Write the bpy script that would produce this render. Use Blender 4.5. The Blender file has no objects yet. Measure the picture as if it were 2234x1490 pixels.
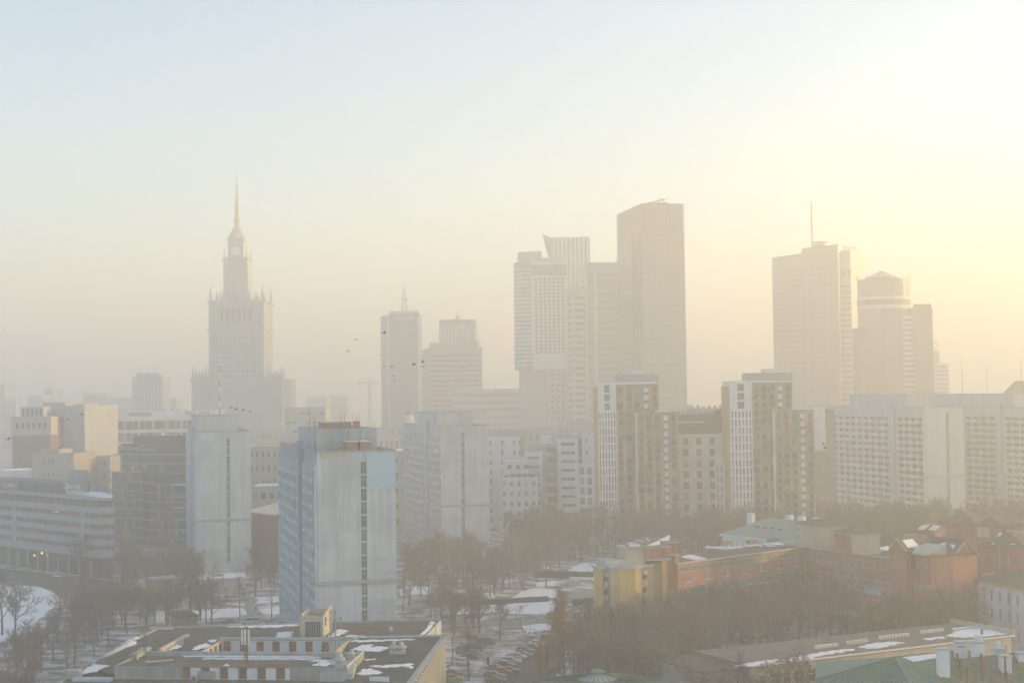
import bpy, bmesh, math, random
from mathutils import Vector, Matrix
random.seed(7)
SC = bpy.context.scene
COL = SC.collection
PI = math.pi
# ------------------------------------------------------------------ camera
PW, PH, FOC = 2234.0, 1490.0, 3200.0      # photograph size and focal length in its pixels
CAMZ = 60.0
PITCH, ROLL = math.atan(112.0 / FOC), -0.013
_F = Vector((0, math.cos(PITCH), math.sin(PITCH)))
_R0 = Vector((1, 0, 0)); _U0 = Vector((0, -math.sin(PITCH), math.cos(PITCH)))
_R = _R0 * math.cos(ROLL) + _U0 * math.sin(ROLL)
_U = _U0 * math.cos(ROLL) - _R0 * math.sin(ROLL)
cam = bpy.data.cameras.new('camera'); camo = bpy.data.objects.new('camera', cam); COL.objects.link(camo)
cam.sensor_width = 36.0; cam.lens = FOC / PW * 36.0; cam.clip_start = 1.0; cam.clip_end = 30000.0
camo.matrix_world = Matrix(((_R.x, _U.x, -_F.x, 0), (_R.y, _U.y, -_F.y, 0), (_R.z, _U.z, -_F.z, CAMZ), (0, 0, 0, 1)))
SC.camera = camo
# ------------------------------------------------------------------ sky, sun, exposure
SUN_AZ, SUN_EL = 78.0, 8.5                # degrees right of the view direction, above the horizon
W = bpy.data.worlds.new('World'); SC.world = W; W.use_nodes = True
wn = W.node_tree.nodes; wl = W.node_tree.links
bg = wn['Background']
sky = wn.new('ShaderNodeTexSky'); sky.sky_type = 'NISHITA'; sky.sun_disc = False
sky.sun_elevation = math.radians(SUN_EL); sky.sun_rotation = math.radians(SUN_AZ)
sky.altitude = 100.0; sky.air_density = 1.0; sky.dust_density = 0.0; sky.ozone_density = 2.4
wl.new(sky.outputs[0], bg.inputs[0]); bg.inputs[1].default_value = 0.13
sl = bpy.data.lights.new('sun', 'SUN'); so = bpy.data.objects.new('sun', sl); COL.objects.link(so)
sl.energy = 5.0; sl.angle = math.radians(0.5); sl.color = (1.0, 0.61, 0.13)
_az, _el = math.radians(SUN_AZ), math.radians(SUN_EL)
_sd = Vector((math.sin(_az) * math.cos(_el), math.cos(_az) * math.cos(_el), math.sin(_el)))
so.rotation_euler = _sd.to_track_quat('Z', 'Y').to_euler()
SC.view_settings.view_transform = 'Standard'; SC.view_settings.look = 'None'
SC.view_settings.gamma = 1.0; SC.view_settings.use_curve_mapping = False
SC.view_settings.exposure = 1.54
SC.render.engine = 'CYCLES'
cy = SC.cycles
cy.use_denoising = True
cy.max_bounces = 10; cy.diffuse_bounces = 2; cy.glossy_bounces = 2; cy.transmission_bounces = 2
cy.volume_bounces = 8; cy.transparent_max_bounces = 8; cy.caustics_reflective = False; cy.caustics_refractive = False
HAZE_DENSITY, HAZE_ANISO, HAZE_COLOR = 0.0011, 0.42, (0.985, 0.99, 0.96)
# ------------------------------------------------------------------ helpers
CAMP = Vector((0, 0, CAMZ))
def pix(px, py): return _F * FOC + _R * (px - PW / 2) - _U * (py - PH / 2)
def at(px, py, Y):                        # the point of the sight line through a photo pixel at depth Y
    d = pix(px, py); return CAMP + d * (Y / d.y)
def gnd(px, py, z=0.0):                   # where that sight line meets height z
    d = pix(px, py); return CAMP + d * ((z - CAMZ) / d.z)
MATS = {}
def mat(name, col, var=0.12, scale=0.25, rough=0.85, metal=0.0, streak=0.0, spec=0.3, rand=0.0, col2=None, thr=None, bump=0.0, sharp=0.04, emit=0.0):
    if name in MATS: return MATS[name]
    m = bpy.data.materials.new(name); m.use_nodes = True; nt = m.node_tree; N = nt.nodes; L = nt.links
    p = N['Principled BSDF']; p.inputs['Roughness'].default_value = rough; p.inputs['Metallic'].default_value = metal
    p.inputs['Specular IOR Level'].default_value = spec
    geo = N.new('ShaderNodeNewGeometry')
    nz = N.new('ShaderNodeTexNoise'); nz.inputs['Scale'].default_value = scale; nz.inputs['Detail'].default_value = 5.0; nz.inputs['Roughness'].default_value = 0.62
    L.new(geo.outputs['Position'], nz.inputs['Vector'])
    rp = N.new('ShaderNodeValToRGB')
    c2 = col2 if col2 else tuple(c * (1 - 2.2 * var) for c in col)
    c1 = col if col2 else tuple(min(1, c * (1 + var)) for c in col)
    rp.color_ramp.elements[0].color = (*c2, 1); rp.color_ramp.elements[1].color = (*c1, 1)
    if thr is None: rp.color_ramp.elements[0].position = 0.25; rp.color_ramp.elements[1].position = 0.7
    else: rp.color_ramp.elements[0].position = thr - sharp; rp.color_ramp.elements[1].position = thr + sharp
    L.new(nz.outputs['Fac'], rp.inputs['Fac'])
    out = rp.outputs['Color']
    if streak > 0:                        # vertical run-off stains on walls
        mp = N.new('ShaderNodeMapping'); mp.inputs['Scale'].default_value = (0.9, 0.9, 0.05); L.new(geo.outputs['Position'], mp.inputs['Vector'])
        n2 = N.new('ShaderNodeTexNoise'); n2.inputs['Scale'].default_value = 1.0; n2.inputs['Detail'].default_value = 4.0
        L.new(mp.outputs[0], n2.inputs['Vector'])
        mr = N.new('ShaderNodeMapRange'); mr.inputs[1].default_value = 0.4; mr.inputs[2].default_value = 0.75; mr.inputs[3].default_value = 1.0; mr.inputs[4].default_value = 1.0 - streak
        L.new(n2.outputs['Fac'], mr.inputs[0])
        mx = N.new('ShaderNodeMixRGB'); mx.blend_type = 'MULTIPLY'; mx.inputs[0].default_value = 1.0
        L.new(out, mx.inputs[1]); L.new(mr.outputs[0], mx.inputs[2]); out = mx.outputs[0]
    if rand > 0:                          # each copy a little different
        oi = N.new('ShaderNodeObjectInfo'); mr = N.new('ShaderNodeMapRange')
        mr.inputs[3].default_value = 1.0 - rand; mr.inputs[4].default_value = 1.0 + rand; L.new(oi.outputs['Random'], mr.inputs[0])
        mx = N.new('ShaderNodeMixRGB'); mx.blend_type = 'MULTIPLY'; mx.inputs[0].default_value = 1.0
        L.new(out, mx.inputs[1]); L.new(mr.outputs[0], mx.inputs[2]); out = mx.outputs[0]
    L.new(out, p.inputs['Base Color'])
    if bump > 0:
        b = N.new('ShaderNodeBump'); b.inputs['Strength'].default_value = bump; b.inputs['Distance'].default_value = 0.3
        L.new(nz.outputs['Fac'], b.inputs['Height']); L.new(b.outputs[0], p.inputs['Normal'])
    if emit > 0:
        p.inputs['Emission Color'].default_value = (*col, 1); p.inputs['Emission Strength'].default_value = emit
    MATS[name] = m; return m

class MB:                                 # collects faces, becomes ONE mesh
    def __init__(s): s.v = []; s.f = []; s.m = []
    def quad(s, a, b, c, d, m=0):
        n = len(s.v); s.v += [tuple(a), tuple(b), tuple(c), tuple(d)]; s.f.append((n, n + 1, n + 2, n + 3)); s.m.append(m)
    def poly(s, pts, m=0):
        n = len(s.v); s.v += [tuple(p) for p in pts]; s.f.append(tuple(range(n, n + len(pts)))); s.m.append(m)
    def box(s, x0, x1, y0, y1, z0, z1, m=0):
        if x0 > x1: x0, x1 = x1, x0
        if y0 > y1: y0, y1 = y1, y0
        n = len(s.v)
        s.v += [(x0, y0, z0), (x1, y0, z0), (x1, y1, z0), (x0, y1, z0), (x0, y0, z1), (x1, y0, z1), (x1, y1, z1), (x0, y1, z1)]
        for q in ((0, 3, 2, 1), (4, 5, 6, 7), (0, 1, 5, 4), (1, 2, 6, 5), (2, 3, 7, 6), (3, 0, 4, 7)):
            s.f.append(tuple(n + i for i in q)); s.m.append(m)
        return s
    def prism(s, poly, z0, z1, m=0, mtop=None, taper=None):   # poly CCW; z0/z1 numbers or per-point lists
        k = len(poly); n = len(s.v)
        za = z0 if isinstance(z0, (list, tuple)) else [z0] * k; zb = z1 if isinstance(z1, (list, tuple)) else [z1] * k
        top = taper if taper else poly
        s.v += [(p[0], p[1], za[i]) for i, p in enumerate(poly)] + [(p[0], p[1], zb[i]) for i, p in enumerate(top)]
        s.f.append(tuple(n + i for i in reversed(range(k)))); s.m.append(m)
        s.f.append(tuple(n + k + i for i in range(k))); s.m.append(m if mtop is None else mtop)
        for i in range(k):
            j = (i + 1) % k; s.f.append((n + i, n + j, n + k + j, n + k + i)); s.m.append(m)
        return s
    def ring(s, c, r, z, k): return [(c[0] + r * math.cos(2 * PI * i / k), c[1] + r * math.sin(2 * PI * i / k), z) for i in range(k)]
    def lathe(s, c, prof, k=12, m=0):     # prof: list of (radius, z)
        n = len(s.v)
        for r, z in prof: s.v += s.ring(c, r, z, k)
        for j in range(len(prof) - 1):
            for i in range(k):
                i2 = (i + 1) % k; s.f.append((n + j * k + i, n + j * k + i2, n + (j + 1) * k + i2, n + (j + 1) * k + i)); s.m.append(m)
        s.f.append(tuple(n + i for i in reversed(range(k)))); s.m.append(m)
        s.f.append(tuple(n + (len(prof) - 1) * k + i for i in range(k))); s.m.append(m)
        return s
    def tube(s, a, b, r0, r1=None, k=4, m=0):
        a = Vector(a); b = Vector(b); r1 = r0 if r1 is None else r1; d = b - a
        if d.length < 1e-6: return s
        d.normalize(); x = d.orthogonal().normalized(); y = d.cross(x); n = len(s.v)
        for (p, r) in ((a, r0), (b, r1)):
            for i in range(k):
                t = 2 * PI * i / k; s.v.append(tuple(p + x * (r * math.cos(t)) + y * (r * math.sin(t))))
        for i in range(k):
            j = (i + 1) % k; s.f.append((n + i, n + j, n + k + j, n + k + i)); s.m.append(m)
        s.f.append(tuple(n + i for i in reversed(range(k)))); s.m.append(m); s.f.append(tuple(n + k + i for i in range(k))); s.m.append(m)
        return s
    def path(s, pts, r, k=4, m=0):
        for a, b in zip(pts, pts[1:]): s.tube(a, b, r, r, k, m)
        return s
    def mesh(s, name, mats):
        me = bpy.data.meshes.new(name); me.from_pydata(s.v, [], s.f)
        for m in (mats if isinstance(mats, (list, tuple)) else [mats]): me.materials.append(m)
        if any(s.m): me.polygons.foreach_set('material_index', s.m)
        me.update(); return me
    def build(s, name, mats, parent=None, loc=(0, 0, 0), rz=0.0): return link(name, s.mesh(name, mats), parent, loc, rz)
def link(name, me, parent=None, loc=(0, 0, 0), rz=0.0, sc=None):
    o = bpy.data.objects.new(name, me); COL.objects.link(o); o.parent = parent; o.location = loc
    if rz: o.rotation_euler = (0, 0, rz)
    if sc: o.scale = sc
    return o
def tag(o, label=None, cat=None, group=None, kind=None):
    if label: o['label'] = label
    if cat: o['category'] = cat
    if group: o['group'] = group
    if kind: o['kind'] = kind
    return o
def thing(name, label, cat, loc=(0, 0, 0), rz=0.0, group=None): return tag(link(name, None, None, loc, rz), label, cat, group)
def copy_tree(o, parent=None):
    c = o.copy(); COL.objects.link(c); c.parent = parent
    for ch in list(o.children): copy_tree(ch, c)
    return c
class Bld:                                # a building with its own ground frame: u to the right, v away from the camera
    def __init__(s, name, label, cat, A, B, group=None, ang=None):
        a = at(*A); s.o = Vector((a.x, a.y, 0))
        if ang is None:
            b = at(*B); t = math.atan2(b.y - a.y, b.x - a.x)
        else: t = math.radians(ang)
        s.t = t; s.u = Vector((math.cos(t), math.sin(t), 0)); s.v = Vector((-math.sin(t), math.cos(t), 0))
        s.root = thing(name, label, cat, (a.x, a.y, 0), t, group)
        s.L = s.F(B[0], B[1])[0]
    def F(s, px, py, v=0.0):              # pixel on the plane v = const -> (u, z)
        d = pix(px, py); q = CAMP - (s.o + s.v * v); k = -q.dot(s.v) / d.dot(s.v); p = CAMP + d * k - s.o
        return p.dot(s.u), p.z
    def S(s, px, py, u=0.0):              # pixel on the plane u = const -> (v, z)
        d = pix(px, py); q = CAMP - (s.o + s.u * u); k = -q.dot(s.u) / d.dot(s.u); p = CAMP + d * k - s.o
        return p.dot(s.v), p.z
    def pz(s, px, py, z):                  # pixel on the height z -> (u, v)
        p = gnd(px, py, z) - s.o; return p.dot(s.u), p.dot(s.v)
    def box(s, name, m, u0, u1, v0, v1, z0, z1, parent=None): return MB().box(u0, u1, v0, v1, z0, z1).build(name, m, parent or s.root)
def facade(mb, P, U, Lu, z0, z1, cols, rows, depth=0.25, m=0, skip=None, mr=None):
    """wall sheet with real openings: cols/rows are intervals; returns the openings (u0,u1,za,zb)"""
    N = (U[1], -U[0]); mr = m if mr is None else mr
    ub = sorted(set([0.0, Lu] + [x for c in cols for x in c])); zb = sorted(set([z0, z1] + [x for r in rows for x in r]))
    cset = {(round(a, 4), round(b, 4)): i for i, (a, b) in enumerate(cols)}; rset = {(round(a, 4), round(b, 4)): i for i, (a, b) in enumerate(rows)}
    def p(u, z, d=0.0): return (P[0] + U[0] * u - N[0] * d, P[1] + U[1] * u - N[1] * d, z)
    out = []
    for za, zc in zip(zb, zb[1:]):
        j = rset.get((round(za, 4), round(zc, 4)))
        if j is None:
            mb.quad(p(0, za), p(Lu, za), p(Lu, zc), p(0, zc), m); continue
        for ua, uc in zip(ub, ub[1:]):
            i = cset.get((round(ua, 4), round(uc, 4)))
            if i is None or (skip and skip(i, j)):
                mb.quad(p(ua, za), p(uc, za), p(uc, zc), p(ua, zc), m); continue
            out.append((ua, uc, za, zc, i, j))
            mb.quad(p(ua, za), p(uc, za), p(uc, za, depth), p(ua, za, depth), mr); mb.quad(p(ua, zc, depth), p(uc, zc, depth), p(uc, zc), p(ua, zc), mr)
            mb.quad(p(ua, za, depth), p(ua, zc, depth), p(ua, zc), p(ua, za), mr); mb.quad(p(uc, za), p(uc, zc), p(uc, zc, depth), p(uc, za, depth), mr)
    return out
_WM = {}; _WR = random.Random(3)
def win_mesh(w, h, style, mats):
    key = (round(w, 2), round(h, 2), style, tuple(m.name for m in mats))
    if key in _WM: return _WM[key]
    mb = MB(); fw = min(0.12, w * 0.10)
    mb.quad((-w / 2, 0, 0), (w / 2, 0, 0), (w / 2, 0, h), (-w / 2, 0, h), 0)
    if style != 'plain':
        for x0, x1, z0, z1 in ((-w / 2, -w / 2 + fw, 0, h), (w / 2 - fw, w / 2, 0, h), (-w / 2 + fw, w / 2 - fw, 0, fw), (-w / 2 + fw, w / 2 - fw, h - fw, h)): mb.box(x0, x1, -0.07, -0.01, z0, z1, 1)
        nm = {'two': 1, 'three': 2, 'tee': 1, 'cross': 1}.get(style, 0)
        for i in range(nm):
            x = -w / 2 + w * (i + 1) / (nm + 1); mb.box(x - fw / 2, x + fw / 2, -0.068, -0.01, fw, h - fw, 1)
        if style in ('tee', 'cross'): mb.box(-w / 2 + fw, w / 2 - fw, -0.066, -0.01, h * 0.62, h * 0.62 + fw, 1)
    me = mb.mesh('window', mats); _WM[key] = me; return me
def windows(root, P, U, ops, style='plain', mats=None, depth=0.2, name='window', sill=None, limit=300, stuff='window_rest'):
    N = (U[1], -U[0]); ang = math.atan2(U[1], U[0]); rest = MB()
    for n, (ua, uc, za, zc, i, j) in enumerate(ops):
        u = (ua + uc) / 2; w = uc - ua; h = zc - za
        x = P[0] + U[0] * u - N[0] * depth; y = P[1] + U[1] * u - N[1] * depth
        if n < limit:
            mm = ([pale_blind] + list(mats[1:])) if (mats[0] is MATS.get('window_glass') and _WR.random() < 0.2) else mats
            o = link(name, win_mesh(w, h, style, mm), root, (x, y, za), ang)
            if sill:
                k = ('sill', round(w, 2)); 
                if k not in _WM: _WM[k] = MB().box(-w / 2 - 0.08, w / 2 + 0.08, -0.34, 0.0, -0.09, -0.005).mesh('sill', sill)
                link('sill', _WM[k], o)
        else:
            a = (x - U[0] * w / 2, y - U[1] * w / 2); b = (x + U[0] * w / 2, y + U[1] * w / 2)
            rest.quad((*a, za), (*b, za), (*b, zc), (*a, zc))
    if rest.f: tag(rest.build(stuff, mats[0], root), kind='stuff')
def even(a, b, n, frac, lead=None):      # n intervals of relative width frac spread over [a, b]
    p = (b - a) / n; return [(a + p * (i + 0.5 - frac / 2), a + p * (i + 0.5 + frac / 2)) for i in range(n)]
def faces(b, D): return {'F': ((0, 0), (1, 0), b.L), 'L': ((0, D), (0, -1), D), 'R': ((b.L, 0), (0, 1), D), 'B': ((b.L, D), (-1, 0), b.L)}
# ------------------------------------------------------------------ materials
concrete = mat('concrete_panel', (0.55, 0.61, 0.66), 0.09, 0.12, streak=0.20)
concrete_pc = mat('precast_panel', (0.55, 0.61, 0.66), 0.09, 0.12, streak=0.22, rand=0.07)
concrete_d = mat('dark_concrete', (0.40, 0.42, 0.43), 0.12, 0.3, streak=0.2)
panel_blue = mat('pale_blue_render', (0.45, 0.60, 0.72), 0.05, 0.1)
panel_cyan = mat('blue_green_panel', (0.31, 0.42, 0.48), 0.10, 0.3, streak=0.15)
white_r = mat('white_render', (0.76, 0.79, 0.82), 0.06, 0.15, streak=0.10)
cream_r = mat('cream_render', (0.54, 0.48, 0.39), 0.08, 0.2, streak=0.12)
grey_r = mat('grey_render', (0.48, 0.50, 0.51), 0.08, 0.2, streak=0.12)
stone = mat('pale_stone', (0.33, 0.38, 0.41), 0.10, 0.1, streak=0.1)
brick_red = mat('red_brick_render', (0.44, 0.20, 0.15), 0.12, 0.35, streak=0.12)
brick_old = mat('old_brown_brick', (0.23, 0.16, 0.13), 0.12, 0.5)
orange_p = mat('orange_panel', (0.48, 0.34, 0.18), 0.10, 0.3)
yellow_r = mat('yellow_render', (0.62, 0.44, 0.16), 0.08, 0.25, streak=0.1)
glass = mat('window_glass', (0.055, 0.07, 0.08), 0.2, 0.3, rough=0.12, spec=0.6, rand=0.55)
glass_g = mat('green_glass', (0.07, 0.10, 0.10), 0.15, 0.2, rough=0.10, spec=0.7, rand=0.4)
glass_b = mat('curtain_wall_glass', (0.12, 0.17, 0.19), 0.15, 0.05, rough=0.15, spec=0.7)
glass_w = mat('pale_curtain_glass', (0.19, 0.24, 0.26), 0.12, 0.05, rough=0.2, spec=0.7)
blind = mat('window_with_blinds', (0.13, 0.14, 0.14), 0.3, 0.6, rough=0.4, rand=0.6)
pale_blind = mat('pale_blind', (0.30, 0.30, 0.28), 0.15, 0.8, rough=0.6, rand=0.4)
frame_w = mat('white_frame', (0.72, 0.73, 0.74), 0.04, 1.0, rough=0.6)
frame_d = mat('dark_frame', (0.07, 0.075, 0.08), 0.1, 1.0, rough=0.5)
metal_g = mat('grey_metal', (0.34, 0.37, 0.38), 0.10, 0.8, rough=0.45, metal=0.3)
zinc = mat('zinc_gutter', (0.42, 0.50, 0.50), 0.08, 0.8, rough=0.5, metal=0.2)
rust = mat('rusty_metal', (0.20, 0.115, 0.07), 0.25, 1.5, rough=0.8)
felt = mat('roof_felt', (0.11, 0.098, 0.082), 0.25, 0.35, rough=0.95, bump=0.1)
felt_d = mat('dark_roof_felt', (0.075, 0.076, 0.07), 0.25, 0.3, rough=0.95)
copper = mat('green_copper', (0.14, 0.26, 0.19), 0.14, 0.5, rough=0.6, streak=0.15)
copper_b = mat('browned_copper', (0.16, 0.17, 0.12), 0.25, 0.7, rough=0.7)
tile_br = mat('brown_roof_sheet', (0.13, 0.12, 0.09), 0.2, 0.6, rough=0.8)
snow = mat('snow', (0.84, 0.87, 0.90), 0.04, 0.6, rough=0.7, bump=0.25)
snow_dirty = mat('trodden_snow', (0.66, 0.67, 0.68), 0.05, 0.16, rough=0.9, col2=(0.13, 0.105, 0.08), thr=0.52, sharp=0.10)
asphalt = mat('asphalt', (0.075, 0.077, 0.078), 0.2, 0.3, rough=0.9, bump=0.05)
paving = mat('pale_paving', (0.27, 0.265, 0.25), 0.12, 0.3, rough=0.9)
bark = mat('bark', (0.10, 0.085, 0.07), 0.25, 1.2, rough=0.95, rand=0.2)
twig = mat('twigs', (0.18, 0.145, 0.12), 0.2, 0.6, rough=0.95, rand=0.22)
twig_y = mat('poplar_twigs', (0.30, 0.185, 0.075), 0.2, 0.6, rough=0.95, rand=0.15)
post_red = mat('weathered_red', (0.30, 0.10, 0.08), 0.2, 2.0)
red_p = mat('red_paint', (0.45, 0.05, 0.04), 0.1, 1.0, rough=0.5)
white_p = mat('white_paint', (0.75, 0.75, 0.74), 0.05, 1.0, rough=0.5)
black_p = mat('black_paint', (0.03, 0.03, 0.032), 0.1, 1.0, rough=0.5)
lit_win = mat('lit_window', (1.0, 0.55, 0.12), 0.3, 1.2, emit=1.2)
# ------------------------------------------------------------------ ground and air
GX, GY0, GY1 = 4200.0, -240.0, 7000.0
g = MB(); g.quad((-GX, GY0, 0), (GX, GY0, 0), (GX, GY1, 0), (-GX, GY1, 0))
tag(g.build('ground', snow_dirty), kind='structure')
hz = MB().box(-GX - 60, GX + 60, GY0 - 60, GY1 + 60, -1.0, 256.0).build('haze', None); tag(hz, kind='stuff')
hm = bpy.data.materials.new('haze_air'); hm.use_nodes = True
hm.node_tree.nodes.remove(hm.node_tree.nodes['Principled BSDF'])
pv = hm.node_tree.nodes.new('ShaderNodeVolumePrincipled')
pv.inputs['Density'].default_value = HAZE_DENSITY; pv.inputs['Anisotropy'].default_value = HAZE_ANISO; pv.inputs['Color'].default_value = (*HAZE_COLOR, 1)
hm.node_tree.links.new(pv.outputs[0], hm.node_tree.nodes['Material Output'].inputs['Volume'])
hz.data.materials.clear(); hz.data.materials.append(hm)
# ------------------------------------------------------------------ far skyline
def mast(name, label, p, z0, z1, r=0.25, colr=None, rings=0, cat='mast', group=None, stripes=False):
    t = thing(name, label, cat, (p[0], p[1], z0), 0, group); h = z1 - z0
    if stripes:
        n = 7
        for i in range(n): MB().lathe((0, 0), [(r * (1 - 0.06 * i), h * i / n), (r * (1 - 0.06 * (i + 1)), h * (i + 1) / n)], 6).build('section', [red_p, white_p][i % 2], t)
    else: MB().lathe((0, 0), [(r, 0), (r * 0.45, h)], 6).build('pole', colr or metal_g, t)
    for i in range(rings): MB().box(-r * 3.2, r * 3.2, -0.12, 0.12, h * (0.35 + 0.55 * i / max(1, rings)), h * (0.35 + 0.55 * i / max(1, rings)) + 0.25).build('crossbar', metal_g, t)
    return t
# --- the stepped stone palace with the spire
b = Bld('palace_tower', 'tall stepped stone palace with clock and needle spire on the left', 'palace', (418, 880, 1200), (616, 880, 1200))
R = b.root; L = b.L
def pal_tier(x0, x1, ytop, ybot, dv, cornice=True, ribs=0, name='tier'):
    u0, z1 = b.F(x0, ytop, dv); u1, _ = b.F(x1, ytop, dv); z0 = 0 if ybot is None else b.F(x0, ybot, dv)[1]
    w = u1 - u0; mb = MB().box(u0, u1, dv, dv + w, z0, z1)
    t = mb.build(name, stone, R)
    if cornice: MB().box(u0 - 1.2, u1 + 1.2, dv - 1.2, dv + w + 1.2, z1 - 2.4, z1 - 1.0).build('cornice', stone, t)
    rb = w / max(1, ribs)
    for i in range(ribs):
        x = u0 + rb * (i + 0.5)
        o = MB().box(x - rb * 0.24, x + rb * 0.24, dv - 0.5, dv + 0.01, z0 + (z1 - z0) * 0.02, z1 - 3.5).build('pilaster', stone, t)
    return t, u0, u1, z0, z1, w
def pinnacles(t, u0, u1, dv, w, z, h, n, r):
    me = MB().lathe((0, 0), [(r, 0), (r, h * 0.4), (r * 0.6, h * 0.45), (r * 0.55, h * 0.65), (0.12, h)], 5).mesh('pinnacle', stone)
    for i in range(n):
        u = u0 + r + (u1 - u0 - 2 * r) * i / (n - 1)
        hh = 1.0 if i in (0, n - 1) else 0.62
        for v in (dv + r, dv + w - r):
            link('pinnacle', me, t, (u, v, z), 0, (1, 1, hh))
t, u0, u1, z0, z1, w = pal_tier(455, 575, 655, None, 40, True, 13, 'main_shaft')
winm = MB()
for j in range(21):
    for i in range(14):
        uu = u0 + w * i / 13
        if 0 < i < 13: winm.quad((uu - 0.75, 39.97, 28 + j * 4.0), (uu + 0.75, 39.97, 28 + j * 4.0), (uu + 0.75, 39.97, 30.2 + j * 4.0), (uu - 0.75, 39.97, 30.2 + j * 4.0))
tag(winm.build('windows', glass, t), kind='stuff')
MB().box(u0 - 1.5, u1 + 1.5, 38.5, 41 + w, z1 - 26, z1 - 24.5).build('string_course', stone, t)
for i in range(6): 
    uu = u0 + w * (0.24 + 0.104 * i); MB().box(uu - 1.3, uu + 1.3, 39.2, 40.2, z1 - 19, z1 - 7).build('tall_window', glass, t)
pinnacles(t, u0, u1, 40, w, z1, 13, 9, 1.3)
t2, a0, a1, c0, c1, w2 = pal_tier(487, 540, 562, 655, 58, True, 5, 'upper_tier'); pinnacles(t2, a0, a1, 58, w2, c1, 9, 4, 0.8)
t3, d0, d1, e0, e1, w3 = pal_tier(497, 531, 520, 562, 63, True, 0, 'clock_tier'); pinnacles(t3, d0, d1, 63, w3, e1, 5, 2, 0.7)
cu, cz = b.F(514, 548, 62.8)
cf = MB().lathe((0, 0), [(3.9, 0), (3.9, 0.3)], 20).build('clock_face', white_r, t3); cf.location = (cu, 63.0, cz); cf.rotation_euler = (PI / 2, 0, 0)
hd = MB(); hd.box(-0.25, 0.25, 0, 2.2, 0.32, 0.4); hd.box(-3.2, 0.2, -0.25, 0.2, 0.42, 0.5); hd.build('clock_hands', black_p, cf)
mu = (d0 + d1) / 2; mv = 63 + w3 / 2
zt = [b.F(514, y, mv)[1] for y in (520, 505, 496, 490, 484, 478, 470)]
MB().lathe((mu, mv), [(w3 * 0.56, zt[0]), (w3 * 0.36, zt[1]), (w3 * 0.2, zt[2]), (w3 * 0.15, zt[3]), (3.0, zt[4]), (3.0, zt[5]), (1.4, zt[6])], 8).build('spire_base', stone, R)
ztip = b.F(512, 388, mv)[1]
sp = MB().lathe((mu, mv), [(1.3, zt[6]), (0.9, zt[6] + (ztip - zt[6]) * 0.5), (0.35, ztip)], 6).build('spire', mat('spire_grey', (0.22, 0.24, 0.25)), R)
for i in range(8):
    z = zt[6] + (ztip - zt[6]) * (0.05 + 0.075 * i); MB().lathe((mu, mv), [(2.6 - 0.2 * i, z), (2.6 - 0.2 * i, z + 0.7)], 8).build('spire_ring', mat('spire_grey', (0.22, 0.24, 0.25)), sp)
t4, f0, f1, _, g1, w4 = pal_tier(418, 616, 828, None, 0, True, 0, 'lower_block')
for (xa, xb, dv) in ((418, 452, -3), (580, 616, -3), (470, 560, -6)):
    tt, q0, q1, _, qz, qw = pal_tier(xa, xb, 822 if dv == -3 else 900, None, dv, True, 4 if dv == -3 else 8, 'side_tower' if dv == -3 else 'portico')
    if dv == -3: pinnacles(tt, q0, q1, dv, qw, qz, 9, 5, 0.9)
# --- generic far block: glass or stone core, floor bands, mullions
def far_block(name, label, A, B, top, D, m_core, bands=0, m_band=None, bh=0.45, ribs=0, m_rib=None, cat='skyscraper', zlo=4.0, crown=None, group=None, ang=None, proud=0.25):
    b = Bld(name, label, cat, A, B, group, ang); z1 = b.F(*top)[1]
    MB().box(0, b.L, 0, D, 0, z1).build('wall', m_core, b.root)
    if bands:
        p = (z1 - zlo) / bands; me = MB().box(-proud, b.L + proud, -proud, D + proud, 0, p * bh).mesh('floor_band', m_band or grey_r)
        for i in range(bands): link('floor_band', me, b.root, (0, 0, zlo + p * (i + 0.5)))
    if ribs:
        p = b.L / ribs; me = MB().box(-p * 0.18, p * 0.18, -proud - 0.2, 0.02, 0, z1 - 1).mesh('mullion', m_rib or grey_r)
        for i in range(ribs): link('mullion', me, b.root, (p * (i + 0.5), 0, 0.5))
    b.z1 = z1; b.D = D
    return b
# office tower with lattice mast
b = far_block('office_tower', 'plain dark slab tower with a lattice mast on its flat roof', (848, 880, 1320), (918, 880, 1320), (918, 684), 34, glass_w, 34, mat('dull_band2', (0.26, 0.28, 0.28)), 0.3, 0)
l0 = MB().prism([(-7.4, 10), (0, 0), (0, 34), (-7.4, 34)], 0, b.z1 - 1.5); l0.build('chamfered_side', glass_w, b.root)
MB().box(-0.4, 0.6, -0.5, 0.3, 0, b.z1).build('edge_strip', white_r, b.root); MB().box(b.L - 2.2, b.L + 0.3, -0.5, 0.2, 0, b.z1 - 2).build('edge_strip', white_r, b.root)
MB().box(1, b.L - 1, 1, 33, b.z1, b.z1 + 2.4).build('plant_room', grey_r, b.root)
u, z = b.F(882, 620, 15); zb = b.z1 + 2.4; m = MB()
for dx, dy in ((-1, -1), (1, -1), (1, 1), (-1, 1)): m.tube((u + dx * 2.6, 15 + dy * 2.6, zb), (u + dx * 0.7, 15 + dy * 0.7, zb + (z - zb) * 0.78), 0.35, 0.28, 4)
for i in range(9):
    k = i / 9; r = 2.6 - 1.9 * k; zz = zb + (z - zb) * 0.78 * k; r2 = 2.6 - 1.9 * (k + 1 / 9); zc = zb + (z - zb) * 0.78 * (k + 1 / 9)
    m.tube((u - r, 15 - r, zz), (u + r2, 15 - r2, zc), 0.2); m.tube((u + r, 15 - r, zz), (u - r2, 15 - r2, zc), 0.2)
m.tube((u, 15, zb + (z - zb) * 0.7), (u, 15, z), 0.5, 0.2, 6); m.lathe((u, 15), [(3.4, zb + (z - zb) * 0.42), (3.4, zb + (z - zb) * 0.46)], 8)
m.build('lattice_mast', metal_g, b.root)
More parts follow.
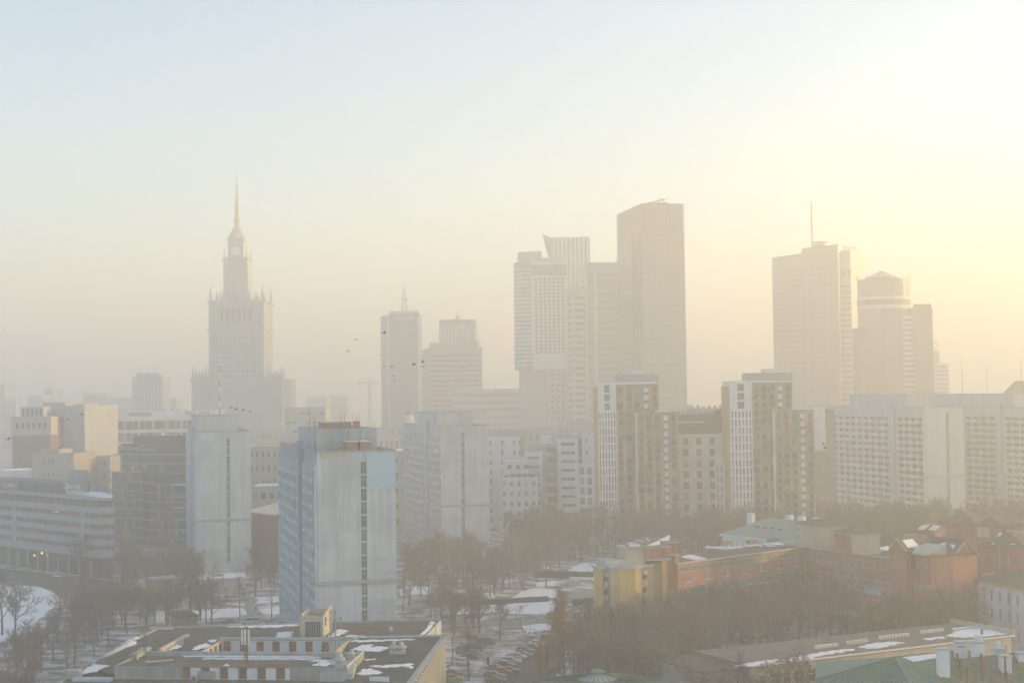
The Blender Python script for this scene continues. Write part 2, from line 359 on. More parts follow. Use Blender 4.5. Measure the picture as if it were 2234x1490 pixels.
def letters(text, size, m, parent, loc, rot, name='lettering', ext=0.05, mirror=False, bold=0.0):
    c = bpy.data.curves.new(name, 'FONT'); c.body = text; c.size = size; c.extrude = ext; c.align_x = 'LEFT'; c.offset = bold
    tmp = bpy.data.objects.new('tmp', c); COL.objects.link(tmp)
    dg = bpy.context.evaluated_depsgraph_get(); me = bpy.data.meshes.new_from_object(tmp.evaluated_get(dg)); bpy.data.objects.remove(tmp)
    me.materials.clear(); me.materials.append(m)
    o = link(name, me, parent, loc); o.rotation_euler = rot
    if mirror: o.scale = (-1, 1, 1)
    return o
letters('Marriott', 4.6, white_p, b.root, (b.L * 0.28, -0.6, b.z1 - 5.5), (PI / 2, 0, 0))
# second far tower with stepped crown
b = far_block('office_tower', 'broad pale office tower with a narrower crown and roof masts', (934, 880, 1360), (1053, 880, 1360), (1053, 757), 40, grey_r, 0)
MB().prism([(-6.2, 9), (0, 0), (0, 40), (-6.2, 40)], 0, b.z1 - 1).build('side_wall', grey_r, b.root)
mw = win_mesh(2.9, 2.2, 'plain', [glass])
for j in range(14):
    for i in range(17): link('window', mw, b.root, (2.6 + i * (b.L - 5) / 16, -0.06, b.z1 - 9 - j * 4.6))
k0 = b.F(958, 700, 8); k1 = b.F(1038, 697, 8)
MB().box(k0[0], k1[0], 8, 36, b.z1, k1[1]).build('crown', stone, b.root)
for i in range(10): x = k0[0] + (k1[0] - k0[0]) * (i + 0.5) / 10; MB().box(x - 0.8, x + 0.8, 7.7, 8.02, b.z1 + 1, k1[1] - 4).build('mullion', white_r, b.root)
MB().box(k0[0] + 12, k1[0] - 4, 7.6, 8.03, k1[1] - 3.2, k1[1] - 0.6).build('red_sign', mat('faded_red', (0.5, 0.2, 0.14)), b.root)
MB().box(2, b.L - 3, 2, 38, b.z1, b.z1 + 4.5).build('setback', grey_r, b.root)
u, z = b.F(998, 676, 20); MB().lathe((u, 20), [(2.2, k1[1]), (2.2, k1[1] + 4), (0.5, k1[1] + 5), (0.2, z)], 6).build('roof_mast', metal_g, b.root)
u, z = b.F(1007, 682, 20); MB().lathe((u, 20), [(0.4, k1[1]), (0.15, z)], 5).build('roof_mast', metal_g, b.root)
MB().lathe((b.L - 8, 4), [(1.0, b.z1), (1.0, b.z1 + 5), (7.0, b.z1 + 6.4), (7.0, b.z1 + 7.0), (1, b.z1 + 7.6)], 14).build('roof_canopy', grey_r, b.root)
b = far_block('low_office_block', 'long low banded office block at the foot of the pale towers', (985, 900, 1300), (1136, 900, 1300), (1136, 848), 30, glass_w, 9, grey_r, 0.5, cat='office block')
# the hotel tower with the notch at its foot
b = Bld('hotel_tower', 'pale hotel tower with a grid of windows and cut-away foot', 'skyscraper', (1162, 880, 1130), (1240, 880, 1130))
z1 = b.F(1240, 569)[1]; zn = b.F(1162, 806)[1]; D = 34; cols = even(2.2, b.L - 1.5, 7, 0.62); rows = [(zn + 12 + j * 3.62 * (z1 - zn - 24) / 76, zn + 13.9 + j * 3.62 * (z1 - zn - 24) / 76) for j in range(21)]
m = MB(); ops = facade(m, (0, 0), (1, 0), b.L, zn, z1, cols, rows, 0.35)
m.quad((0, 0, z1), (b.L, 0, z1), (b.L, D, z1), (0, D, z1)); m.quad((b.L, 0, zn), (b.L, D, zn), (b.L, D, z1), (b.L, 0, z1)); m.quad((b.L, D, zn), (0, D, zn), (0, D, z1), (b.L, D, z1)); m.quad((0, D, zn), (0, 0, zn), (0, 0, z1), (0, D, z1)); m.quad((0, 0, zn), (0, D, zn), (b.L, D, zn), (b.L, 0, zn))
m.build('wall', white_r, b.root); windows(b.root, (0, 0), (1, 0), ops, 'plain', [glass_g], 0.3)
MB().box(0.5, b.L, -0.35, 0.02, z1 - 11, z1 - 3).build('sign_band', glass_w, b.root)
MB().lathe((0, 0), [(2.3, 0), (2.3, 0.3)], 14).build('round_emblem', mat('gold', (0.7, 0.5, 0.1)), b.root, (b.L - 3.2, -0.36, z1 - 7)).rotation_euler = (PI / 2, 0, 0)
# curved left corner of the hotel
uc0 = b.F(1124, 880, 12)[0]; cur = []
for i in range(7):
    a = PI / 2 * i / 6; cur.append((uc0 * math.sin(a), 12 - 12 * math.cos(a)))
cur = [(0, 0)] + [(x, y) for x, y in cur[1:]]
zl = b.F(1124, 575, 12)[1]; me_c = MB().prism(list(reversed([(0, 34)] + cur[::1] + [(uc0, 34)])) if False else ([(0, 34)] + [(uc0, 34)] + list(reversed(cur))), zn, zl)
me_c.build('curved_corner', glass_w, b.root)
for j in range(24):
    z = zn + 3 + j * (zl - zn - 6) / 24; o = MB()
    for (x0, y0), (x1, y1) in zip(cur, cur[1:]): o.quad((x0 * 1.012, y0 - 0.2, z), (x1 * 1.012, y1 - 0.2, z), (x1 * 1.012, y1 - 0.2, z + 1.2), (x0 * 1.012, y0 - 0.2, z + 1.2))
    o.build('floor_band', white_r, b.root)
ul = b.F(1133, 850, 6)[0]; MB().box(ul, 10, 8, D, 0, zn).build('stem', grey_r, b.root); MB().box(10.2, b.L, 3, D, 0, zn - 0.2).build('lower_wall', grey_r, b.root)
for j in range(9):
    for i in range(3): link('window', win_mesh(2.0, 1.9, 'plain', [glass_g]), b.root, (b.L * (0.56 + 0.15 * i), 2.9, zn - 5 - j * 4.2))
q0 = b.F(1129, 552, 12); q1 = b.F(1181, 547, 12); MB().prism([(q0[0], 10), (q1[0], 10), (q1[0], 30), (q0[0], 30)], zl, [q0[1], q1[1], q1[1], q0[1]]).build('roof_screen', grey_r, b.root)
q2 = b.F(1223, 565, 12); MB().box(q1[0] + 0.3, q2[0], 12, 28, z1, q2[1] + 1).build('plant_room', grey_r, b.root)
# tower with the sail-shaped tip behind the hotel
b = far_block('office_tower', 'grey tower with a pointed sail fin rising behind the hotel', (1208, 880, 1260), (1292, 880, 1260), (1292, 517), 30, glass_w, 0, ribs=9, m_rib=white_r)
pA = b.F(1183, 510, 2); pB = b.F(1196, 560, 2); pC = b.F(1208, 522, 2)
pB = b.F(1197, 565, 2); fin = MB(); A0, C0, B0 = (pA[0], 2, pA[1]), (pC[0] + 0.3, 2, pC[1]), (pB[0], 2, pB[1]); A1, C1, B1 = [(q[0], 7, q[2]) for q in (A0, C0, B0)]; fin.poly([A0, B0, C0]); fin.poly([A1, C1, B1]); fin.quad(A0, C0, C1, A1); fin.quad(A0, A1, B1, B0); fin.build('sail_fin', glass_w, b.root)
sh = MB(); sh.prism([(pB[0], 1), (-0.2, 1), (-0.2, 26), (pB[0], 26)], 0, [pB[1] + 1, pC[1] - 1, pC[1] - 1, pB[1] + 1]); sh.build('shoulder', glass_w, b.root)
# banded tower between the hotel and the dark slab
b = far_block('office_tower', 'banded office tower squeezed between the hotel and dark glass tower', (1281, 880, 1120), (1362, 880, 1120), (1352, 573), 36, glass_w, 30, mat('dull_band', (0.33, 0.35, 0.35)), 0.42)
MB().box(6.5, 8.5, -0.6, 0, 0, b.z1 - 9).build('pier', white_r, b.root); MB().box(-0.5, 1.2, -0.6, 0, 0, b.z1 - 8).build('pier', white_r, b.root)
MB().box(-0.6, b.L + 0.6, -0.7, 36, b.z1 - 8, b.z1 + 0.3).build('crown', grey_r, b.root)
b2 = Bld('residential_tower', 'narrow pale tower with stacked bays between hotel and banded tower', 'skyscraper', (1240, 880, 1140), (1280, 880, 1140)); z2 = b2.F(1262, 628)[1]
MB().box(0, b2.L, 0, 26, 0, z2).build('wall', white_r, b2.root)
for j in range(26):
    MB().box(6.0, b2.L - 0.6, -0.12, 0.02, 8 + j * (z2 - 12) / 26, 8 + j * (z2 - 12) / 26 + 2.1).build('window', glass, b2.root)
    MB().box(0.5, 3.2, -0.12, 0.02, 8 + j * (z2 - 12) / 26, 8 + j * (z2 - 12) / 26 + 1.8).build('window', glass, b2.root)
mast('roof_mast', 'thin mast on the roof left of the dark glass tower', at(1345, 570, 1125), b.z1, at(1345, 553, 1125).z, 0.3)
# --- tall dark glass tower with open crown
b = Bld('glass_tower', 'tallest dark glass tower with open glazed crown and roof crane', 'skyscraper', (1407, 880, 1040), (1499, 880, 1046))
z1 = b.F(1497, 446)[1]; D = b.S(1352, 880)[0]; zc = b.F(1450, 505)[1]
MB().box(0, b.L, 0, D, 0, zc).build('wall', glass_b, b.root)
p = (zc - 6) / 36; me = MB().box(-0.3, b.L + 0.3, -0.3, D + 0.3, 0, p * 0.2).mesh('floor_band', mat('dull_band2', (0.26, 0.28, 0.28)))
for i in range(36): link('floor_band', me, b.root, (0, 0, 6 + p * i))
mv_ = MB().box(-0.16, 0.16, -0.2, 0.02, 0, zc - 2).mesh('mullion', metal_g)
for i in range(14): link('mullion', mv_, b.root, (b.L * (i + 0.5) / 14, 0, 1))
for k in range(4):
    MB().box(-0.9, 0.02, 4 + k * D * 0.1, 4 + k * D * 0.1 + 1.7, 4, zc - 1).build('vertical_fin', frame_d, b.root)
mvl = MB().box(-0.25, 0.02, -0.16, 0.16, 0, zc - 2).mesh('mullion', metal_g)
for i in range(12): link('mullion', mvl, b.root, (0, D * (i + 0.5) / 12, 1))
# open crown: frame lattice around the plant floors
cr = MB()
for i in range(13): cr.box(b.L * i / 12 - 0.2, b.L * i / 12 + 0.2, -0.2, 0.2, zc, z1); cr.box(-0.2, 0.2, D * i / 12 - 0.2, D * i / 12 + 0.2, zc, z1); cr.box(b.L - 0.2, b.L + 0.2, D * i / 12 - 0.2, D * i / 12 + 0.2, zc, z1)
for j in range(7):
    z = zc + (z1 - zc) * j / 6; cr.box(0, b.L, -0.25, 0.25, z - 0.25, z + 0.25); cr.box(-0.25, 0.25, 0, D, z - 0.25, z + 0.25); cr.box(b.L - 0.25, b.L + 0.25, 0, D, z - 0.25, z + 0.25)
cr.build('crown_frame', frame_d, b.root)
MB().box(0.35, b.L - 0.6, 0.35, D - 0.5, zc, z1 - 0.3).build('crown_glazing', glass_w, b.root)
u, z = b.F(1440, 434, 14); c = MB().box(u - 4, u + 5, 10, 16, z1 - 0.8, z1 + 2.4); c.build('roof_unit', frame_d, b.root)
c = MB(); c.tube((u - 12, 14, z1 + 1.5), (u + 3, 14, z1 + 5), 0.7); c.tube((u + 3, 14, z1 + 2), (u + 3, 14, z), 0.35); c.tube((u - 2, 14, z), (u + 7, 14, z), 0.25); c.build('roof_crane', frame_d, b.root)
# --- pale glass tower with tall red mast on the right
b = Bld('glass_tower', 'pale glass tower with slanted roof and tall red mast, right of centre', 'skyscraper', (1690, 880, 1230), (1834, 880, 1195))
D = 38; zl = b.F(1690, 562)[1]; zr = b.F(1826, 533)[1]; zs = b.F(1757, 552)[1]; us = b.F(1752, 700)[0]; zs0 = b.F(1752, 550)[1]
m = MB().prism([(0, 0), (us, 0), (us, D), (0, D)], 0, [zl, zs, zs, zl]); m.prism([(us, 0), (b.L, 0), (b.L, D), (us, D)], 0, [zs0 + 3, zr, zr, zs0 + 3]); m.build('wall', glass_w, b.root)
p = (zl - 6) / 36; me = MB().box(0.2, b.L - 0.2, -0.2, 0.02, 0, p * 0.3).mesh('floor_band', mat('dull_band', (0.33, 0.35, 0.35)))
for i in range(36): link('floor_band', me, b.root, (0, 0, 5 + p * i))
for x, wd in ((us + 3, 2.2), (us + 12, 1.2), (b.L - 9, 1.4), (us * 0.5, 0.6)): MB().box(x, x + wd, -0.6, 0.02, 2, zl - 6).build('vertical_fin', stone, b.root)
MB().box(b.L, b.L + 1.0, -0.4, 6, 2, zr - 1).build('edge_fin', mat('polished_steel', (0.6, 0.58, 0.52), rough=0.25, metal=0.9), b.root)
k0 = b.F(1837, 700, 8)[0]; k1, zk = b.F(1855, 545, 8); MB().box(k0, k1, 8, D, 0, zk).build('rear_slab', white_r, b.root)
for j in range(30): MB().box(k0 + 0.8, k1 - 0.6, 7.85, 8.02, 8 + j * (zk - 34) / 30, 8 + j * (zk - 34) / 30 + 1.6).build('window_band', glass_w, b.root)
letters('EY', 8.5, frame_d, b.root, (k0 + 0.8, 7.8, zk - 22), (PI / 2, 0, 0)); bm_ = MB(); bm_.poly([(k0 + 0.8, 7.75, zk - 11), (k1 - 0.8, 7.75, zk - 7.5), (k0 + 0.8, 7.75, zk - 8.6)]); bm_.build('sign_beam', mat('sign_yellow', (0.8, 0.65, 0.05)), b.root)
u, z = b.F(1788, 528, 14); MB().lathe((u, 16), [(5.5, z - 9), (5.5, z - 4), (7, z - 3.4), (7, z - 2.2), (4, z - 2), (4, z - 0.5), (7.2, z - 0.3), (7.2, z)], 14).build('roof_ring', metal_g, b.root)
u, z = b.F(1770, 443, 14); zb = b.F(1770, 545, 14)[1]
for i in range(9): MB().lathe((u, 14), [(0.75, zb - 6 + (z - zb + 6) * i / 9), (0.7, zb - 6 + (z - zb + 6) * (i + 1) / 9)], 6).build('mast_section', [red_p, mat('mast_pale_red', (0.6, 0.3, 0.25))][i % 2], b.root)
# --- drum tower with the tent roof
b = Bld('drum_tower', 'cylindrical glass tower with conical tent roof and lower square wings', 'skyscraper', (1888, 880, 1100), (2001, 880, 1100))
r = b.L / 2; zt = b.F(1945, 608, -r + 20)[1]; cx, cyv = r, 16
MB().lathe((cx, cyv), [(r, 0), (r, zt)], 32).build('drum', glass_w, b.root)
p = zt / 44
me = MB().lathe((0, 0), [(r + 0.2, 0), (r + 0.2, p * 0.3)], 32).mesh('floor_band', mat('dull_band2', (0.26, 0.28, 0.28)))
for i in range(30): link('floor_band', me, b.root, (cx, cyv, 6 + i * p * 1.1))
zg = b.F(1945, 655, 0)[1]; MB().lathe((cx, cyv), [(r + 0.35, zg - 3.2), (r + 0.35, zg + 0.6)], 32).build('dark_ring', frame_d, b.root); MB().lathe((cx, cyv), [(r + 0.5, zg + 0.7), (r + 0.5, zg + 3)], 32).build('pale_ring', white_r, b.root); MB().lathe((cx, cyv), [(r + 0.5, zg - 6), (r + 0.5, zg - 3.3)], 32).build('pale_ring', white_r, b.root)
fe = MB()
for i in range(28):
    a = 2 * PI * i / 28; fe.tube((cx + r * math.cos(a), cyv + r * math.sin(a), zt), (cx + (r + 1) * math.cos(a), cyv + (r + 1) * math.sin(a), zt + 4.2), 0.18, 0.12, 3)
tag(fe.build('railing_posts', metal_g, b.root), kind='stuff')
za = b.F(1940, 590, 16)[1]; MB().lathe((cx - 1, cyv), [(r * 0.66, za - 6.4), (r * 0.68, za - 5.6), (r * 0.3, za - 2.6), (0.3, za)], 20).build('tent_roof', white_r, b.root)
po = MB()
for i in range(10): a = 2 * PI * i / 10; po.tube((cx - 1 + r * 0.6 * math.cos(a), cyv + r * 0.6 * math.sin(a), zt), (cx - 1 + r * 0.6 * math.cos(a), cyv + r * 0.6 * math.sin(a), za - 6), 0.2, 0.2, 4)
po.build('roof_props', metal_g, b.root)
w0 = b.F(1878, 800, 4); w1 = b.F(1893, 714, 4); MB().box(w0[0], 6, 6, 30, 0, w1[1]).build('wing', glass_b, b.root)
w0 = b.F(1993, 800, 2)[0]; w1, wz = b.F(2034, 671, 2); MB().box(w0, w1, 2, 34, 0, wz).build('wing', glass_b, b.root)
for i in range(8): MB().box(w0 + (w1 - w0) * (i + 0.5) / 8 - 0.25, w0 + (w1 - w0) * (i + 0.5) / 8 + 0.25, 1.7, 2.02, 2, wz - 5).build('mullion', stone, b.root)
w0 = b.F(1930, 800, -4)[0]; w1, wz = b.F(1968, 672, -4); MB().box(w0, w1, -4, 8, 0, wz).build('front_bay', glass_b, b.root)
for i in range(8): MB().box(w0 + (w1 - w0) * (i + 0.5) / 8 - 0.2, w0 + (w1 - w0) * (i + 0.5) / 8 + 0.2, -4.3, -3.98, 2, wz - 3).build('mullion', stone, b.root)
w0 = b.F(1970, 800, -2)[0]; w1 = b.F(1992, 800, -2)[0]
for j in range(28): MB().box(w0, w1, -2.6, 10, 8 + j * (wz - 12) / 28, 8 + j * (wz - 12) / 28 + 1.7).build('balcony', white_r, b.root)
u0, z0 = b.F(1997, 665, 8); MB().box(u0, u0 + 12, 8, 14, b.F(2034, 671, 2)[1], b.F(2034, 671, 2)[1] + 3).build('roof_crane_box', frame_d, b.root)
# --- stepped block with the three-pointed star
b = far_block('office_block', 'stepped pale block with a ringed three-pointed star on its roof', (2036, 880, 1320), (2071, 880, 1320), (2071, 792), 24, stone, 20, white_r, 0.45, cat='office block')
zst = b.F(2050, 766)[1]; MB().box(0, b.L * 0.5, 2, 20, b.z1, zst).build('upper_step', stone, b.root)
st = MB(); u, z = b.F(2040, 750, 4); rr = b.F(2048, 750, 4)[0] - u
for i in range(20): a, c = 2 * PI * i / 20, 2 * PI * (i + 1) / 20; st.tube((u + rr * math.cos(a), 4, z + rr * math.sin(a)), (u + rr * math.cos(c), 4, z + rr * math.sin(c)), 0.32)
for k in range(3): a = PI / 2 + k * 2 * PI / 3; st.tube((u, 4, z), (u + rr * math.cos(a), 4, z + rr * math.sin(a)), 0.5, 0.15)
st.tube((u, 4, zst - 2), (u, 4, z - rr), 0.5); st.build('star_emblem', metal_g, b.root)
# --- small far tower left of the palace and faint blocks behind
b = far_block('apartment_tower', 'small stepped tower left of the palace with roof masts', (288, 880, 1420), (355, 880, 1420), (355, 822), 30, stone, 0, cat='tower block')
for i in range(9): MB().box(b.L * (i + 0.5) / 9 - 0.8, b.L * (i + 0.5) / 9 + 0.8, -0.5, 0.02, 0, b.z1 - 3).build('pilaster', grey_r, b.root)
ua, za = b.F(296, 814, 4); ub_, _ = b.F(346, 814, 4); MB().box(ua, ub_, 4, 26, b.z1, za).build('roof_step', stone, b.root)
for x in (305, 322, 337): u, z = b.F(x, 797, 14); MB().lathe((u, 14), [(0.5, za), (0.2, z)], 4).build('roof_mast', metal_g, b.root)
FAR = [(60, 88, 862, 1750, 'faint low block far off at the left horizon'), (96, 114, 845, 1800, 'faint narrow tower far off at the left horizon'), (181, 233, 858, 1750, 'faint broad block above the mirrored roof sign'), (234, 288, 868, 1700, 'faint long block left of the small stepped tower'), (372, 384, 868, 1600, 'faint slim block between small tower and palace'), (668, 712, 866, 1750, 'faint stepped block right of the palace'), (684, 706, 861, 1850, 'faint crown block behind right of the palace'), (720, 758, 862, 1800, 'faint block beside the construction crane'), (738, 757, 878, 1700, 'faint pale lower block beside the crane'), (1860, 1880, 858, 1500, 'faint block between pale glass tower and drum tower'), (0, 10, 838, 1750, 'faint tower cut by the left edge')]
for x0, x1, y, Y, lab in FAR: far_block('distant_building', lab, (x0, 880, Y), (x1, 880, Y), ((x0 + x1) / 2, y), 40, stone, 8, grey_r, 0.4, cat='building')
# construction crane far off
p0 = at(807, 930, 1450); zc = at(807, 835, 1450).z; t = thing('tower_crane', 'faint tower crane standing left of the slab tower', 'crane', (p0.x, p0.y, 0))
c = MB()
for dx, dy in ((-1, -1), (1, -1), (1, 1), (-1, 1)): c.tube((dx, dy, 0), (dx, dy, zc), 0.3)
for i in range(16): c.tube((-1, -1, zc * i / 16), (1, -1, zc * (i + 1) / 16), 0.2); c.tube((1, -1, zc * i / 16), (-1, -1, zc * (i + 1) / 16), 0.2)
c.build('mast', metal_g, t)
j = MB(); j.tube((-12, 0, zc), (9, 0, zc), 0.7); j.tube((0, 0, zc), (0, 0, zc + 6), 0.4); j.tube((0, 0, zc + 6), (9, 0, zc), 0.2); j.tube((0, 0, zc + 6), (-12, 0, zc), 0.2); j.build('jib', metal_g, t)
MB().box(-12, -9, -1, 1, zc - 3, zc - 0.5).build('counterweight', concrete, t); MB().box(0.8, 2.6, -1, 1, zc - 2.6, zc - 0.4).build('cab', white_r, t)
# ------------------------------------------------------------------ the concrete slab blocks
FLOOR = 2.96
def slab_block(label, A, B, H, D, ang=15.3, slot=(0.55, 0.625), cyan=False, rows=15, far_cols=9, pent=None, pent_open=False, panels=True, ledge=19.0, front_panels=True):
    b = Bld('slab_block', label, 'apartment block', A, B, 'concrete slab blocks', ang); L = b.L; R = b.root
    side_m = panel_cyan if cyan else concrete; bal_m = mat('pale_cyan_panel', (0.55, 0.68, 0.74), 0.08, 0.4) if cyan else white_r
    m = MB(); zs0 = H - 2.6 - 16 * FLOOR + FLOOR * 2
    scol = [(L * slot[0], L * slot[1])]
    ztop = H - 2.4; nfl = 14; srows = [(ztop - FLOOR * (j + 1) + 0.12, ztop - FLOOR * j - 0.12) for j in range(nfl)]
    srows = sorted(r for r in srows if r[0] > 1.2)
    ops = facade(m, (0, 0), (1, 0), L, 0, H, scol, srows, 0.3)
    v0 = 21.0; cols = [(D - c[1], D - c[0]) for c in even(0.8, v0, 4, 0.74)] + [(D - c[1], D - c[0]) for c in even(v0 + 6.5, D - 0.8, far_cols, 0.74)]
    cols = sorted(cols); rws = [(H - 4.2 - FLOOR * (j + 1) + 0.95, H - 4.2 - FLOOR * j - 0.35) for j in range(rows)]; rws = sorted(r for r in rws if r[0] > 0.5)
    ops2 = facade(m, (0, D), (0, -1), D, 0, H, cols, rws, 0.35, 1)
    m.quad((L, 0, 0), (L, D, 0), (L, D, H), (L, 0, H), 0); m.quad((L, D, 0), (0, D, 0), (0, D, H), (L, D, H), 0)
    m.quad((0, 0, H - 0.7), (L, 0, H - 0.7), (L, D, H - 0.7), (0, D, H - 0.7), 2)
    m.build('wall', [concrete, side_m, felt_d], R)
    windows(R, (0, 0), (1, 0), ops, 'cross', [blind, zinc], 0.25, 'stair_window')
    windows(R, (0, D), (0, -1), ops2, 'two', [mat('dark_window_glass', (0.03, 0.045, 0.055), 0.2, 0.3, rough=0.15, spec=0.4, rand=0.5), frame_w], 0.3)
    pw = (cols[0][1] - cols[0][0]); bm = MB(); bm.box(-pw * 0.46, pw * 0.10, -0.75, 0.0, -0.95, 0.10); me = bm.mesh('balcony', bal_m)
    mf = MB().box(-0.6, 0, -0.13, 0.13, 0, H - 3.6).mesh('wall_fin', bal_m)
    for (ua, uc, za, zc, i, j) in ops2: link('balcony', me, R, (0, D - (ua + uc) / 2, za), -PI / 2)
    edges = [0.3 + i * (v0 - 0.3) / 4 for i in range(5)] + [v0 + 6.2 + i * (D - 0.4 - v0 - 6.2) / far_cols for i in range(far_cols + 1)]
    for e in edges: link('wall_fin', mf, R, (0, e, 0.3))
    MB().box(-1.3, 0.0, v0 + 1.4, v0 + 4.6, 0, H + 1.6).build('stair_pier', side_m, R)
    MB().box(-0.5, 0.0, 0, D, ledge - 0.3, ledge + 0.25).build('ledge', side_m, R)
    MB().box(-0.6, L + 0.3, -0.35, 0.0, ledge - 0.45, ledge + 0.35).build('ledge', concrete_d, R)
    MB().box(-0.22, L + 0.2, -0.25, 0.0, H - 0.3, H).build('coping', concrete_d, R)
    MB().box(-0.3, 0.0, 0, D, H - 0.32, H - 0.01).build('coping', concrete_d, R); MB().box(L - 0.3, L, 0.01, D, H - 0.7, H - 0.02).build('parapet', concrete_d, R)
    if front_panels:                      # precast wall panels either side of the stair slot, thin joints between
        for (x0, x1) in ((0.02, L * slot[0] - 0.05), (L * slot[1] + 0.05, L - 0.02)):
            n = 2 if x1 - x0 > 7.5 else 1; w = (x1 - x0) / n
            me = MB().box(0.035, w - 0.035, -0.10, 0.0, 0.04, FLOOR - 0.04).mesh('wall_panel', concrete_pc)
            for q in range(n):
                for j in range(15):
                    z = H - 0.4 - FLOOR * (j + 1)
                    if z < 0 or abs(z + FLOOR / 2 - ledge) < FLOOR * 0.45: continue
                    link('wall_panel', me, R, (x0 + q * w, random.uniform(-0.012, 0.012), z))
    if pent:
        (x0, x1, v1, v2, hp) = pent
        if pent_open:
            pm = MB(); w = 0.35
            for q in ((x0, x1, v1, v1 + w), (x0, x1, v2 - w, v2), (x0, x0 + w, v1 + w, v2 - w), (x1 - w, x1, v1 + w, v2 - w)): pm.box(*q, H - 0.7, H + hp)
            pm.build('roof_house', mat('blue_grey_concrete', (0.42, 0.48, 0.52), 0.1, 0.3, streak=0.2), R); MB().box(x0 + w, x1 - w, v1 + w, v2 - w, H - 0.6, H + hp - 2.2).build('roof_deck', felt, R)
        else:
            MB().box(x0, x1, v1, v2, H - 0.7, H + hp).build('roof_house', concrete, R); MB().box(x0 - 0.15, x1 + 0.15, v1 - 0.15, v2 + 0.15, H + hp, H + hp + 0.25).build('roof_house_coping', concrete_d, R)
    b.H = H; b.D = D
    return b
# nearest block, left of centre
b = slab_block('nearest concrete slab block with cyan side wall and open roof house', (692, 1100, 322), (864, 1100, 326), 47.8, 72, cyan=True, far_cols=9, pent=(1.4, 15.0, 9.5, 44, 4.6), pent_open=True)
NT = b; R = b.root; H = b.H
ua, z0 = b.F(801, 1064); ub_, z1 = b.F(862, 986); MB().box(ua, b.L - 0.03, -0.16, -0.113, z0, H - 0.5).build('painted_panel', panel_blue, R)
for (x0, x1, y0, y1) in ((735, 756, 998, 982), (697, 722, 1000, 984)):
    a = b.F(x0, y0); c = b.F(x1, y1); MB().box(a[0], c[0], -0.14, -0.113, a[1], c[1]).build('patch_panel', mat('sand_patch', (0.50, 0.47, 0.38)), R)
bk = mat('chimney_brick', (0.36, 0.23, 0.17), 0.2, 1.5)
for i in range(2):
    c = MB().box(7.0 + i * 3.0, 9.4 + i * 3.0, 2.2, 7.4, H - 0.7, H + 1.7).build('chimney', bk, R); MB().box(6.85 + i * 3.0, 9.55 + i * 3.0, 2.0, 7.6, H + 1.7, H + 1.95).build('chimney_cap', concrete, c)
c = MB().box(4.5, 11.5, 24, 30, H + 2.0, H + 5.6).build('lift_house', bk, R); MB().box(4.3, 11.7, 23.8, 30.2, H + 5.6, H + 5.85).build('lift_house_cap', concrete_d, c)
MB().box(12.0, 13.4, 23, 25, H + 2.0, H + 6.0).build('chimney', bk, R)
for x in (8.3, 11.2): MB().box(x, x + 0.3, 9.2, 9.5, H - 0.7, H + 5.0).build('downpipe', metal_g, R)
# left block
b = slab_block('left concrete slab block with red and white roof mast', (433, 1100, 488), (548, 1100, 492), 48.6, 72, far_cols=8, pent=(-0.2, 13.6, 4.5, 40, 5.0), slot=(0.535, 0.60)); LT = b
x, y, z = b.root.matrix_basis @ Vector((8.5, 20, b.H + 5.2)); p = b.o + b.u * 8.5 + b.v * 20
zt = at(497, 798, p.y).z; mast('roof_mast', 'tall red and white striped mast on the left slab block', p, b.H + 5.25, zt, 0.22, stripes=True)
# third block
b = slab_block('third concrete slab block standing right of the nearest one', (966, 1050, 538), (1067, 1050, 542), 48.2, 72, far_cols=9, pent=(-0.3, 13.2, 7, 44, 4.8), slot=(0.40, 0.475)); TT = b
# right blocks
b = slab_block('hazy slab block at right with a narrow stair slot', (2018, 1000, 640), (2104, 1000, 645), 51.5, 84, ang=18.0, far_cols=10, pent=(-0.6, 12, 12, 60, 5.5), slot=(0.55, 0.62), front_panels=False, ledge=21)
b = slab_block('slab block cut by the right edge, half lost in haze', (2262, 1000, 660), (2340, 1000, 665), 50.5, 100, ang=21.0, far_cols=13, pent=(0, 14, 14, 80, 6), front_panels=False, ledge=24)
# ------------------------------------------------------------------ curved office, far left
b = Bld('curved_office', 'curved office with long window bands and rounded corner at left edge', 'office building', (0, 1100, 536), (205, 1100, 490)); R = b.root; L = b.L - 1.5
def yz(y): return b.F(205, y)[1]
def outline(ins, u0=-26.0, r=6.5, depth=20.0):
    pts = [(u0, ins), (L, ins)]; rr = r - ins; cx, cv = L, r
    for i in range(1, 9): a = -PI / 2 + (PI * 0.42) * i / 8; pts.append((cx + rr * math.cos(a), cv + rr * math.sin(a)))
    e = pts[-1]; pts += [(e[0] - 0.86 * 12, e[1] + 0.50 * 12), (e[0] - 0.86 * 26 - ins, e[1] + 0.50 * 26 - ins), (u0, depth)]; return pts
lev = [(1217, 1201), (1190, 1178), (1166, 1155), (1143, 1131), (1119.6, 1107)]
of_m = mat('blue_grey_cladding', (0.33, 0.38, 0.42), 0.08, 0.2, streak=0.1); of_g = mat('office_glass', (0.15, 0.10, 0.09), 0.2, 0.4, rough=0.15, spec=0.6, rand=0.45)
for k, (yb, yt) in enumerate(lev): MB().prism(outline(0), yz(yb), yz(yt)).build('spandrel', of_m, R)
wz = [(1201, 1190), (1178, 1166), (1155, 1143), (1131, 1119.6)]
po = outline(0.45)
path = po[:10]
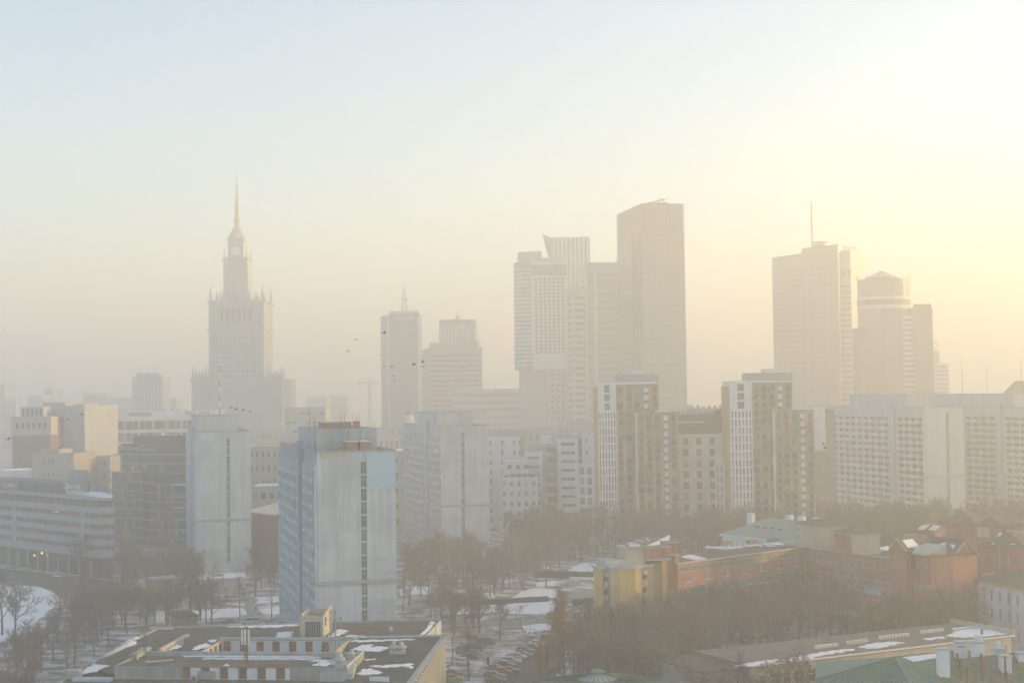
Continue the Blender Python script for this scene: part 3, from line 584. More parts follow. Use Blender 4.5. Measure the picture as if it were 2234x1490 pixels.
for k, (yb, yt) in enumerate(wz):
    za, zb = yz(yb), yz(yt)
    MB().prism(outline(0.8), za, zb).build('inner_core', frame_d, R)
    for (a, c) in zip(path, path[1:]):
        d = Vector((c[0] - a[0], c[1] - a[1])); n = max(1, round(d.length / 2.6)); ang = math.atan2(d.y, d.x)
        for i in range(n):
            q0 = Vector(a) + d * (i / n); mid = Vector(a) + d * ((i + 0.5) / n); w = d.length / n
            if any(abs(mid.x - pz) < 1.6 for pz in (b.F(31, 1125)[0], b.F(180, 1125)[0])):
                continue
            link('window', win_mesh(w - 0.08, zb - za, 'two' if i % 2 else 'one', [of_g, metal_g]), R, (mid.x, mid.y, za), ang)
    for px_ in (31, 180): uu = b.F(px_, 1125)[0]; MB().box(uu - 1.5, uu + 1.5, 0.004, 1.2, za, zb).build('pier', of_m, R)
MB().prism(outline(3.2), yz(1107) + 0.002, yz(1093)).build('top_storey', of_g, R)
for i in range(22): MB().box(-24 + i * 4.2, -23.8 + i * 4.2, 3.05, 3.2, yz(1107), yz(1093)).build('mullion', metal_g, R)
MB().prism(outline(1.6), yz(1093), yz(1087)).build('roof_slab', of_m, R)
MB().prism(outline(2.4)[4:] , yz(1087), yz(1087) + 0.25).build('roof_snow', snow, R)
rl = MB(); pr = outline(0.15)[:10]
for a, c in zip(pr, pr[1:]): rl.tube((*a, yz(1107) + 1.0), (*c, yz(1107) + 1.0), 0.06)
rl.build('railing', metal_g, R)
MB().prism(outline(3.0), 0.0, yz(1217)).build('ground_floor_glass', mat('shop_glass', (0.06, 0.065, 0.065), rough=0.2), R)
for i in range(13): u = L - 2 - i * 7.2; MB().lathe((u, 0.8), [(0.4, 0), (0.4, yz(1217))], 8).build('column', metal_g, R)
for (x, y, w, h) in ((91, 1206, 0.8, 0.6), (103, 1210, 0.6, 1.4), (75, 1211, 0.7, 0.5)):
    u, z = b.F(x, y, 2.9); MB().box(u - w / 2, u + w / 2, 2.88, 2.99, z - h / 2, z + h / 2).build('lit_shop_window', lit_win, R)
MB().box(-26, b.F(140, 1070, 6)[0], 6, 16, yz(1087), yz(1087) + 3.6).build('plant_screen', mat('plant_screen_grey', (0.17, 0.16, 0.16)), R)
MB().box(b.F(150, 1060, 10)[0], b.F(170, 1060, 10)[0], 10, 14, yz(1087), yz(1034)).build('roof_box', metal_g, R)
ub0, zb0 = b.F(137, 1078, 4); lo = (b.o + b.u * ub0 + b.v * 4)
t = thing('roof_sign', 'two-line bank roof sign with red and black square', 'sign', (lo.x, lo.y, yz(1087)), b.t); hs = 4.2
MB().box(0, 2.2, -0.1, 0.2, hs * 0.52, hs).build('red_square', red_p, t); MB().box(0, 2.2, -0.1, 0.2, 0.2, hs * 0.46).build('black_square', black_p, t); MB().box(0, 2.2, -0.12, 0.18, hs * 0.465, hs * 0.515).build('white_bar', white_p, t); MB().box(2.25, 2.6, -0.1, 0.2, 0.2, hs).build('white_edge', white_p, t)
letters('SOCIETE', 2.3, white_p, t, (3.0, 0, hs * 0.52), (PI / 2, 0, 0), ext=0.12); letters('GENERALE', 2.3, white_p, t, (3.0, 0, 0.2), (PI / 2, 0, 0), ext=0.12)
MB().box(2.8, 14, 0.4, 0.5, 0.0, 0.2).build('sign_rail', metal_g, t)
ub0 = b.F(0, 1065, 4)[0]; lo = b.o + b.u * ub0 + b.v * 4
t = thing('roof_sign', 'dark roof sign with red wedge and CA IMMO lettering', 'sign', (lo.x, lo.y, yz(1087)), b.t)
MB().box(-4, 14, 0, 0.3, 0.2, 3.8).build('board', mat('sign_grey', (0.22, 0.22, 0.23)), t); w_ = MB(); w_.prism([(-1.2, -0.1), (1.4, -0.1), (1.4, -0.01), (-1.2, -0.01)], 0.5, [0.6, 3.4, 3.4, 0.6]); w_.build('red_wedge', red_p, t)
letters('CA IMMO', 2.3, white_p, t, (2.2, -0.06, 1.0), (PI / 2, 0, 0))
# ------------------------------------------------------------------ blue glass office behind
gm = mat('blue_glass_office', (0.055, 0.085, 0.10), 0.2, 0.1, rough=0.12, spec=0.7, rand=0.35); amb = mat('amber_sky_reflection', (0.34, 0.22, 0.07), 0.3, 0.5, rough=0.5, rand=0.3)  # amber colour paints the sunset sky's reflection into some panes
b = Bld('glass_office', 'dark blue glass office with rounded tiers and snowy terrace', 'office building', (250, 1000, 612), (420, 1000, 600)); R = b.root
def tier(x0, x1, yt, yb, v, dep, r, name, n, mpane=True):
    ua = b.F(x0, yt, v)[0]; uc, z1 = b.F(x1, yt, v); z1 = b.F((x0 + x1) / 2, yt, v)[1]; z0 = 0 if yb is None else b.F((x0 + x1) / 2, yb, v)[1]
    pts = []
    for i in range(7): a = PI + PI / 2 * i / 6; pts.append((ua + r + r * math.cos(a), v + r + r * math.sin(a)))
    pts.append((uc, v)); full = pts + [(uc, v + dep), (ua, v + dep)]
    MB().prism(full, z0, z1).build(name, gm, R)
    nz_ = max(1, round((z1 - z0) / 3.6)); h = (z1 - z0) / nz_
    for j in range(nz_):
        MB().prism([(x - 0.25 if i < 7 else x, y - 0.25) for i, (x, y) in enumerate(pts)] + [(uc, v + 1), (ua + 1, v + 1)], z0 + h * (j + 1) - 0.5, z0 + h * (j + 1) - 0.02 if j == nz_ - 1 else z0 + h * (j + 1) - 0.15).build('floor_slab', metal_g, R)
        if mpane:
            for i in range(n):
                u = ua + r + (uc - ua - r) * (i + 0.5) / n; w = (uc - ua - r) / n * 0.9
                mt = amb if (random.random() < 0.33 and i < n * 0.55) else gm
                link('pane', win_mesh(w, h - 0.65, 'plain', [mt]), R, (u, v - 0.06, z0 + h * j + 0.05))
tier(250, 420, 990, None, 0, 30, 6, 'upper_tier', 16); tier(224, 312, 1028, None, -7, 20, 9, 'rounded_tier', 8); tier(305, 420, 1054, None, -12, 16, 8, 'lower_tier', 10)
u0, z0 = b.F(262, 968, 3); MB().box(u0, b.L + 2, 3, 26, b.F(300, 990, 0)[1], z0).build('plant_storey', frame_d, R)
u1, z1 = b.F(291, 951, 6); u2 = b.F(405, 951, 6)[0]; MB().box(u1, u2, 6, 24, z0, z1).build('plant_storey', frame_d, R)
letters('New Crescent', 2.6, mat('sign_pale', (0.45, 0.5, 0.52)), R, (u0 + 1.6, 2.9, z0 - 2.9), (PI / 2, 0, 0)); 
for k in range(3): MB().box(u0 + 0.1, u0 + 1.2, 2.8, 2.99, z0 - 2.4 + k * 0.85, z0 - 2.0 + k * 0.85).build('sign_stripe', white_p, R)
for x in (330, 345, 352): u, z = b.F(x, 946, 12); MB().box(u - 1.2, u + 1.2, 10, 13, z1, z1 + 1.4).build('roof_unit', metal_g, R)
u0, z0 = b.F(372, 1060, -14); u1 = b.F(416, 1060, -14)[0]
MB().box(u0, u1, -14.2, -4, z0, z0 + 0.5).build('terrace_slab', metal_g, R); MB().box(u0 + 0.3, u1, -14, -6, z0 + 0.5, z0 + 0.75).build('terrace_snow', snow, R)
for k in range(4): MB().box(u0 + 1, u1, -14, -11.9, z0 - 4.6 - k * 4.5, z0 - 3.7 - k * 4.5).build('terrace_slab', of_m, R)
# ------------------------------------------------------------------ simple windowed house used across the middle distance
def house(name, label, A, B, top, D, mw, nc, nr, wf=0.5, hf=0.5, style='two', wm=None, cat='building', group=None, ang=None, side=None, roof='flat', roofm=None, z0=1.5, zr=None, cornice=None, limit=300, skip=None, sidecols=0, sideR=False, depth=0.22):
    b = Bld(name, label, cat, A, B, group, ang); H = b.F(*top)[1]; L = b.L; m = MB(); wm = wm or [glass, frame_w]
    zr = H - 0.8 if zr is None else zr
    cols = even(0.4, L - 0.4, nc, wf); p = (zr - z0) / nr; rows = [(z0 + p * (j + 0.5 - hf / 2), z0 + p * (j + 0.5 + hf / 2)) for j in range(nr)]
    ops = facade(m, (0, 0), (1, 0), L, 0, H, cols, rows, depth, skip=skip)
    if sidecols and not sideR:
        c2 = even(0.4, D - 0.4, sidecols, wf); o2 = facade(m, (0, D), (0, -1), D, 0, H, c2, rows, depth)
    else: m.quad((0, D, 0), (0, 0, 0), (0, 0, H), (0, D, H))
    if sidecols and sideR:
        c2 = even(0.4, D - 0.4, sidecols, wf); o2 = facade(m, (L, 0), (0, 1), D, 0, H, c2, rows, depth)
    else: m.quad((L, 0, 0), (L, D, 0), (L, D, H), (L, 0, H))
    m.quad((L, D, 0), (0, D, 0), (0, D, H), (L, D, H))
    zt = H - 0.4 if roof == 'flat' else H
    m.quad((0, 0, zt), (L, 0, zt), (L, D, zt), (0, D, zt), 1)
    m.build('wall', [mw, roofm or felt_d], b.root)
    windows(b.root, (0, 0), (1, 0), ops, style, wm, depth - 0.04, limit=limit)
    if sidecols: windows(b.root, (L, 0) if sideR else (0, D), (0, 1) if sideR else (0, -1), o2, style, wm, depth - 0.04, limit=max(0, limit - len(ops)))
    if roof == 'hip':
        e = 0.5; hh = min(L, D) * 0.28; r = MB(); q = min(L, D) / 2
        P = [(-e, -e, H), (L + e, -e, H), (L + e, D + e, H), (-e, D + e, H)]
        if L >= D: T = [(q, D / 2, H + hh), (L - q, D / 2, H + hh)]; r.poly([P[0], P[1], T[1], T[0]]); r.poly([P[1], P[2], T[1]]); r.poly([P[2], P[3], T[0], T[1]]); r.poly([P[3], P[0], T[0]])
        else: T = [(L / 2, q, H + hh), (L / 2, D - q, H + hh)]; r.poly([P[0], P[1], T[0]]); r.poly([P[1], P[2], T[1], T[0]]); r.poly([P[2], P[3], T[1]]); r.poly([P[3], P[0], T[0], T[1]])
        r.poly(list(reversed(P))); r.build('roof', roofm or tile_br, b.root)
    if cornice: MB().box(-0.35, L + 0.35, -0.35, 0.0, H - 0.45, H + 0.02).build('cornice', cornice, b.root)
    b.H = H; b.D = D; return b
# --- far-left cluster
b = house('brick_house', 'old brown brick block with arcaded cream top storey, far left', (27, 1000, 735), (110, 1000, 735), (70, 912), 24, brick_old, 4, 7, 0.2, 0.3, 'plain', sidecols=0, zr=22)
u = b.F(28, 930)[0]; MB().box(-0.4, b.L + 0.4, -0.4, 10, b.H - 8.5, b.H).build('cream_storey', cream_r, b.root)
for i in range(6): x = b.L * (0.14 + 0.145 * i); am = MB().box(x - 0.7, x + 0.7, -0.46, -0.38, b.H - 5.4, b.H - 2.4); am.lathe((0, 0), [(0.01, 0), (0.01, 0.01)], 3); am.build('arched_window', glass, b.root)
MB().box(-0.8, b.L + 0.8, -0.8, 10.4, b.H, b.H + 0.7).build('cornice', cream_r, b.root)
u0, z0 = b.F(44, 888, 8); u1 = b.F(95, 888, 8)[0]; MB().box(u0, u1, 8, 20, b.H, z0).build('roof_storey', grey_r, b.root)
for i in range(5): MB().box(u0 + 1 + i * (u1 - u0) / 5.2, u0 + 2.2 + i * (u1 - u0) / 5.2, 7.9, 8.02, b.H + 1.2, z0 - 0.8).build('window', glass, b.root)
for x, y in ((31, 870), (45, 863)): u, z = b.F(x, y, 10); MB().lathe((u, 10), [(0.12, b.H), (0.06, z)], 4).build('flagpole', metal_g, b.root)
b = house('grey_block', 'windowless grey tower block behind the brown brick one', (93, 1000, 760), (185, 1000, 752), (142, 885), 30, grey_r, 6, 9, 0.12, 0.25, 'plain', skip=lambda i, j: i != 2)
for (x0, x1, y) in ((93, 142, 878), (163, 180, 881)): u0, z = b.F(x0, y, 4); u1 = b.F(x1, y, 4)[0]; MB().box(u0, u1, 4, 18, b.H - 0.4, z).build('roof_house', grey_r, b.root)
b = house('beige_house', 'small beige block with four short window strips in front of the brick one', (70, 1010, 640), (160, 1010, 632), (120, 988), 16, cream_r, 9, 6, 0.3, 0.35, 'plain', skip=lambda i, j: i not in (3, 4, 2) or j < 1)
MB().box(2, b.L * 0.55, 3, 12, b.H - 0.4, b.H + 1.6).build('roof_house', cream_r, b.root)
b = house('beige_house', 'narrow beige end wall left of the blue glass office', (193, 1030, 650), (240, 1030, 645), (215, 994), 18, cream_r, 2, 6, 0.18, 0.3, 'plain', skip=lambda i, j: i == 0)
b = house('low_house', 'low pale houses at the left edge under the brick block', (-10, 1030, 660), (62, 1030, 652), (30, 1026), 20, white_r, 5, 3, 0.35, 0.4, 'plain', roofm=snow)
# long white office with orange panels
b = Bld('white_office', 'long white office with orange panels and mirrored roof sign', 'office building', (187, 960, 800), (500, 960, 815)); R = b.root; L = b.L
H = b.F(300, 911)[1]; MB().box(0, L, 0, 26, 0, H).build('wall', white_r, R)
op = mat('faded_orange_panel', (0.55, 0.20, 0.09), 0.1, 0.5)
FH = (b.F(300, 911)[1] - b.F(300, 937)[1])
for j in range(4):
    zt = H - 1.9 - j * FH; hh = FH * 0.70
    for i in range(8):
        u0 = b.F(214 + 30.8 * i, 930)[0]; w = 6.1
        MB().box(u0, u0 + w, -0.04, 0.02, zt - hh, zt).build('window', glass, R); q = u0 + (1.6 if i % 3 == 0 else (4.3 if i % 3 == 1 else 3.0)); MB().box(q, q + 1.35, -0.12, 0.0, zt - hh, zt).build('orange_panel', op, R)
        MB().box(u0 + w + 0.25, u0 + w + 1.2, -0.25, 0.0, zt - hh, zt).build('pier', cream_r, R)
    MB().box(0.8, 4.6, -0.05, 0.02, zt - hh + 0.6, zt - 1.2).build('window', glass, R); MB().box(-0.3, L, -0.5, 0.0, zt + 0.05, zt + 1.8).build('spandrel', white_r, R)
z2 = b.F(300, 897, 6)[1]; MB().box(1, L - 2, 6, 24, H, z2).build('roof_storey', white_r, R)
u0 = b.F(280, 900, 6)[0]; u1 = b.F(331, 900, 6)[0]; MB().box(u0, u1, 5.9, 6.02, H + 0.6, z2 - 0.6).build('louvre', metal_g, R)
for (x0, x1) in ((404, 428), (434, 458)): u0 = b.F(x0, 900, 6)[0]; u1 = b.F(x1, 900, 6)[0]; MB().box(u0, u1, 5.9, 6.02, H + 0.8, z2 - 0.4).build('louvre', cream_r, R)
for i in range(14): x = 8 + i * (L - 20) / 14; MB().box(x, x + random.uniform(0.5, 1.6), 10, 12, z2, z2 + random.uniform(0.5, 1.3)).build('roof_unit', metal_g, R)
p = b.o + b.u * b.F(242, 885, 10)[0] + b.v * 10
t = thing('roof_sign', 'roof lettering seen mirrored from behind on the white office', 'sign', (p.x, p.y, z2), b.t); letters('zepter', 5.2, metal_g, t, (0, 0, 1.2), (PI / 2, 0, 0), mirror=True, ext=0.15); MB().box(-13, 0, 0.2, 0.35, 0.0, 1.2).build('sign_rail', metal_g, t)
# --- between the slab blocks
b = house('cream_house', 'cream block with rows of small windows between left and nearest slab blocks', (540, 1000, 640), (620, 1000, 640), (580, 972), 18, cream_r, 6, 6, 0.3, 0.4, 'plain', roofm=snow)
b = house('green_block', 'pale green flat block rising behind the nearest slab block', (620, 940, 900), (710, 940, 900), (665, 889), 30, mat('pale_green_panel', (0.36, 0.42, 0.40)), 6, 9, 0.7, 0.25, 'plain', skip=lambda i, j: (i + j) % 3 == 0)
b = house('low_house', 'low flat-roofed house with snowy roof left of the nearest slab block', (545, 1080, 560), (622, 1080, 560), (580, 1060), 22, grey_r, 4, 4, 0.6, 0.4, 'plain', roofm=snow)
b = Bld('striped_shed', 'long low shed with snow stripes on its roof between slab blocks', 'shed', (540, 1120, 520), (624, 1120, 500)); z0 = b.F(590, 1128)[1]
MB().box(-4, b.L + 6, 0, 14, 0, z0).build('wall', brick_old, b.root); rf = MB().prism([(-4.4, -0.4), (b.L + 6, -0.4), (b.L + 6, 14.4), (-4.4, 14.4)], z0, [z0 + 0.4, z0 + 0.4, z0 + 3.6, z0 + 3.6]).build('roof', tile_br, b.root)
for i in range(7): s_ = MB(); x = -3 + i * 3.0; s_.prism([(x, 1), (x + 1.6, 1), (x + 3.2, 13.4), (x + 1.8, 13.4)], [z0 + 0.78, z0 + 0.78, z0 + 3.45, z0 + 3.45], [z0 + 0.95, z0 + 0.95, z0 + 3.65, z0 + 3.65]); s_.build('snow_stripe', snow, rf)
b = house('low_house', 'low house with broad snowy roof right of the nearest slab block', (810, 1000, 640), (905, 1000, 640), (850, 984), 40, cream_r, 6, 5, 0.3, 0.4, 'plain', roofm=snow)
for (x0, x1, y, Y, lab) in ((545, 640, 938, 1050, 'faint low palace annexe left of the nearest slab block'), (556, 640, 956, 900, 'faint long cream wing behind the cream house'), (712, 835, 936, 1000, 'faint long low building behind the nearest block roof'), (780, 884, 950, 850, 'faint low cream building left of the third slab block'), (830, 980, 930, 1150, 'faint low block at the foot of the mast tower'), (1085, 1230, 935, 900, 'faint long low building behind the white apartments'), (1222, 1312, 921, 850, 'faint block with roof terraces behind the white tower')):
    house('distant_house', lab, (x0, 960, Y), (x1, 960, Y), ((x0 + x1) / 2, y), 30, cream_r if 'cream' in lab else stone, 9, 4, 0.35, 0.45, 'plain', limit=0, roofm=felt_d)
# church dome behind the third block
p = at(893, 905, 900); t = thing('church_tower', 'small green-domed church tower with cross left of the third block', 'church', (p.x, p.y, 0)); zb = at(893, 897, 900).z; zt = at(893, 884, 900).z
MB().lathe((0, 0), [(2.6, 0), (2.6, zb - 3), (3.0, zb - 2.8), (3.0, zb - 2.2)], 8).build('drum', white_r, t); MB().lathe((0, 0), [(2.7, zb - 2.2), (2.6, zb - 0.8), (1.8, zb + 0.6), (0.6, zb + 1.5), (0.5, zb + 2.3), (0.1, zb + 2.9)], 10).build('dome', copper, t)
c = MB(); c.tube((0, 0, zb + 2.9), (0, 0, zt + 1.6), 0.1); c.tube((-0.5, 0, zt + 0.6), (0.5, 0, zt + 0.6), 0.1); c.build('cross', metal_g, t)
# ------------------------------------------------------------------ white apartments, centre
WG = 'white apartment blocks in the centre'
b = house('apartment_house', 'white apartment block beside the third slab, three window columns', (1062, 1000, 655), (1143, 1000, 655), (1100, 952), 20, white_r, 6, 9, 0.42, 0.55, 'two', group=WG, skip=lambda i, j: i in (1, 3), roofm=felt_d)
MB().box(0, b.L * 0.9, 4, 14, b.H - 0.4, b.F(1100, 936, 4)[1]).build('roof_house', grey_r, b.root); MB().box(b.L - 1.6, b.L + 0.12, -0.12, 3, b.H - 9, b.H).build('orange_panel', orange_p, b.root)
b = house('apartment_house', 'white stepped apartment block with planted terrace, front of the group', (1090, 1060, 632), (1174, 1060, 632), (1130, 1040), 16, white_r, 5, 5, 0.45, 0.5, 'two', group=WG, roofm=felt_d)
u0, z0 = b.F(1097, 1006, 4); u1 = b.F(1152, 1006, 4)[0]; MB().box(u0, u1, 4, 15, b.H - 0.4, z0).build('setback_storey', white_r, b.root)
for i in range(3): x = u0 + 2 + i * 3.6; MB().box(x, x + 1.7, 3.92, 4.02, b.H + 3.2, b.H + 4.9).build('window', glass, b.root)
for i in range(5): MB().box(2 + i * 2.6, 4 + i * 2.6, 0.4, 1.6, b.H - 0.4, b.H + random.uniform(0.5, 1.2)).build('planter', mat('evergreen', (0.05, 0.06, 0.04)), b.root)
MB().box(u1 - 4, u1 + 1.5, 1.0, 3.8, b.H + 1.6, b.H + 1.9).build('awning', white_p, b.root)
b = house('apartment_house', 'white block with banded windows left of the dark balcony strip', (1143, 1000, 648), (1184, 1000, 646), (1165, 985), 18, white_r, 1, 8, 0.72, 0.36, 'three', group=WG)
MB().box(1, b.L, 4, 12, b.H - 0.4, b.H + 2.8).build('roof_house', grey_r, b.root)
b = house('apartment_house', 'dark recessed balcony strip between two white blocks', (1184, 1000, 655), (1218, 1000, 655), (1200, 968), 16, grey_r, 1, 8, 0.8, 0.6, 'plain', group=WG)
for j in range(8): z = 1.5 + j * (b.H - 2.3) / 8; MB().box(-0.1, b.L * 0.7, -1.2, 0, z, z + 1.0).build('balcony', white_r, b.root)
MB().box(-0.1, b.L * 0.6, 2, 12, b.H - 0.4, b.H + 3.4).build('roof_house', white_r, b.root)
b = house('apartment_house', 'white block with long three-pane window bands in the centre', (1217, 1000, 640), (1261, 1000, 638), (1240, 955), 18, white_r, 1, 10, 0.76, 0.36, 'three', group=WG)
MB().box(-1, b.L * 0.7, 3, 12, b.H - 0.4, b.H + 1.8).build('roof_house', grey_r, b.root)
b = house('apartment_house', 'dark balcony column right of the white banded block', (1261, 1000, 642), (1273, 1000, 642), (1267, 950), 14, grey_r, 1, 9, 0.85, 0.66, 'plain', group=WG)
b = house('apartment_house', 'plain pale block half hidden by the white and orange tower', (1272, 980, 630), (1312, 980, 630), (1290, 944), 16, white_r, 3, 8, 0.25, 0.35, 'plain', group=WG, skip=lambda i, j: i > 0)
b = house('apartment_house', 'lower white block with big gridded loggias by the white tower', (1260, 1060, 600), (1312, 1060, 592), (1285, 1012), 14, white_r, 3, 7, 0.62, 0.72, 'two', group=WG, roofm=snow)
# ------------------------------------------------------------------ twin white and orange towers
def twin(label, xs, ys, Y):
    (x0, x1, xa, xb, xc) = xs; (yt, yo, yl) = ys
    b = Bld('residential_tower', label, 'tower block', (x0, 1000, Y), (x1, 1000, Y), 'white and orange residential towers'); R = b.root; L = b.L
    H = b.F((x0 + x1) / 2, yt)[1]; zw = b.F(x0, yt + 65)[1]; p = 3.1; n = int((zw - 3) / p)
    m = MB(); cols = even(0.2, L - 0.1, 6, 0.46); rows = [(zw - p * (j + 1) + 0.3, zw - p * j - 0.25) for j in range(n)]
    ops = facade(m, (0, 0), (1, 0), L, 0, zw, cols, rows, 0.25)
    c2 = [(L * 0.36, L * 0.66)]; r2 = [(zw + (H - zw) * (0.06 + 0.3 * j), zw + (H - zw) * (0.30 + 0.3 * j)) for j in range(3)]
    o2 = facade(m, (0, 0), (1, 0), L, zw, H, c2, r2, 0.6)
    m.quad((0, 18, 0), (0, 0, 0), (0, 0, H), (0, 18, H)); m.quad((L, 0, 0), (L, 18, 0), (L, 18, H), (L, 0, H)); m.quad((0, 0, H - 0.4), (L, 0, H - 0.4), (L, 18, H - 0.4), (0, 18, H - 0.4))
    m.build('white_wall', white_r, R); windows(R, (0, 0), (1, 0), ops, 'one', [glass, frame_w], 0.2); windows(R, (0, 0), (1, 0), o2, 'two', [glass, metal_g], 0.5)
    MB().box(-0.75, 0.0, -0.2, 17, 0, H - 2).build('orange_edge', orange_p, R)
    dk = mat('dark_olive_cladding', (0.29, 0.27, 0.23), 0.15, 0.3)
    def wing(xl, xr, ytop, v, nc, seed):
        rr = random.Random(seed); ul = b.F(xl, 1000, v)[0]; ur = b.F(xr, 1000, v)[0]; zt = b.F((xl + xr) / 2, ytop, v)[1]; w = ur - ul; n = int((zt - 2) / p)
        m = MB(); cols = even(0, w, nc, 0.62); rows = [(zt - 0.9 - p * (j + 1) + 0.35, zt - 0.9 - p * j - 0.3) for j in range(n)]
        ops = facade(m, (ul, v), (1, 0), w, 0, zt, cols, rows, 0.5)
        m.quad((ul, v + 16, 0), (ul, v, 0), (ul, v, zt), (ul, v + 16, zt)); m.quad((ur, v, 0), (ur, v + 16, 0), (ur, v + 16, zt), (ur, v, zt)); m.quad((ul, v, zt), (ur, v, zt), (ur, v + 16, zt), (ul, v + 16, zt))
        m.build('clad_wall', dk, R); windows(R, (ul, v), (1, 0), ops, 'two', [glass, frame_d], 0.4)
        for i in range(nc + 1):
            z = zt - 0.6
            while z > 4:
                k = rr.choice((2, 3, 4)) * p; z2 = max(2, z - k); x = ul + w * i / nc + rr.uniform(-0.15, 0.15); wd = rr.uniform(0.45, 0.8)
                if rr.random() < 0.6: MB().box(min(max(x - wd, ul), ur - 0.9), min(max(x + wd, ul + 0.9), ur), v - 0.14, v + 0.01, z2 + 0.1, z - 0.1).build('orange_panel', orange_p, R)
                z = z2
        me = MB().box(-w / nc * 0.34, w / nc * 0.34, -1.1, 0, 0, 1.05).mesh('balcony', glass_w)
        mw_ = MB().box(-w / nc * 0.25, w / nc * 0.25, -0.1, 0, 0, 1.9).mesh('white_screen', white_r)
        wc = nc - 2
        for j in range(n):
            for i in range(nc):
                if i == wc and j % 1 == 0: link('white_screen', mw_, R, (ul + w * (i + 0.5) / nc, v - 0.01, zt - 0.9 - p * (j + 1) + 0.7))
                elif rr.random() < 0.5: link('balcony', me, R, (ul + w * (i + 0.5) / nc, v, zt - 0.9 - p * (j + 1) + 0.2))
        return ul, ur, zt
    ul, ur, zt = wing(x1, xb, yo, 0.6, 5, x0); MB().box(ul, ur - 0.6, 0.1, 17, zt, H).build('white_roof_slab', white_r, R)
    u0 = b.F(xa, 1000, -2)[0]; wing(xa + 2, xc, yl, -2.2, 5, x0 + 1); MB().box(u0 - 0.1, u0 + 0.35, -2.6, 0, 0, b.F(xa, yl, -2)[1]).build('white_fin', white_r, R)
    zt2 = b.F(xa + 20, yl, -2)[1]; MB().box(b.F(xa + 40, 900, -1.5)[0], b.F(xc - 4, 900, -1.5)[0], -1.8, 4, zt2, zt2 + 0.5).build('white_coping', white_r, R)
    up, zp = b.F(x1 + (-2 if yt > 831 else -16), yt - 17, 5); uq = b.F(xb - 2, yt, 5)[0]; MB().box(up, uq, 5, 15, H - 0.4, zp).build('plant_room', metal_g, R)
    MB().box((up + uq) / 2 - 2, (up + uq) / 2 + 2.6, 7, 11, zp, zp + 1.6).build('roof_unit', white_r, R)
twin('left of the twin towers, white slab joined to orange and olive wings', (1306, 1346, 1388, 1439, 1481), (834, 838, 899), 575)
twin('right of the twin towers, white slab joined to orange and olive wings', (1594, 1643, 1689, 1731, 1778), (831, 834, 894), 565)
b = house('apartment_house', 'white block with dark top storeys between the twin towers', (1481, 1050, 595), (1600, 1050, 595), (1540, 946), 18, white_r, 4, 9, 0.4, 0.62, 'plain', wm=[glass], skip=None)
u0, z0 = b.F(1484, 905, 1.5); MB().box(0.2, b.L, 1.0, 17, b.H - 0.4, z0).build('dark_storeys', mat('dark_bronze', (0.13, 0.11, 0.09)), b.root)
for k in range(5): MB().box(1 + k * 4.2, 4 + k * 4.2, 0.92, 1.02, b.H + 1.0, b.H + 2.8).build('window', glass, b.root)
MB().box(-0.1, b.L * 0.5, 0.4, 6, z0 - 3.2, z0 - 2.7).build('white_ledge', white_r, b.root)
for (x, w) in ((1500, 2.5), (1540, 3.2), (1560, 2.0)): u, z = b.F(x, 893, 6); MB().box(u, u + w * 2, 6, 12, z0, z).build('roof_house', grey_r, b.root)
b = house('apartment_house', 'low gridded white annexe left of the right twin tower', (1559, 1060, 580), (1599, 1060, 574), (1580, 1010), 12, white_r, 4, 8, 0.55, 0.72, 'two')
b = house('grey_block', 'low grey block between left twin tower and tall glass tower', (1478, 960, 760), (1514, 960, 760), (1495, 884), 20, grey_r, 4, 8, 0.4, 0.4, 'plain')
b = house('grey_block', 'flat grey block behind the white one between the twin towers', (1512, 960, 800), (1600, 960, 800), (1560, 890), 20, stone, 8, 8, 0.4, 0.4, 'plain', limit=0)
for i in range(6): MB().box(3 + i * 3.1, 4.2 + i * 3.1, 4, 6, b.H - 0.4, b.H + random.uniform(0.8, 1.8)).build('chimney', brick_old, b.root)
b = house('grey_block', 'tall narrow grey block right of the right twin tower', (1776, 1000, 620), (1822, 1000, 620), (1800, 893), 20, mat('olive_grey', (0.28, 0.27, 0.23)), 4, 14, 0.5, 0.4, 'two')
MB().box(-1, 5, -0.2, 6, b.H * 0.66, b.H + 1).build('pale_corner', white_r, b.root)
for (x0, x1, y, Y, lab) in ((1722, 1850, 885, 850, 'long hazy flat roof below the pale glass tower'), (2036, 2240, 865, 900, 'long hazy roofline below the star block'), (2085, 2215, 859, 1000, 'hazy flat roof carrying thin aerials at right')):
    b = house('distant_house', lab, (x0, 960, Y), (x1, 960, Y), ((x0 + x1) / 2, y), 30, stone, 10, 8, 0.35, 0.45, 'plain', limit=0)
b = Bld('gabled_house', 'dark steep gable rising at the right edge of the skyline', 'house', (2203, 900, 880), (2300, 900, 880)); z0 = b.F(2206, 868)[1]; z1 = b.F(2234, 832)[1]; hm_ = b.F(2234, 850)[0]
g_ = MB(); g_.box(1, b.L, 0, 20, 0, z0); g_.prism([(0, -0.5), (b.L, -0.5), (b.L, 20), (0, 20)], z0, z0 + 0.3); g_.build('wall', brick_old, b.root)
r_ = MB(); mid = hm_ * 1.05; zz = z0 + (z1 - z0) * 1.05; r_.poly([(0, -0.5, z0 + 0.3), (b.L, -0.5, z0 + 0.3), (mid, 4, zz)]); r_.poly([(0, 20, z0 + 0.3), (0, -0.5, z0 + 0.3), (mid, 4, zz), (mid, 16, zz)]); r_.poly([(b.L, -0.5, z0 + 0.3), (b.L, 20, z0 + 0.3), (mid, 16, zz), (mid, 4, zz)]); r_.poly([(b.L, 20, z0 + 0.3), (0, 20, z0 + 0.3), (mid, 16, zz)]); r_.build('roof', tile_br, b.root)
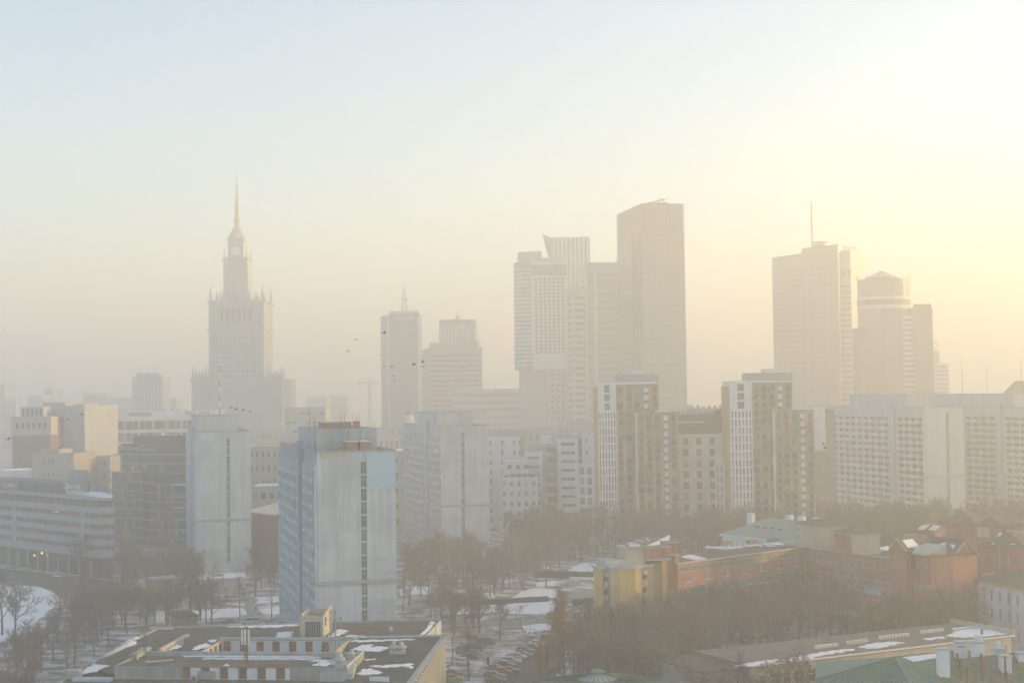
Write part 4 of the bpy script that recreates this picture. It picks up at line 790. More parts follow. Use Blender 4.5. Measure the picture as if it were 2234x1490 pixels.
for (x, yb, yt, Y, r, lab) in ((1082, 945, 835, 800, 0.16, 'thin tall mast left of the hotel tower foot'), (2100, 865, 783, 890, 0.2, 'left of the thin aerials on the right skyline'), (2154, 865, 798, 890, 0.18, 'middle of the thin aerials on the right skyline'), (2229, 850, 780, 870, 0.18, 'thin aerial beside the dark gable'), (956, 898, 848, 560, 0.08, 'left whip aerial on the third slab block'), (982, 898, 868, 560, 0.07, 'right whip aerial on the third slab block')):
    p = at(x, yb, Y); mast('aerial', lab, p, p.z - 2 if Y > 600 else 52.9, at(x, yt, Y).z, r, rust if Y > 800 else None, rings=2 if Y > 800 else 0, cat='aerial')
# ------------------------------------------------------------------ foreground flat-roofed building
ZR, ZL = 15.2, 13.0
_Y0 = gnd(250, 1452, ZR).y
FB = Bld('flat_roofed_building', 'foreground flat-roofed building with courtyard and striped sunlit side', 'building', (250, 1452, _Y0), (757, 1455, gnd(757, 1455, ZR).y)); R = FB.root
def hp(px, py, z): return FB.pz(px, py, z)
def rp(px, py, z): u, v = FB.pz(px, py, z); return (u, v, z)
def world(q): return FB.o + FB.u * q[0] + FB.v * q[1] + Vector((0, 0, q[2] if len(q) > 2 else 0))
ring = [rp(90, 1560, ZL), rp(845, 1556, ZL), rp(890, 1490, ZL), rp(967, 1387, 15.0), rp(927, 1388, 15.0), rp(962, 1351, ZR), rp(347, 1369, ZR), rp(275, 1404, 15.0), rp(187, 1452, 13.4), rp(140, 1484, ZL)]
m = MB()
for a, c in zip(ring, ring[1:] + ring[:1]): m.quad((a[0], a[1], 0), (c[0], c[1], 0), (c[0], c[1], c[2]), (a[0], a[1], a[2]))
m.build('wall', concrete, R)
for nm, pts, mt in (('back_roof', [ring[7], rp(487, 1397, 15.0), rp(762, 1393.5, 15.0), ring[3], ring[4], ring[5], ring[6]], felt), ('right_roof', [rp(757, 1455, ZR)[:2] + (13.4,), (rp(757, 1455, ZR)[0], rp(840, 1556, ZL)[1], ZL), ring[1], ring[2], ring[3], rp(762, 1393.5, 15.0)], felt_d), ('left_roof', [ring[7], ring[8], (hp(250, 1452, ZR)[0] + 1, hp(250, 1452, ZR)[1], 13.4), rp(487, 1397, 15.0)], felt), ('front_roof', [ring[9], ring[0], (hp(757, 1455, ZR)[0] + 0.5, rp(840, 1556, ZL)[1], ZL), (hp(757, 1455, ZR)[0] + 0.5, 0.3, ZL), (-1.0, 0.3, ZL), ring[8][:2] + (ZL + 0.02,)], felt)):
    k = MB(); k.poly(pts); o = k.build(nm, mt, R)
# raised middle block with window front
ub0 = FB.L; vbm = hp(792, 1422, ZR)[1]
wu = [FB.F(x, 1470)[0] for x in (400, 628)]
cols = [(FB.F(a, 1470)[0], FB.F(c, 1470)[0]) for a, c in ((397, 415.5), (438.5, 457), (479.5, 497.5), (520.5, 538.5), (561.5, 579.5), (602.5, 621.5))]
m = MB(); ops = facade(m, (0, 0), (1, 0), ub0, ZL - 0.3, ZR, cols, [(ZL + 0.1, ZR - 0.12)], 0.3)
m.quad((ub0, 0, ZL - 0.5), (ub0, vbm, ZL - 0.5), (ub0, vbm, ZR), (ub0, 0, ZR)); m.quad((0, vbm, ZL), (0, 0, ZL), (0, 0, ZR), (0, vbm, ZR)); m.quad((ub0, vbm, ZL), (0, vbm, ZL), (0, vbm, ZR), (ub0, vbm, ZR))
m.quad((0, 0, ZR - 0.06), (ub0, 0, ZR - 0.06), (ub0, vbm, ZR - 0.85), (0, vbm, ZR - 0.85), 1)
m.build('middle_block', [mat('rough_concrete', (0.36, 0.37, 0.37), 0.15, 0.5, streak=0.25), felt], R)
curt = mat('brown_curtain', (0.21, 0.115, 0.055), 0.35, 0.9, rough=0.5, rand=0.4); curt_o = mat('orange_curtain', (0.45, 0.16, 0.05), 0.4, 1.2, rough=0.5, rand=0.35)
windows(R, (0, 0), (1, 0), ops, 'one', [curt, metal_g], 0.25)
pw = [(c1, d0) for (c0, c1), (d0, d1) in zip(cols, cols[1:])] + [(cols[-1][1], cols[-1][1] + 0.9)]
for a, c in pw: MB().box(a + 0.06, c - 0.06, -0.09, 0.0, ZL + 0.05, ZR - 0.1).build('wall_panel', white_r, R)
MB().box(wu[0], cols[-1][1] + 1.0, -0.3, 0.35, ZR - 0.1, ZR + 0.06).build('window_head', mat('wood_brown', (0.25, 0.12, 0.07)), R)
MB().box(ub0 - 0.28, ub0 + 0.04, 0.02, vbm, ZR - 0.05, ZR + 0.25).build('side_parapet', concrete, R)
zbm = FB.F(560, 1419, vbm)[1]
for i in range(14): MB().box(hp(320, 1417, ZR)[0] + i * (ub0 - hp(320, 1417, ZR)[0]) / 14 + 0.02, hp(320, 1417, ZR)[0] + (i + 1) * (ub0 - hp(320, 1417, ZR)[0]) / 14 - 0.02, vbm - 0.4, vbm + 0.1, ZR - 0.9, ZR).build('parapet_panel', concrete_d, R)
# courtyard window wall behind
vw = hp(620, 1395, ZR)[1]; ul, ur = FB.F(487, 1400, vw)[0], FB.F(762, 1400, vw)[0]
wcols = [(FB.F(a, 1405, vw)[0] - ul, FB.F(c, 1405, vw)[0] - ul) for a, c in ((488, 503), (523, 540), (559, 575), (594, 610), (630, 646.5), (666, 682), (701, 718))]
m = MB(); ops = facade(m, (ul, vw), (1, 0), ur - ul, 12.0, ZR - 0.1, wcols, [(12.6, ZR - 0.35)], 0.3); m.build('courtyard_wall', white_r, R)
windows(R, (ul, vw), (1, 0), ops, 'tee', [curt_o, rust], 0.25)
MB().box(ul - 0.5, ur + 0.3, vw - 0.25, vw + 0.35, ZR - 0.1, ZR + 0.12).build('coping', concrete_d, R)
MB().box(ul - 0.3, ul, vbm, vw, 12, ZR).build('courtyard_side_wall', cream_r, R)
for i in range(4): v = vbm + (vw - vbm) * (0.12 + 0.22 * i); MB().box(ul, ul + 0.06, v, v + (vw - vbm) * 0.11, 12.4, ZR - 0.4).build('window', glass, R)
MB().box(ur - 0.25, ur, vbm + 0.4, vw - 0.3, 12.6, ZR + 0.05).build('courtyard_side_wall', mat('sand_concrete', (0.46, 0.42, 0.33), streak=0.2), R)
u0, v0 = hp(409, 1386, ZR); u1, v1 = hp(350, 1418, ZR)
k = MB(); k.prism([(u1 - 0.35, v1), (u1 + 0.25, v1), (u0 + 0.25, v0), (u0 - 0.35, v0)], ZR - 0.6, ZR + 0.35); k.build('roof_kerb', cream_r, R)
# pipe run along the step of the roof
p0, p1, p2 = rp(478, 1391, 15.35), rp(680, 1392, 15.35), rp(964, 1386, 15.35)
MB().path([p0, p1, p2], 0.22, 6).build('duct_pipe', zinc, R)
# sunlit striped side wall: pale fins over dark recesses
a = Vector(ring[3]); c = Vector(ring[1]); dd = (c - a); dd.z = 0; Ls = dd.length; dn = dd.normalized(); nrm = Vector((-dn.y, dn.x, 0))
if nrm.x < 0: nrm = -nrm
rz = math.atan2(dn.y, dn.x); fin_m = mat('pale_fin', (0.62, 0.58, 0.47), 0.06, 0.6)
nf = 26
for i in range(nf):
    t = (i + 0.5) / nf; p = a + (c - a) * t; zt = a.z + (c.z - a.z) * min(1.0, t * Ls / (Vector(ring[2]) - a).length)
    f_ = MB().box(-0.36, 0.36, 0.0, 0.55, 2.0, zt - 0.12); o = f_.build('wall_fin', fin_m, R, (p.x, p.y, 0), rz if (Vector((-math.sin(rz), math.cos(rz), 0)).dot(nrm) > 0) else rz + PI)
    if i < nf - 1:
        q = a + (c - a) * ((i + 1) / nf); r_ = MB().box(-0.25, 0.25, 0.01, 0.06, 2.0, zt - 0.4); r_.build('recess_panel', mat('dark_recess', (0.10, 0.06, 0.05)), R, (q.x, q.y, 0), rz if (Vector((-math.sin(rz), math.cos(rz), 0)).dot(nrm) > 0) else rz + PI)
cp = MB(); e1 = a + nrm * 0.7; e2 = Vector(ring[2]) + nrm * 0.7; cp.poly([a + Vector((0, 0, 0.05)) - nrm * 0.3, Vector(ring[2]) + Vector((0, 0, 0.05)) - nrm * 0.3, e2 + Vector((0, 0, 0.05)), e1 + Vector((0, 0, 0.05))]); cp.poly([e1 + Vector((0, 0, 0.05)), e2 + Vector((0, 0, 0.05)), e2 - Vector((0, 0, 0.25)), e1 - Vector((0, 0, 0.25))]); cp.build('eaves_flashing', metal_g, R)
MB().path([rp(150, 1478, ZL + 0.2), rp(187, 1452, 13.6), rp(275, 1404, 15.2), rp(347, 1369, ZR + 0.15), rp(655, 1360, ZR + 0.15), rp(744, 1357, ZR + 0.15), rp(962, 1351, ZR + 0.15)], 0.25, 4).build('roof_edge', concrete_d, R)
for i in range(9):
    t = i / 9; q0 = Vector(rp(200, 1446, 13.7)); q1 = Vector(rp(330, 1377, 15.25)); p = q0 + (q1 - q0) * t; MB().box(p.x - 0.7, p.x + 0.5, p.y - 1.1, p.y + 1.1, p.z - 0.1, p.z + 0.22).build('edge_slab', concrete_d, R)
# roof hut with sunlit side
hu0, hv0 = hp(655, 1389, ZR); hu1 = hp(706, 1389, ZR)[0]; zh = FB.F(690, 1344, hv0)[1]; hd_ = 7.0
k = MB(); w = 0.3
k.box(hu0, hu0 + 0.9, hv0, hv0 + 0.3, ZR, zh); k.box(hu1 - 0.5, hu1, hv0, hv0 + 0.3, ZR, zh); k.box(hu0 + 0.9, hu1 - 0.5, hv0, hv0 + 0.3, zh - 1.0, zh); k.box(hu0, hu0 + w, hv0 + 0.3, hv0 + hd_, ZR, zh + 0.4); k.box(hu0 + w, hu1 - w, hv0 + hd_ - w, hv0 + hd_, ZR, zh + 0.5)
k.prism([(hu1 - w, hv0 + 0.3), (hu1, hv0 + 0.3), (hu1, hv0 + hd_), (hu1 - w, hv0 + hd_)], ZR, [zh, zh, zh + 1.2, zh + 1.2]); hut = k.build('roof_hut', cream_r, R)
MB().box(hu0 + 0.9, hu1 - 0.5, hv0 + 1.1, hv0 + 1.2, ZR, zh - 1.0).build('louvre', metal_g, hut)
for i in range(6): x = hu0 + 1.1 + i * (hu1 - hu0 - 1.7) / 6; MB().box(x, x + 0.12, hv0 + 0.95, hv0 + 1.09, ZR + 0.1, zh - 1.1).build('louvre_bar', frame_d, hut)
# right parapet triangle and sloped front pieces
k = MB(); k.box(0, 3.2, 0, 0.3, 0, 0.9); k.build('low_wall', white_r, R, rp(806, 1488, ZL))
MB().prism([hp(698, 1486, ZL), hp(770, 1486, ZL), hp(776, 1470, ZL), hp(716, 1470, ZL)], ZL, [ZL + 1.3, ZL + 1.3, ZL + 2.3, ZL + 2.3]).build('roof_light', zinc, R)
MB().box(*sorted((hp(168, 1480, ZL)[0], hp(252, 1480, ZL)[0])), -2.2, -0.6, ZL, ZL + 0.45).build('low_kerb', concrete, R)
# --- snow on its roofs: uneven patches with real thickness
def snow_patch(label, pts, z, n=4, jit=0.25, th=0.10, frame=FB, zf=None, group='snow patches on the foreground roof', parent=None):
    P = []; Q = []
    for px, py in pts:
        q = frame.pz(px, py, z)
        for _ in range(6 if zf else 0): q = frame.pz(px, py, zf(*q))
        P.append(Vector((*q, 0)))
    for a, c in zip(P, P[1:] + P[:1]):
        n2 = max(n, int((c - a).length / 0.35)); n2 = min(n2, 26); ph = random.uniform(0, 6.3); nn = Vector((-(c - a).y, (c - a).x, 0)).normalized()
        for i in range(n2): q = a + (c - a) * (i / n2); w_ = math.sin(PI * i / n2); Q.append(q + nn * w_ * jit * (1.1 * math.sin(ph + i * 0.8) + random.uniform(-0.7, 0.7)) + Vector((random.uniform(-1, 1), random.uniform(-1, 1), 0)) * jit * 0.25)
    if sum(a.x * c.y - c.x * a.y for a, c in zip(Q, Q[1:] + Q[:1])) < 0: Q.reverse()
    zz = [zf(q.x, q.y) if zf else z for q in Q]
    cen = sum(Q, Vector()) / len(Q); top = [(cen.x + (q.x - cen.x) * 0.86, cen.y + (q.y - cen.y) * 0.86) for q in Q]
    k = MB(); k.prism([(q.x, q.y) for q in Q], [t - 0.05 for t in zz], [t + th for t in zz], taper=top)
    me = k.mesh('snow_patch', snow); w = frame.o; o = link('snow_patch', me, None, (w.x, w.y, 0), frame.t); tag(o, label, 'snow', group); return o
def plane_z(a, b, c):
    a, b, c = Vector(a), Vector(b), Vector(c); n = (b - a).cross(c - a)
    return lambda x, y: a.z - (n.x * (x - a.x) + n.y * (y - a.y)) / n.z
zr_ = plane_z(rp(762, 1393.5, 15.0), ring[3], ring[2]); zl_ = plane_z(ring[7], ring[8], rp(487, 1397, 15.0))
snow_patch('long ragged snow strip along the left roof edge', [(178, 1459), (232, 1428), (283, 1401), (302, 1395), (306, 1398), (290, 1402), (304, 1408), (285, 1413), (262, 1422), (258, 1432), (232, 1443), (205, 1450)], 14.2, 3, 0.3, 0.16, zf=lambda x, y: zl_(x, y))
snow_patch('snow patch on the low corner parapet at lower left', [(172, 1470), (204, 1448), (248, 1452), (222, 1457), (212, 1464)], 13.6, 3, 0.15, 0.14)
snow_patch('long snow band along the far roof edge', [(425, 1367), (500, 1362), (585, 1364), (652, 1360), (652, 1364), (600, 1368), (530, 1368), (470, 1366)], ZR, 4, 0.4, 0.12)
snow_patch('blue shaded snow patch left of the roof hut', [(604, 1379), (640, 1377), (634, 1391), (597, 1393), (606, 1385)], ZR, 3, 0.3, 0.12)
snow_patch('sunlit snow drift right of the roof hut', [(742, 1371), (760, 1376), (742, 1384), (715, 1391), (722, 1383)], ZR, 3, 0.3, 0.15)
snow_patch('thin grey snow film behind the duct pipe', [(752, 1386), (775, 1384), (806, 1390), (780, 1393), (748, 1392)], ZR, 4, 0.5, 0.04)
snow_patch('narrow snow line along the right back parapet', [(940, 1354), (950, 1356), (938, 1372), (917, 1389), (913, 1389), (930, 1372)], ZR, 3, 0.15, 0.12)
snow_patch('long thin snow line in front of the duct pipe', [(755, 1397), (905, 1393), (915, 1395), (800, 1400), (758, 1400)], 14.9, 5, 0.3, 0.08, zf=lambda x, y: zr_(x, y))
snow_patch('broad ragged snow field beside the courtyard', [(766, 1418), (778, 1409), (852, 1411), (846, 1415), (838, 1419), (800, 1421), (784, 1420)], 14.4, 5, 0.5, 0.09, zf=lambda x, y: zr_(x, y))
snow_patch('small snow tongue above the broad snow field', [(785, 1408), (805, 1405), (816, 1407), (798, 1411)], 14.6, 4, 0.4, 0.08, zf=lambda x, y: zr_(x, y))
snow_patch('long ragged snow strip across the right roof', [(798, 1453), (850, 1450), (905, 1447), (900, 1458), (893, 1454), (860, 1455), (815, 1456)], 13.6, 5, 0.35, 0.10, zf=lambda x, y: zr_(x, y))
snow_patch('large pointed snow patch near the front of the right roof', [(766, 1479), (790, 1459), (810, 1457), (832, 1466), (836, 1468), (812, 1472), (784, 1478)], 13.3, 5, 0.4, 0.12, zf=lambda x, y: zr_(x, y))
snow_patch('small snow strip beside the middle block wall', [(794, 1438), (820, 1436), (818, 1439), (796, 1441)], 13.8, 4, 0.2, 0.06, zf=lambda x, y: zr_(x, y))
snow_patch('snow line behind the concrete parapet beam', [(400, 1430), (560, 1431), (700, 1432), (700, 1434), (560, 1433.5), (400, 1432)], ZR - 0.7, 6, 0.12, 0.10)
snow_patch('second thin snow line on the middle roof', [(440, 1435.5), (560, 1436.5), (700, 1437), (700, 1438.5), (560, 1438), (440, 1437)], ZR - 0.55, 6, 0.12, 0.10)
snow_patch('ragged snow patch at the right end of the middle roof', [(674, 1442), (690, 1440), (735, 1439), (720, 1449), (712, 1454), (680, 1452), (700, 1447)], ZR - 0.2, 4, 0.35, 0.14)
snow_patch('snow wedge at the foot of the telecom mast', [(484, 1452), (494, 1448), (500, 1450), (492, 1453)], ZR, 3, 0.15, 0.08)
snow_patch('snow patch beside the sunlit roof kerb', [(368, 1417), (390, 1403), (402, 1397), (396, 1408), (388, 1414)], ZR - 0.2, 3, 0.3, 0.10)
snow_patch('white snow tongue left of the courtyard windows', [(418, 1417), (432, 1408), (450, 1402), (460, 1408), (446, 1413)], ZR - 0.2, 3, 0.3, 0.12)
snow_patch('small snow island above the white snow tongue', [(452, 1398), (462, 1394), (476, 1395), (466, 1400)], ZR - 0.2, 3, 0.2, 0.08)
# --- equipment on that roof
def on_roof(px, py, z): q = rp(px, py, z); w = world(q); return w
def vent(label, px, py, z, s=1.0):
    w = on_roof(px, py, z); t = thing('roof_vent', label, 'roof vent', w, 0, 'mushroom vents on the foreground roof'); t.scale = (s, s, s)
    MB().box(-0.7, 0.7, -0.7, 0.7, -0.3, 0.55).build('base', zinc, t); MB().lathe((0, 0), [(0.45, 0.55), (0.45, 1.0)], 10).build('neck', metal_g, t); MB().lathe((0, 0), [(0.95, 1.0), (0.95, 1.25), (0.45, 1.5), (0.4, 1.95), (0.15, 2.1)], 12).build('hood', zinc, t)
vent('left of the two mushroom vents on the right roof', 859, 1425, 14.2); vent('right of the two mushroom vents on the right roof', 876, 1425, 14.2)
vent('mushroom vent behind the sunlit parapet, left one', 741, 1453, ZR, 1.05); vent('mushroom vent behind the sunlit parapet, right one', 767, 1437, ZR, 0.8)
vent('small square vent alone on the back roof', 853, 1377, ZR, 0.45)
def acbox(label, px, py, z, w, d, h, fan=False):
    p = on_roof(px, py, z); t = thing('air_conditioner', label, 'air conditioner', p, FB.t); MB().box(0, w, 0, d, 0.15, h).build('casing', metal_g, t); MB().box(w, w + 0.05, 0.05, d - 0.05, 0.2, h - 0.05).build('side_panel', cream_r, t)
    for x in (0.1, w - 0.3): MB().box(x, x + 0.2, 0.05, d - 0.05, 0, 0.15).build('skid', metal_g, t)
    if fan: f = MB().lathe((0, 0), [(0.32, 0), (0.32, 0.06)], 12).build('fan', frame_d, t, (w / 2, -0.03, h * 0.5)); f.rotation_euler = (PI / 2, 0, 0)
acbox('large grey air conditioner in front of the middle block windows', 430, 1484, ZL, 2.9, 1.7, 1.45); acbox('small fan unit left of the large air conditioner', 417, 1487, ZL, 0.95, 0.5, 0.95, True); acbox('big grey roof unit at the lower left corner', 141, 1482, ZL, 2.4, 1.8, 1.5); acbox('small white unit on the duct at left', 303, 1424, ZR - 0.3, 1.1, 1.0, 0.8)
p = on_roof(290, 1452, 13.4); t = thing('roof_duct', 'bent silver duct with pipes going down beside the left mast', 'duct', p, FB.t)
k = MB(); k.box(0, 1.0, 0, 7, 1.4, 2.1); k.build('duct', zinc, t); k = MB(); k.box(0, 1.0, -0.8, 0, -0.4, 2.1); k.build('bend', zinc, t)
for i in range(3): MB().path([(0.2 + i * 0.45, 3, 2.3), (0.2 + i * 0.45, -1.0, 2.2), (0.2 + i * 0.45, -1.1, -0.4)], 0.13, 5).build('pipe', metal_g, t)
p = on_roof(317, 1443, ZR - 0.8)
t = thing('radio_mast', 'slim lattice radio mast with guy wires at the left of the roof', 'mast', p); zt = at(317, 1342, p.y).z - p.z
for dx, dy in ((-0.2, -0.12), (0.2, -0.12), (0, 0.22)): MB().tube((dx, dy, 0), (dx, dy, zt), 0.05, 0.04).build('leg', rust, t)
k = MB()
for i in range(22): z = zt * i / 22; k.tube((-0.2, -0.12, z), (0.2, -0.12, z + zt / 22), 0.03); k.tube((0.2, -0.12, z), (0, 0.22, z + zt / 22), 0.03)
tag(k.build('bracing', rust, t), kind='stuff')
for (gx, gy) in ((3.2, -5.0), (2.0, 3.0), (-3.0, -3.0)): MB().tube((0, 0, zt * 0.72), (gx, gy, 0.1), 0.03).build('guy_wire', metal_g, t)
p = on_roof(537, 1450, ZR); zt = at(537, 1366, p.y).z - p.z
t = thing('telecom_mast', 'telecom mast with white panel antennas in front of the courtyard', 'mast', p)
for dx, dy in ((-0.3, 0), (0.3, 0), (0, 0.4)): MB().tube((dx, dy, 0), (dx * 0.8, dy * 0.8, zt), 0.09, 0.08, 6).build('pole', rust, t)
k = MB()
for i in range(9): k.tube((-0.3, 0, zt * i / 9), (0.3, 0, zt * (i + 0.5) / 9), 0.04); k.tube((0.3, 0, zt * (i + 0.5) / 9), (-0.3, 0, zt * (i + 1) / 9), 0.04)
k.build('bracing', rust, t)
for dx in (-0.75, -0.25, 0.35): MB().box(dx, dx + 0.3, -0.35, -0.18, zt - 3.0, zt - 0.5).build('panel_antenna', white_p, t)
for (gx, gy) in ((-3.6, -1.2), (2.0, -0.6)): MB().tube((0, 0, zt * 0.55), (gx, gy, 0.1), 0.04).build('guy_wire', metal_g, t)
p = on_roof(727, 1440, ZR); zt = at(727, 1330, p.y).z - p.z
t = thing('lattice_tower', 'steel lattice tower with antennas at the sunlit roof hut', 'mast', p); s_ = 0.45
for dx, dy in ((-s_, -s_), (s_, -s_), (s_, s_), (-s_, s_)): MB().tube((dx, dy, 0), (dx, dy, zt), 0.07).build('leg', metal_g, t)
k = MB(); n = 14
for i in range(n):
    z, z2 = zt * i / n, zt * (i + 1) / n
    for (a, c) in (((-s_, -s_), (s_, -s_)), ((s_, -s_), (s_, s_)), ((s_, s_), (-s_, s_)), ((-s_, s_), (-s_, -s_))): k.tube((*a, z), (*c, z2), 0.04); k.tube((*a, z2), (*c, z2), 0.035)
k.build('bracing', metal_g, t)
for dx, dz in ((-1.3, -1.0), (1.2, -1.0), (0.9, -4.5)): MB().box(dx, dx + 0.28, -0.7, -0.5, zt + dz - 1.6, zt + dz).build('panel_antenna', metal_g, t)
MB().box(-1.4, 1.5, -0.6, -0.5, zt - 1.6, zt - 1.5).build('bracket', metal_g, t); MB().tube((s_, 0, zt * 0.5), (3.0, -2.2, 0), 0.05).build('stay', metal_g, t); MB().tube((-s_, 0, zt * 0.4), (-2.2, -2.0, 0), 0.05).build('stay', metal_g, t)
p = on_roof(352, 1372, ZR); t = thing('panel_antenna_rack', 'rack of three tall white panel antennas at the far left roof corner', 'antenna', p)
for i in range(3): MB().box(-0.9 + i * 0.55, -0.5 + i * 0.55, 0, 0.2, 1.2, 3.4).build('panel', white_p, t)
MB().tube((0, 0.1, 0), (0, 0.1, 3.2), 0.07).build('pole', metal_g, t); MB().tube((0, 0, 1.6), (1.8, 0, 0), 0.05).build('stay', metal_g, t); MB().box(-0.5, 2.2, -0.6, 0.6, 0, 0.2).build('base_slab', concrete, t)
for i, (px, py, top, lab) in enumerate(((149, 1470, 1405, 'left of the thin whip aerials at the lower left corner'), (154, 1468, 1406, 'second thin whip aerial at the lower left corner'), (171, 1462, 1398, 'third thin whip aerial at the lower left corner'), (177, 1463, 1397, 'right of the thin whip aerials at the lower left corner'))):
    p = on_roof(px, py, 13.2); zt = at(px, top, p.y).z - p.z; t = thing('whip_aerial', lab, 'aerial', p); MB().tube((0, 0, 0), (0, 0, zt), 0.06, 0.03).build('pole', metal_g, t); MB().tube((0, 0, 1.6), (1.2, -0.5, 0), 0.05).build('stay', rust, t); MB().tube((0, 0, 1.6), (-0.6, -0.8, 0), 0.05).build('stay', rust, t)
    for q in range(3): MB().tube((-0.35, 0, zt * (0.5 + 0.12 * q)), (0.35, 0, zt * (0.5 + 0.12 * q)), 0.03).build('element', metal_g, t)
p = on_roof(395, 1412, ZR - 0.2); t = thing('satellite_dish', 'round grey satellite dish near the roof kerb', 'satellite dish', p); d_ = MB().lathe((0, 0), [(0.1, 0), (0.45, 0.06), (0.62, 0.18)], 14).build('dish', metal_g, t, (0, 0, 0.9)); d_.rotation_euler = (PI / 2.4, 0, 0); MB().tube((0, 0.2, 0), (0, 0.1, 0.9), 0.06).build('post', metal_g, t)
p = on_roof(860, 1357, ZR); t = thing('roof_lamp', 'short lamp post at the far roof edge before the nearest block', 'lamp', p); MB().tube((0, 0, 0), (0, 0, 1.8), 0.06).build('post', metal_g, t); MB().lathe((0.25, 0), [(0.12, 1.75), (0.28, 1.85), (0.2, 2.0)], 10).build('lamp_head', white_p, t)
p = on_roof(950, 1372, ZR); t = thing('radio_mast', 'thin striped mast at the sunlit right parapet', 'mast', p); MB().tube((0, 0, -2), (0, 0, 5.2), 0.07, 0.05).build('pole', rust, t); MB().tube((0.3, 0, -2), (0.3, 0, 4.2), 0.05).build('pole', metal_g, t); MB().tube((-1.2, 0, 1.0), (0.3, 0, 1.0), 0.05).build('bracket', metal_g, t); MB().tube((0, 0, 3.4), (-2.2, 1.0, 1.2), 0.04).build('stay', metal_g, t)
p = on_roof(400, 1441, ZR); t = thing('ladder', 'stack of sunlit planks lying on the middle roof', 'planks', on_roof(318, 1446, ZR), FB.t + 0.5); [MB().box(0, 4.6, i * 0.22, i * 0.22 + 0.18, 0.05 + 0.08 * (i % 2), 0.2 + 0.08 * (i % 2)).build('plank', cream_r, t) for i in range(3)]; t.name = 'plank_stack'
# ------------------------------------------------------------------ yellow building with brick lookouts
b = Bld('yellow_building', 'yellow rendered block with balconies and two brick lookout boxes', 'building', (1319, 1300, 342), (1430, 1300, 346)); R = b.root; L = b.L; H = b.F(1319, 1240)[1]
ua, ub_ = b.F(1334, 1300)[0], b.F(1401, 1300)[0]; D = 7
MB().box(0, ua - 0.02, 1.8, D, 0, H - 0.4).build('side_bay', yellow_r, R); MB().box(ub_ + 0.02, L, 1.8, D, 0, H - 0.4).build('side_bay', yellow_r, R)
k = MB(); pts = [(ua, 2.0), (ua, 0.0), (ua + (ub_ - ua) * 0.25, -0.6), (ua + (ub_ - ua) * 0.75, -0.6), (ub_, 0.0), (ub_, 2.0)]; k.prism(pts, 0, [H - 0.3, H - 0.3, H + 0.6, H + 0.6, H - 0.3, H - 0.3]); k.build('bowed_bay', yellow_r, R)
for (x0, x1, v) in ((ua - 0.05, ua + 0.75, -0.12), (ub_ - 0.75, ub_ + 0.05, -0.12)): MB().box(x0, x1, v, 1.9, 0, H - 0.5).build('corner_strip', cream_r, R)
k = MB(); k.prism([(p[0] + (0.3 if p[0] > ua + 1 else -0.3), p[1] - 0.35) for p in pts[1:-1]] + [(ub_ + 0.2, D), (ua - 0.2, D)], H - 0.3, [H + 0.1, H + 0.9, H + 0.9, H + 0.1, H + 0.9, H + 0.9]); k.build('bay_roof', grey_r, R)
k = MB(); k.box(-0.3, ua - 0.3, 1.3, D, H - 0.4, H); k.box(ub_ + 0.25, L + 0.3, 1.3, D, H - 0.4, H + 0.2); k.build('cornice', zinc, R)
for j in range(6):
    z = H - 4.4 - j * 3.0
    if z < 0.5: continue
    for s0, s1 in ((0.5, ua - 0.1), (ub_ + 0.1, L - 1.4)):
        k = MB(); n = 6; c0 = (s0 + s1) / 2; rw = (s1 - s0) / 2
        arc = [(c0 - rw * math.cos(PI * i / n), 1.8 - 1.3 * math.sin(PI * i / n)) for i in range(n + 1)]; k.prism(arc, z, z + 1.05); k.build('balcony', yellow_r, R)
        k = MB(); k.path([(x, y, z + 1.25) for x, y in arc], 0.06); k.build('railing', zinc, R); MB().box(c0 - 0.8, c0 + 0.8, 1.72, 1.81, z + 0.2, z + 2.3).build('balcony_door', glass, R)
for x in (0.05, L - 0.1): MB().box(x, x + 0.22, 1.55, 1.79, 0, H - 0.4).build('downpipe', zinc, R)
for x in (1.0, ub_ + 1.2): MB().box(x, x + 0.9, 1.4, 1.79, H - 2.0, H - 1.3).build('air_conditioner', white_p, R)
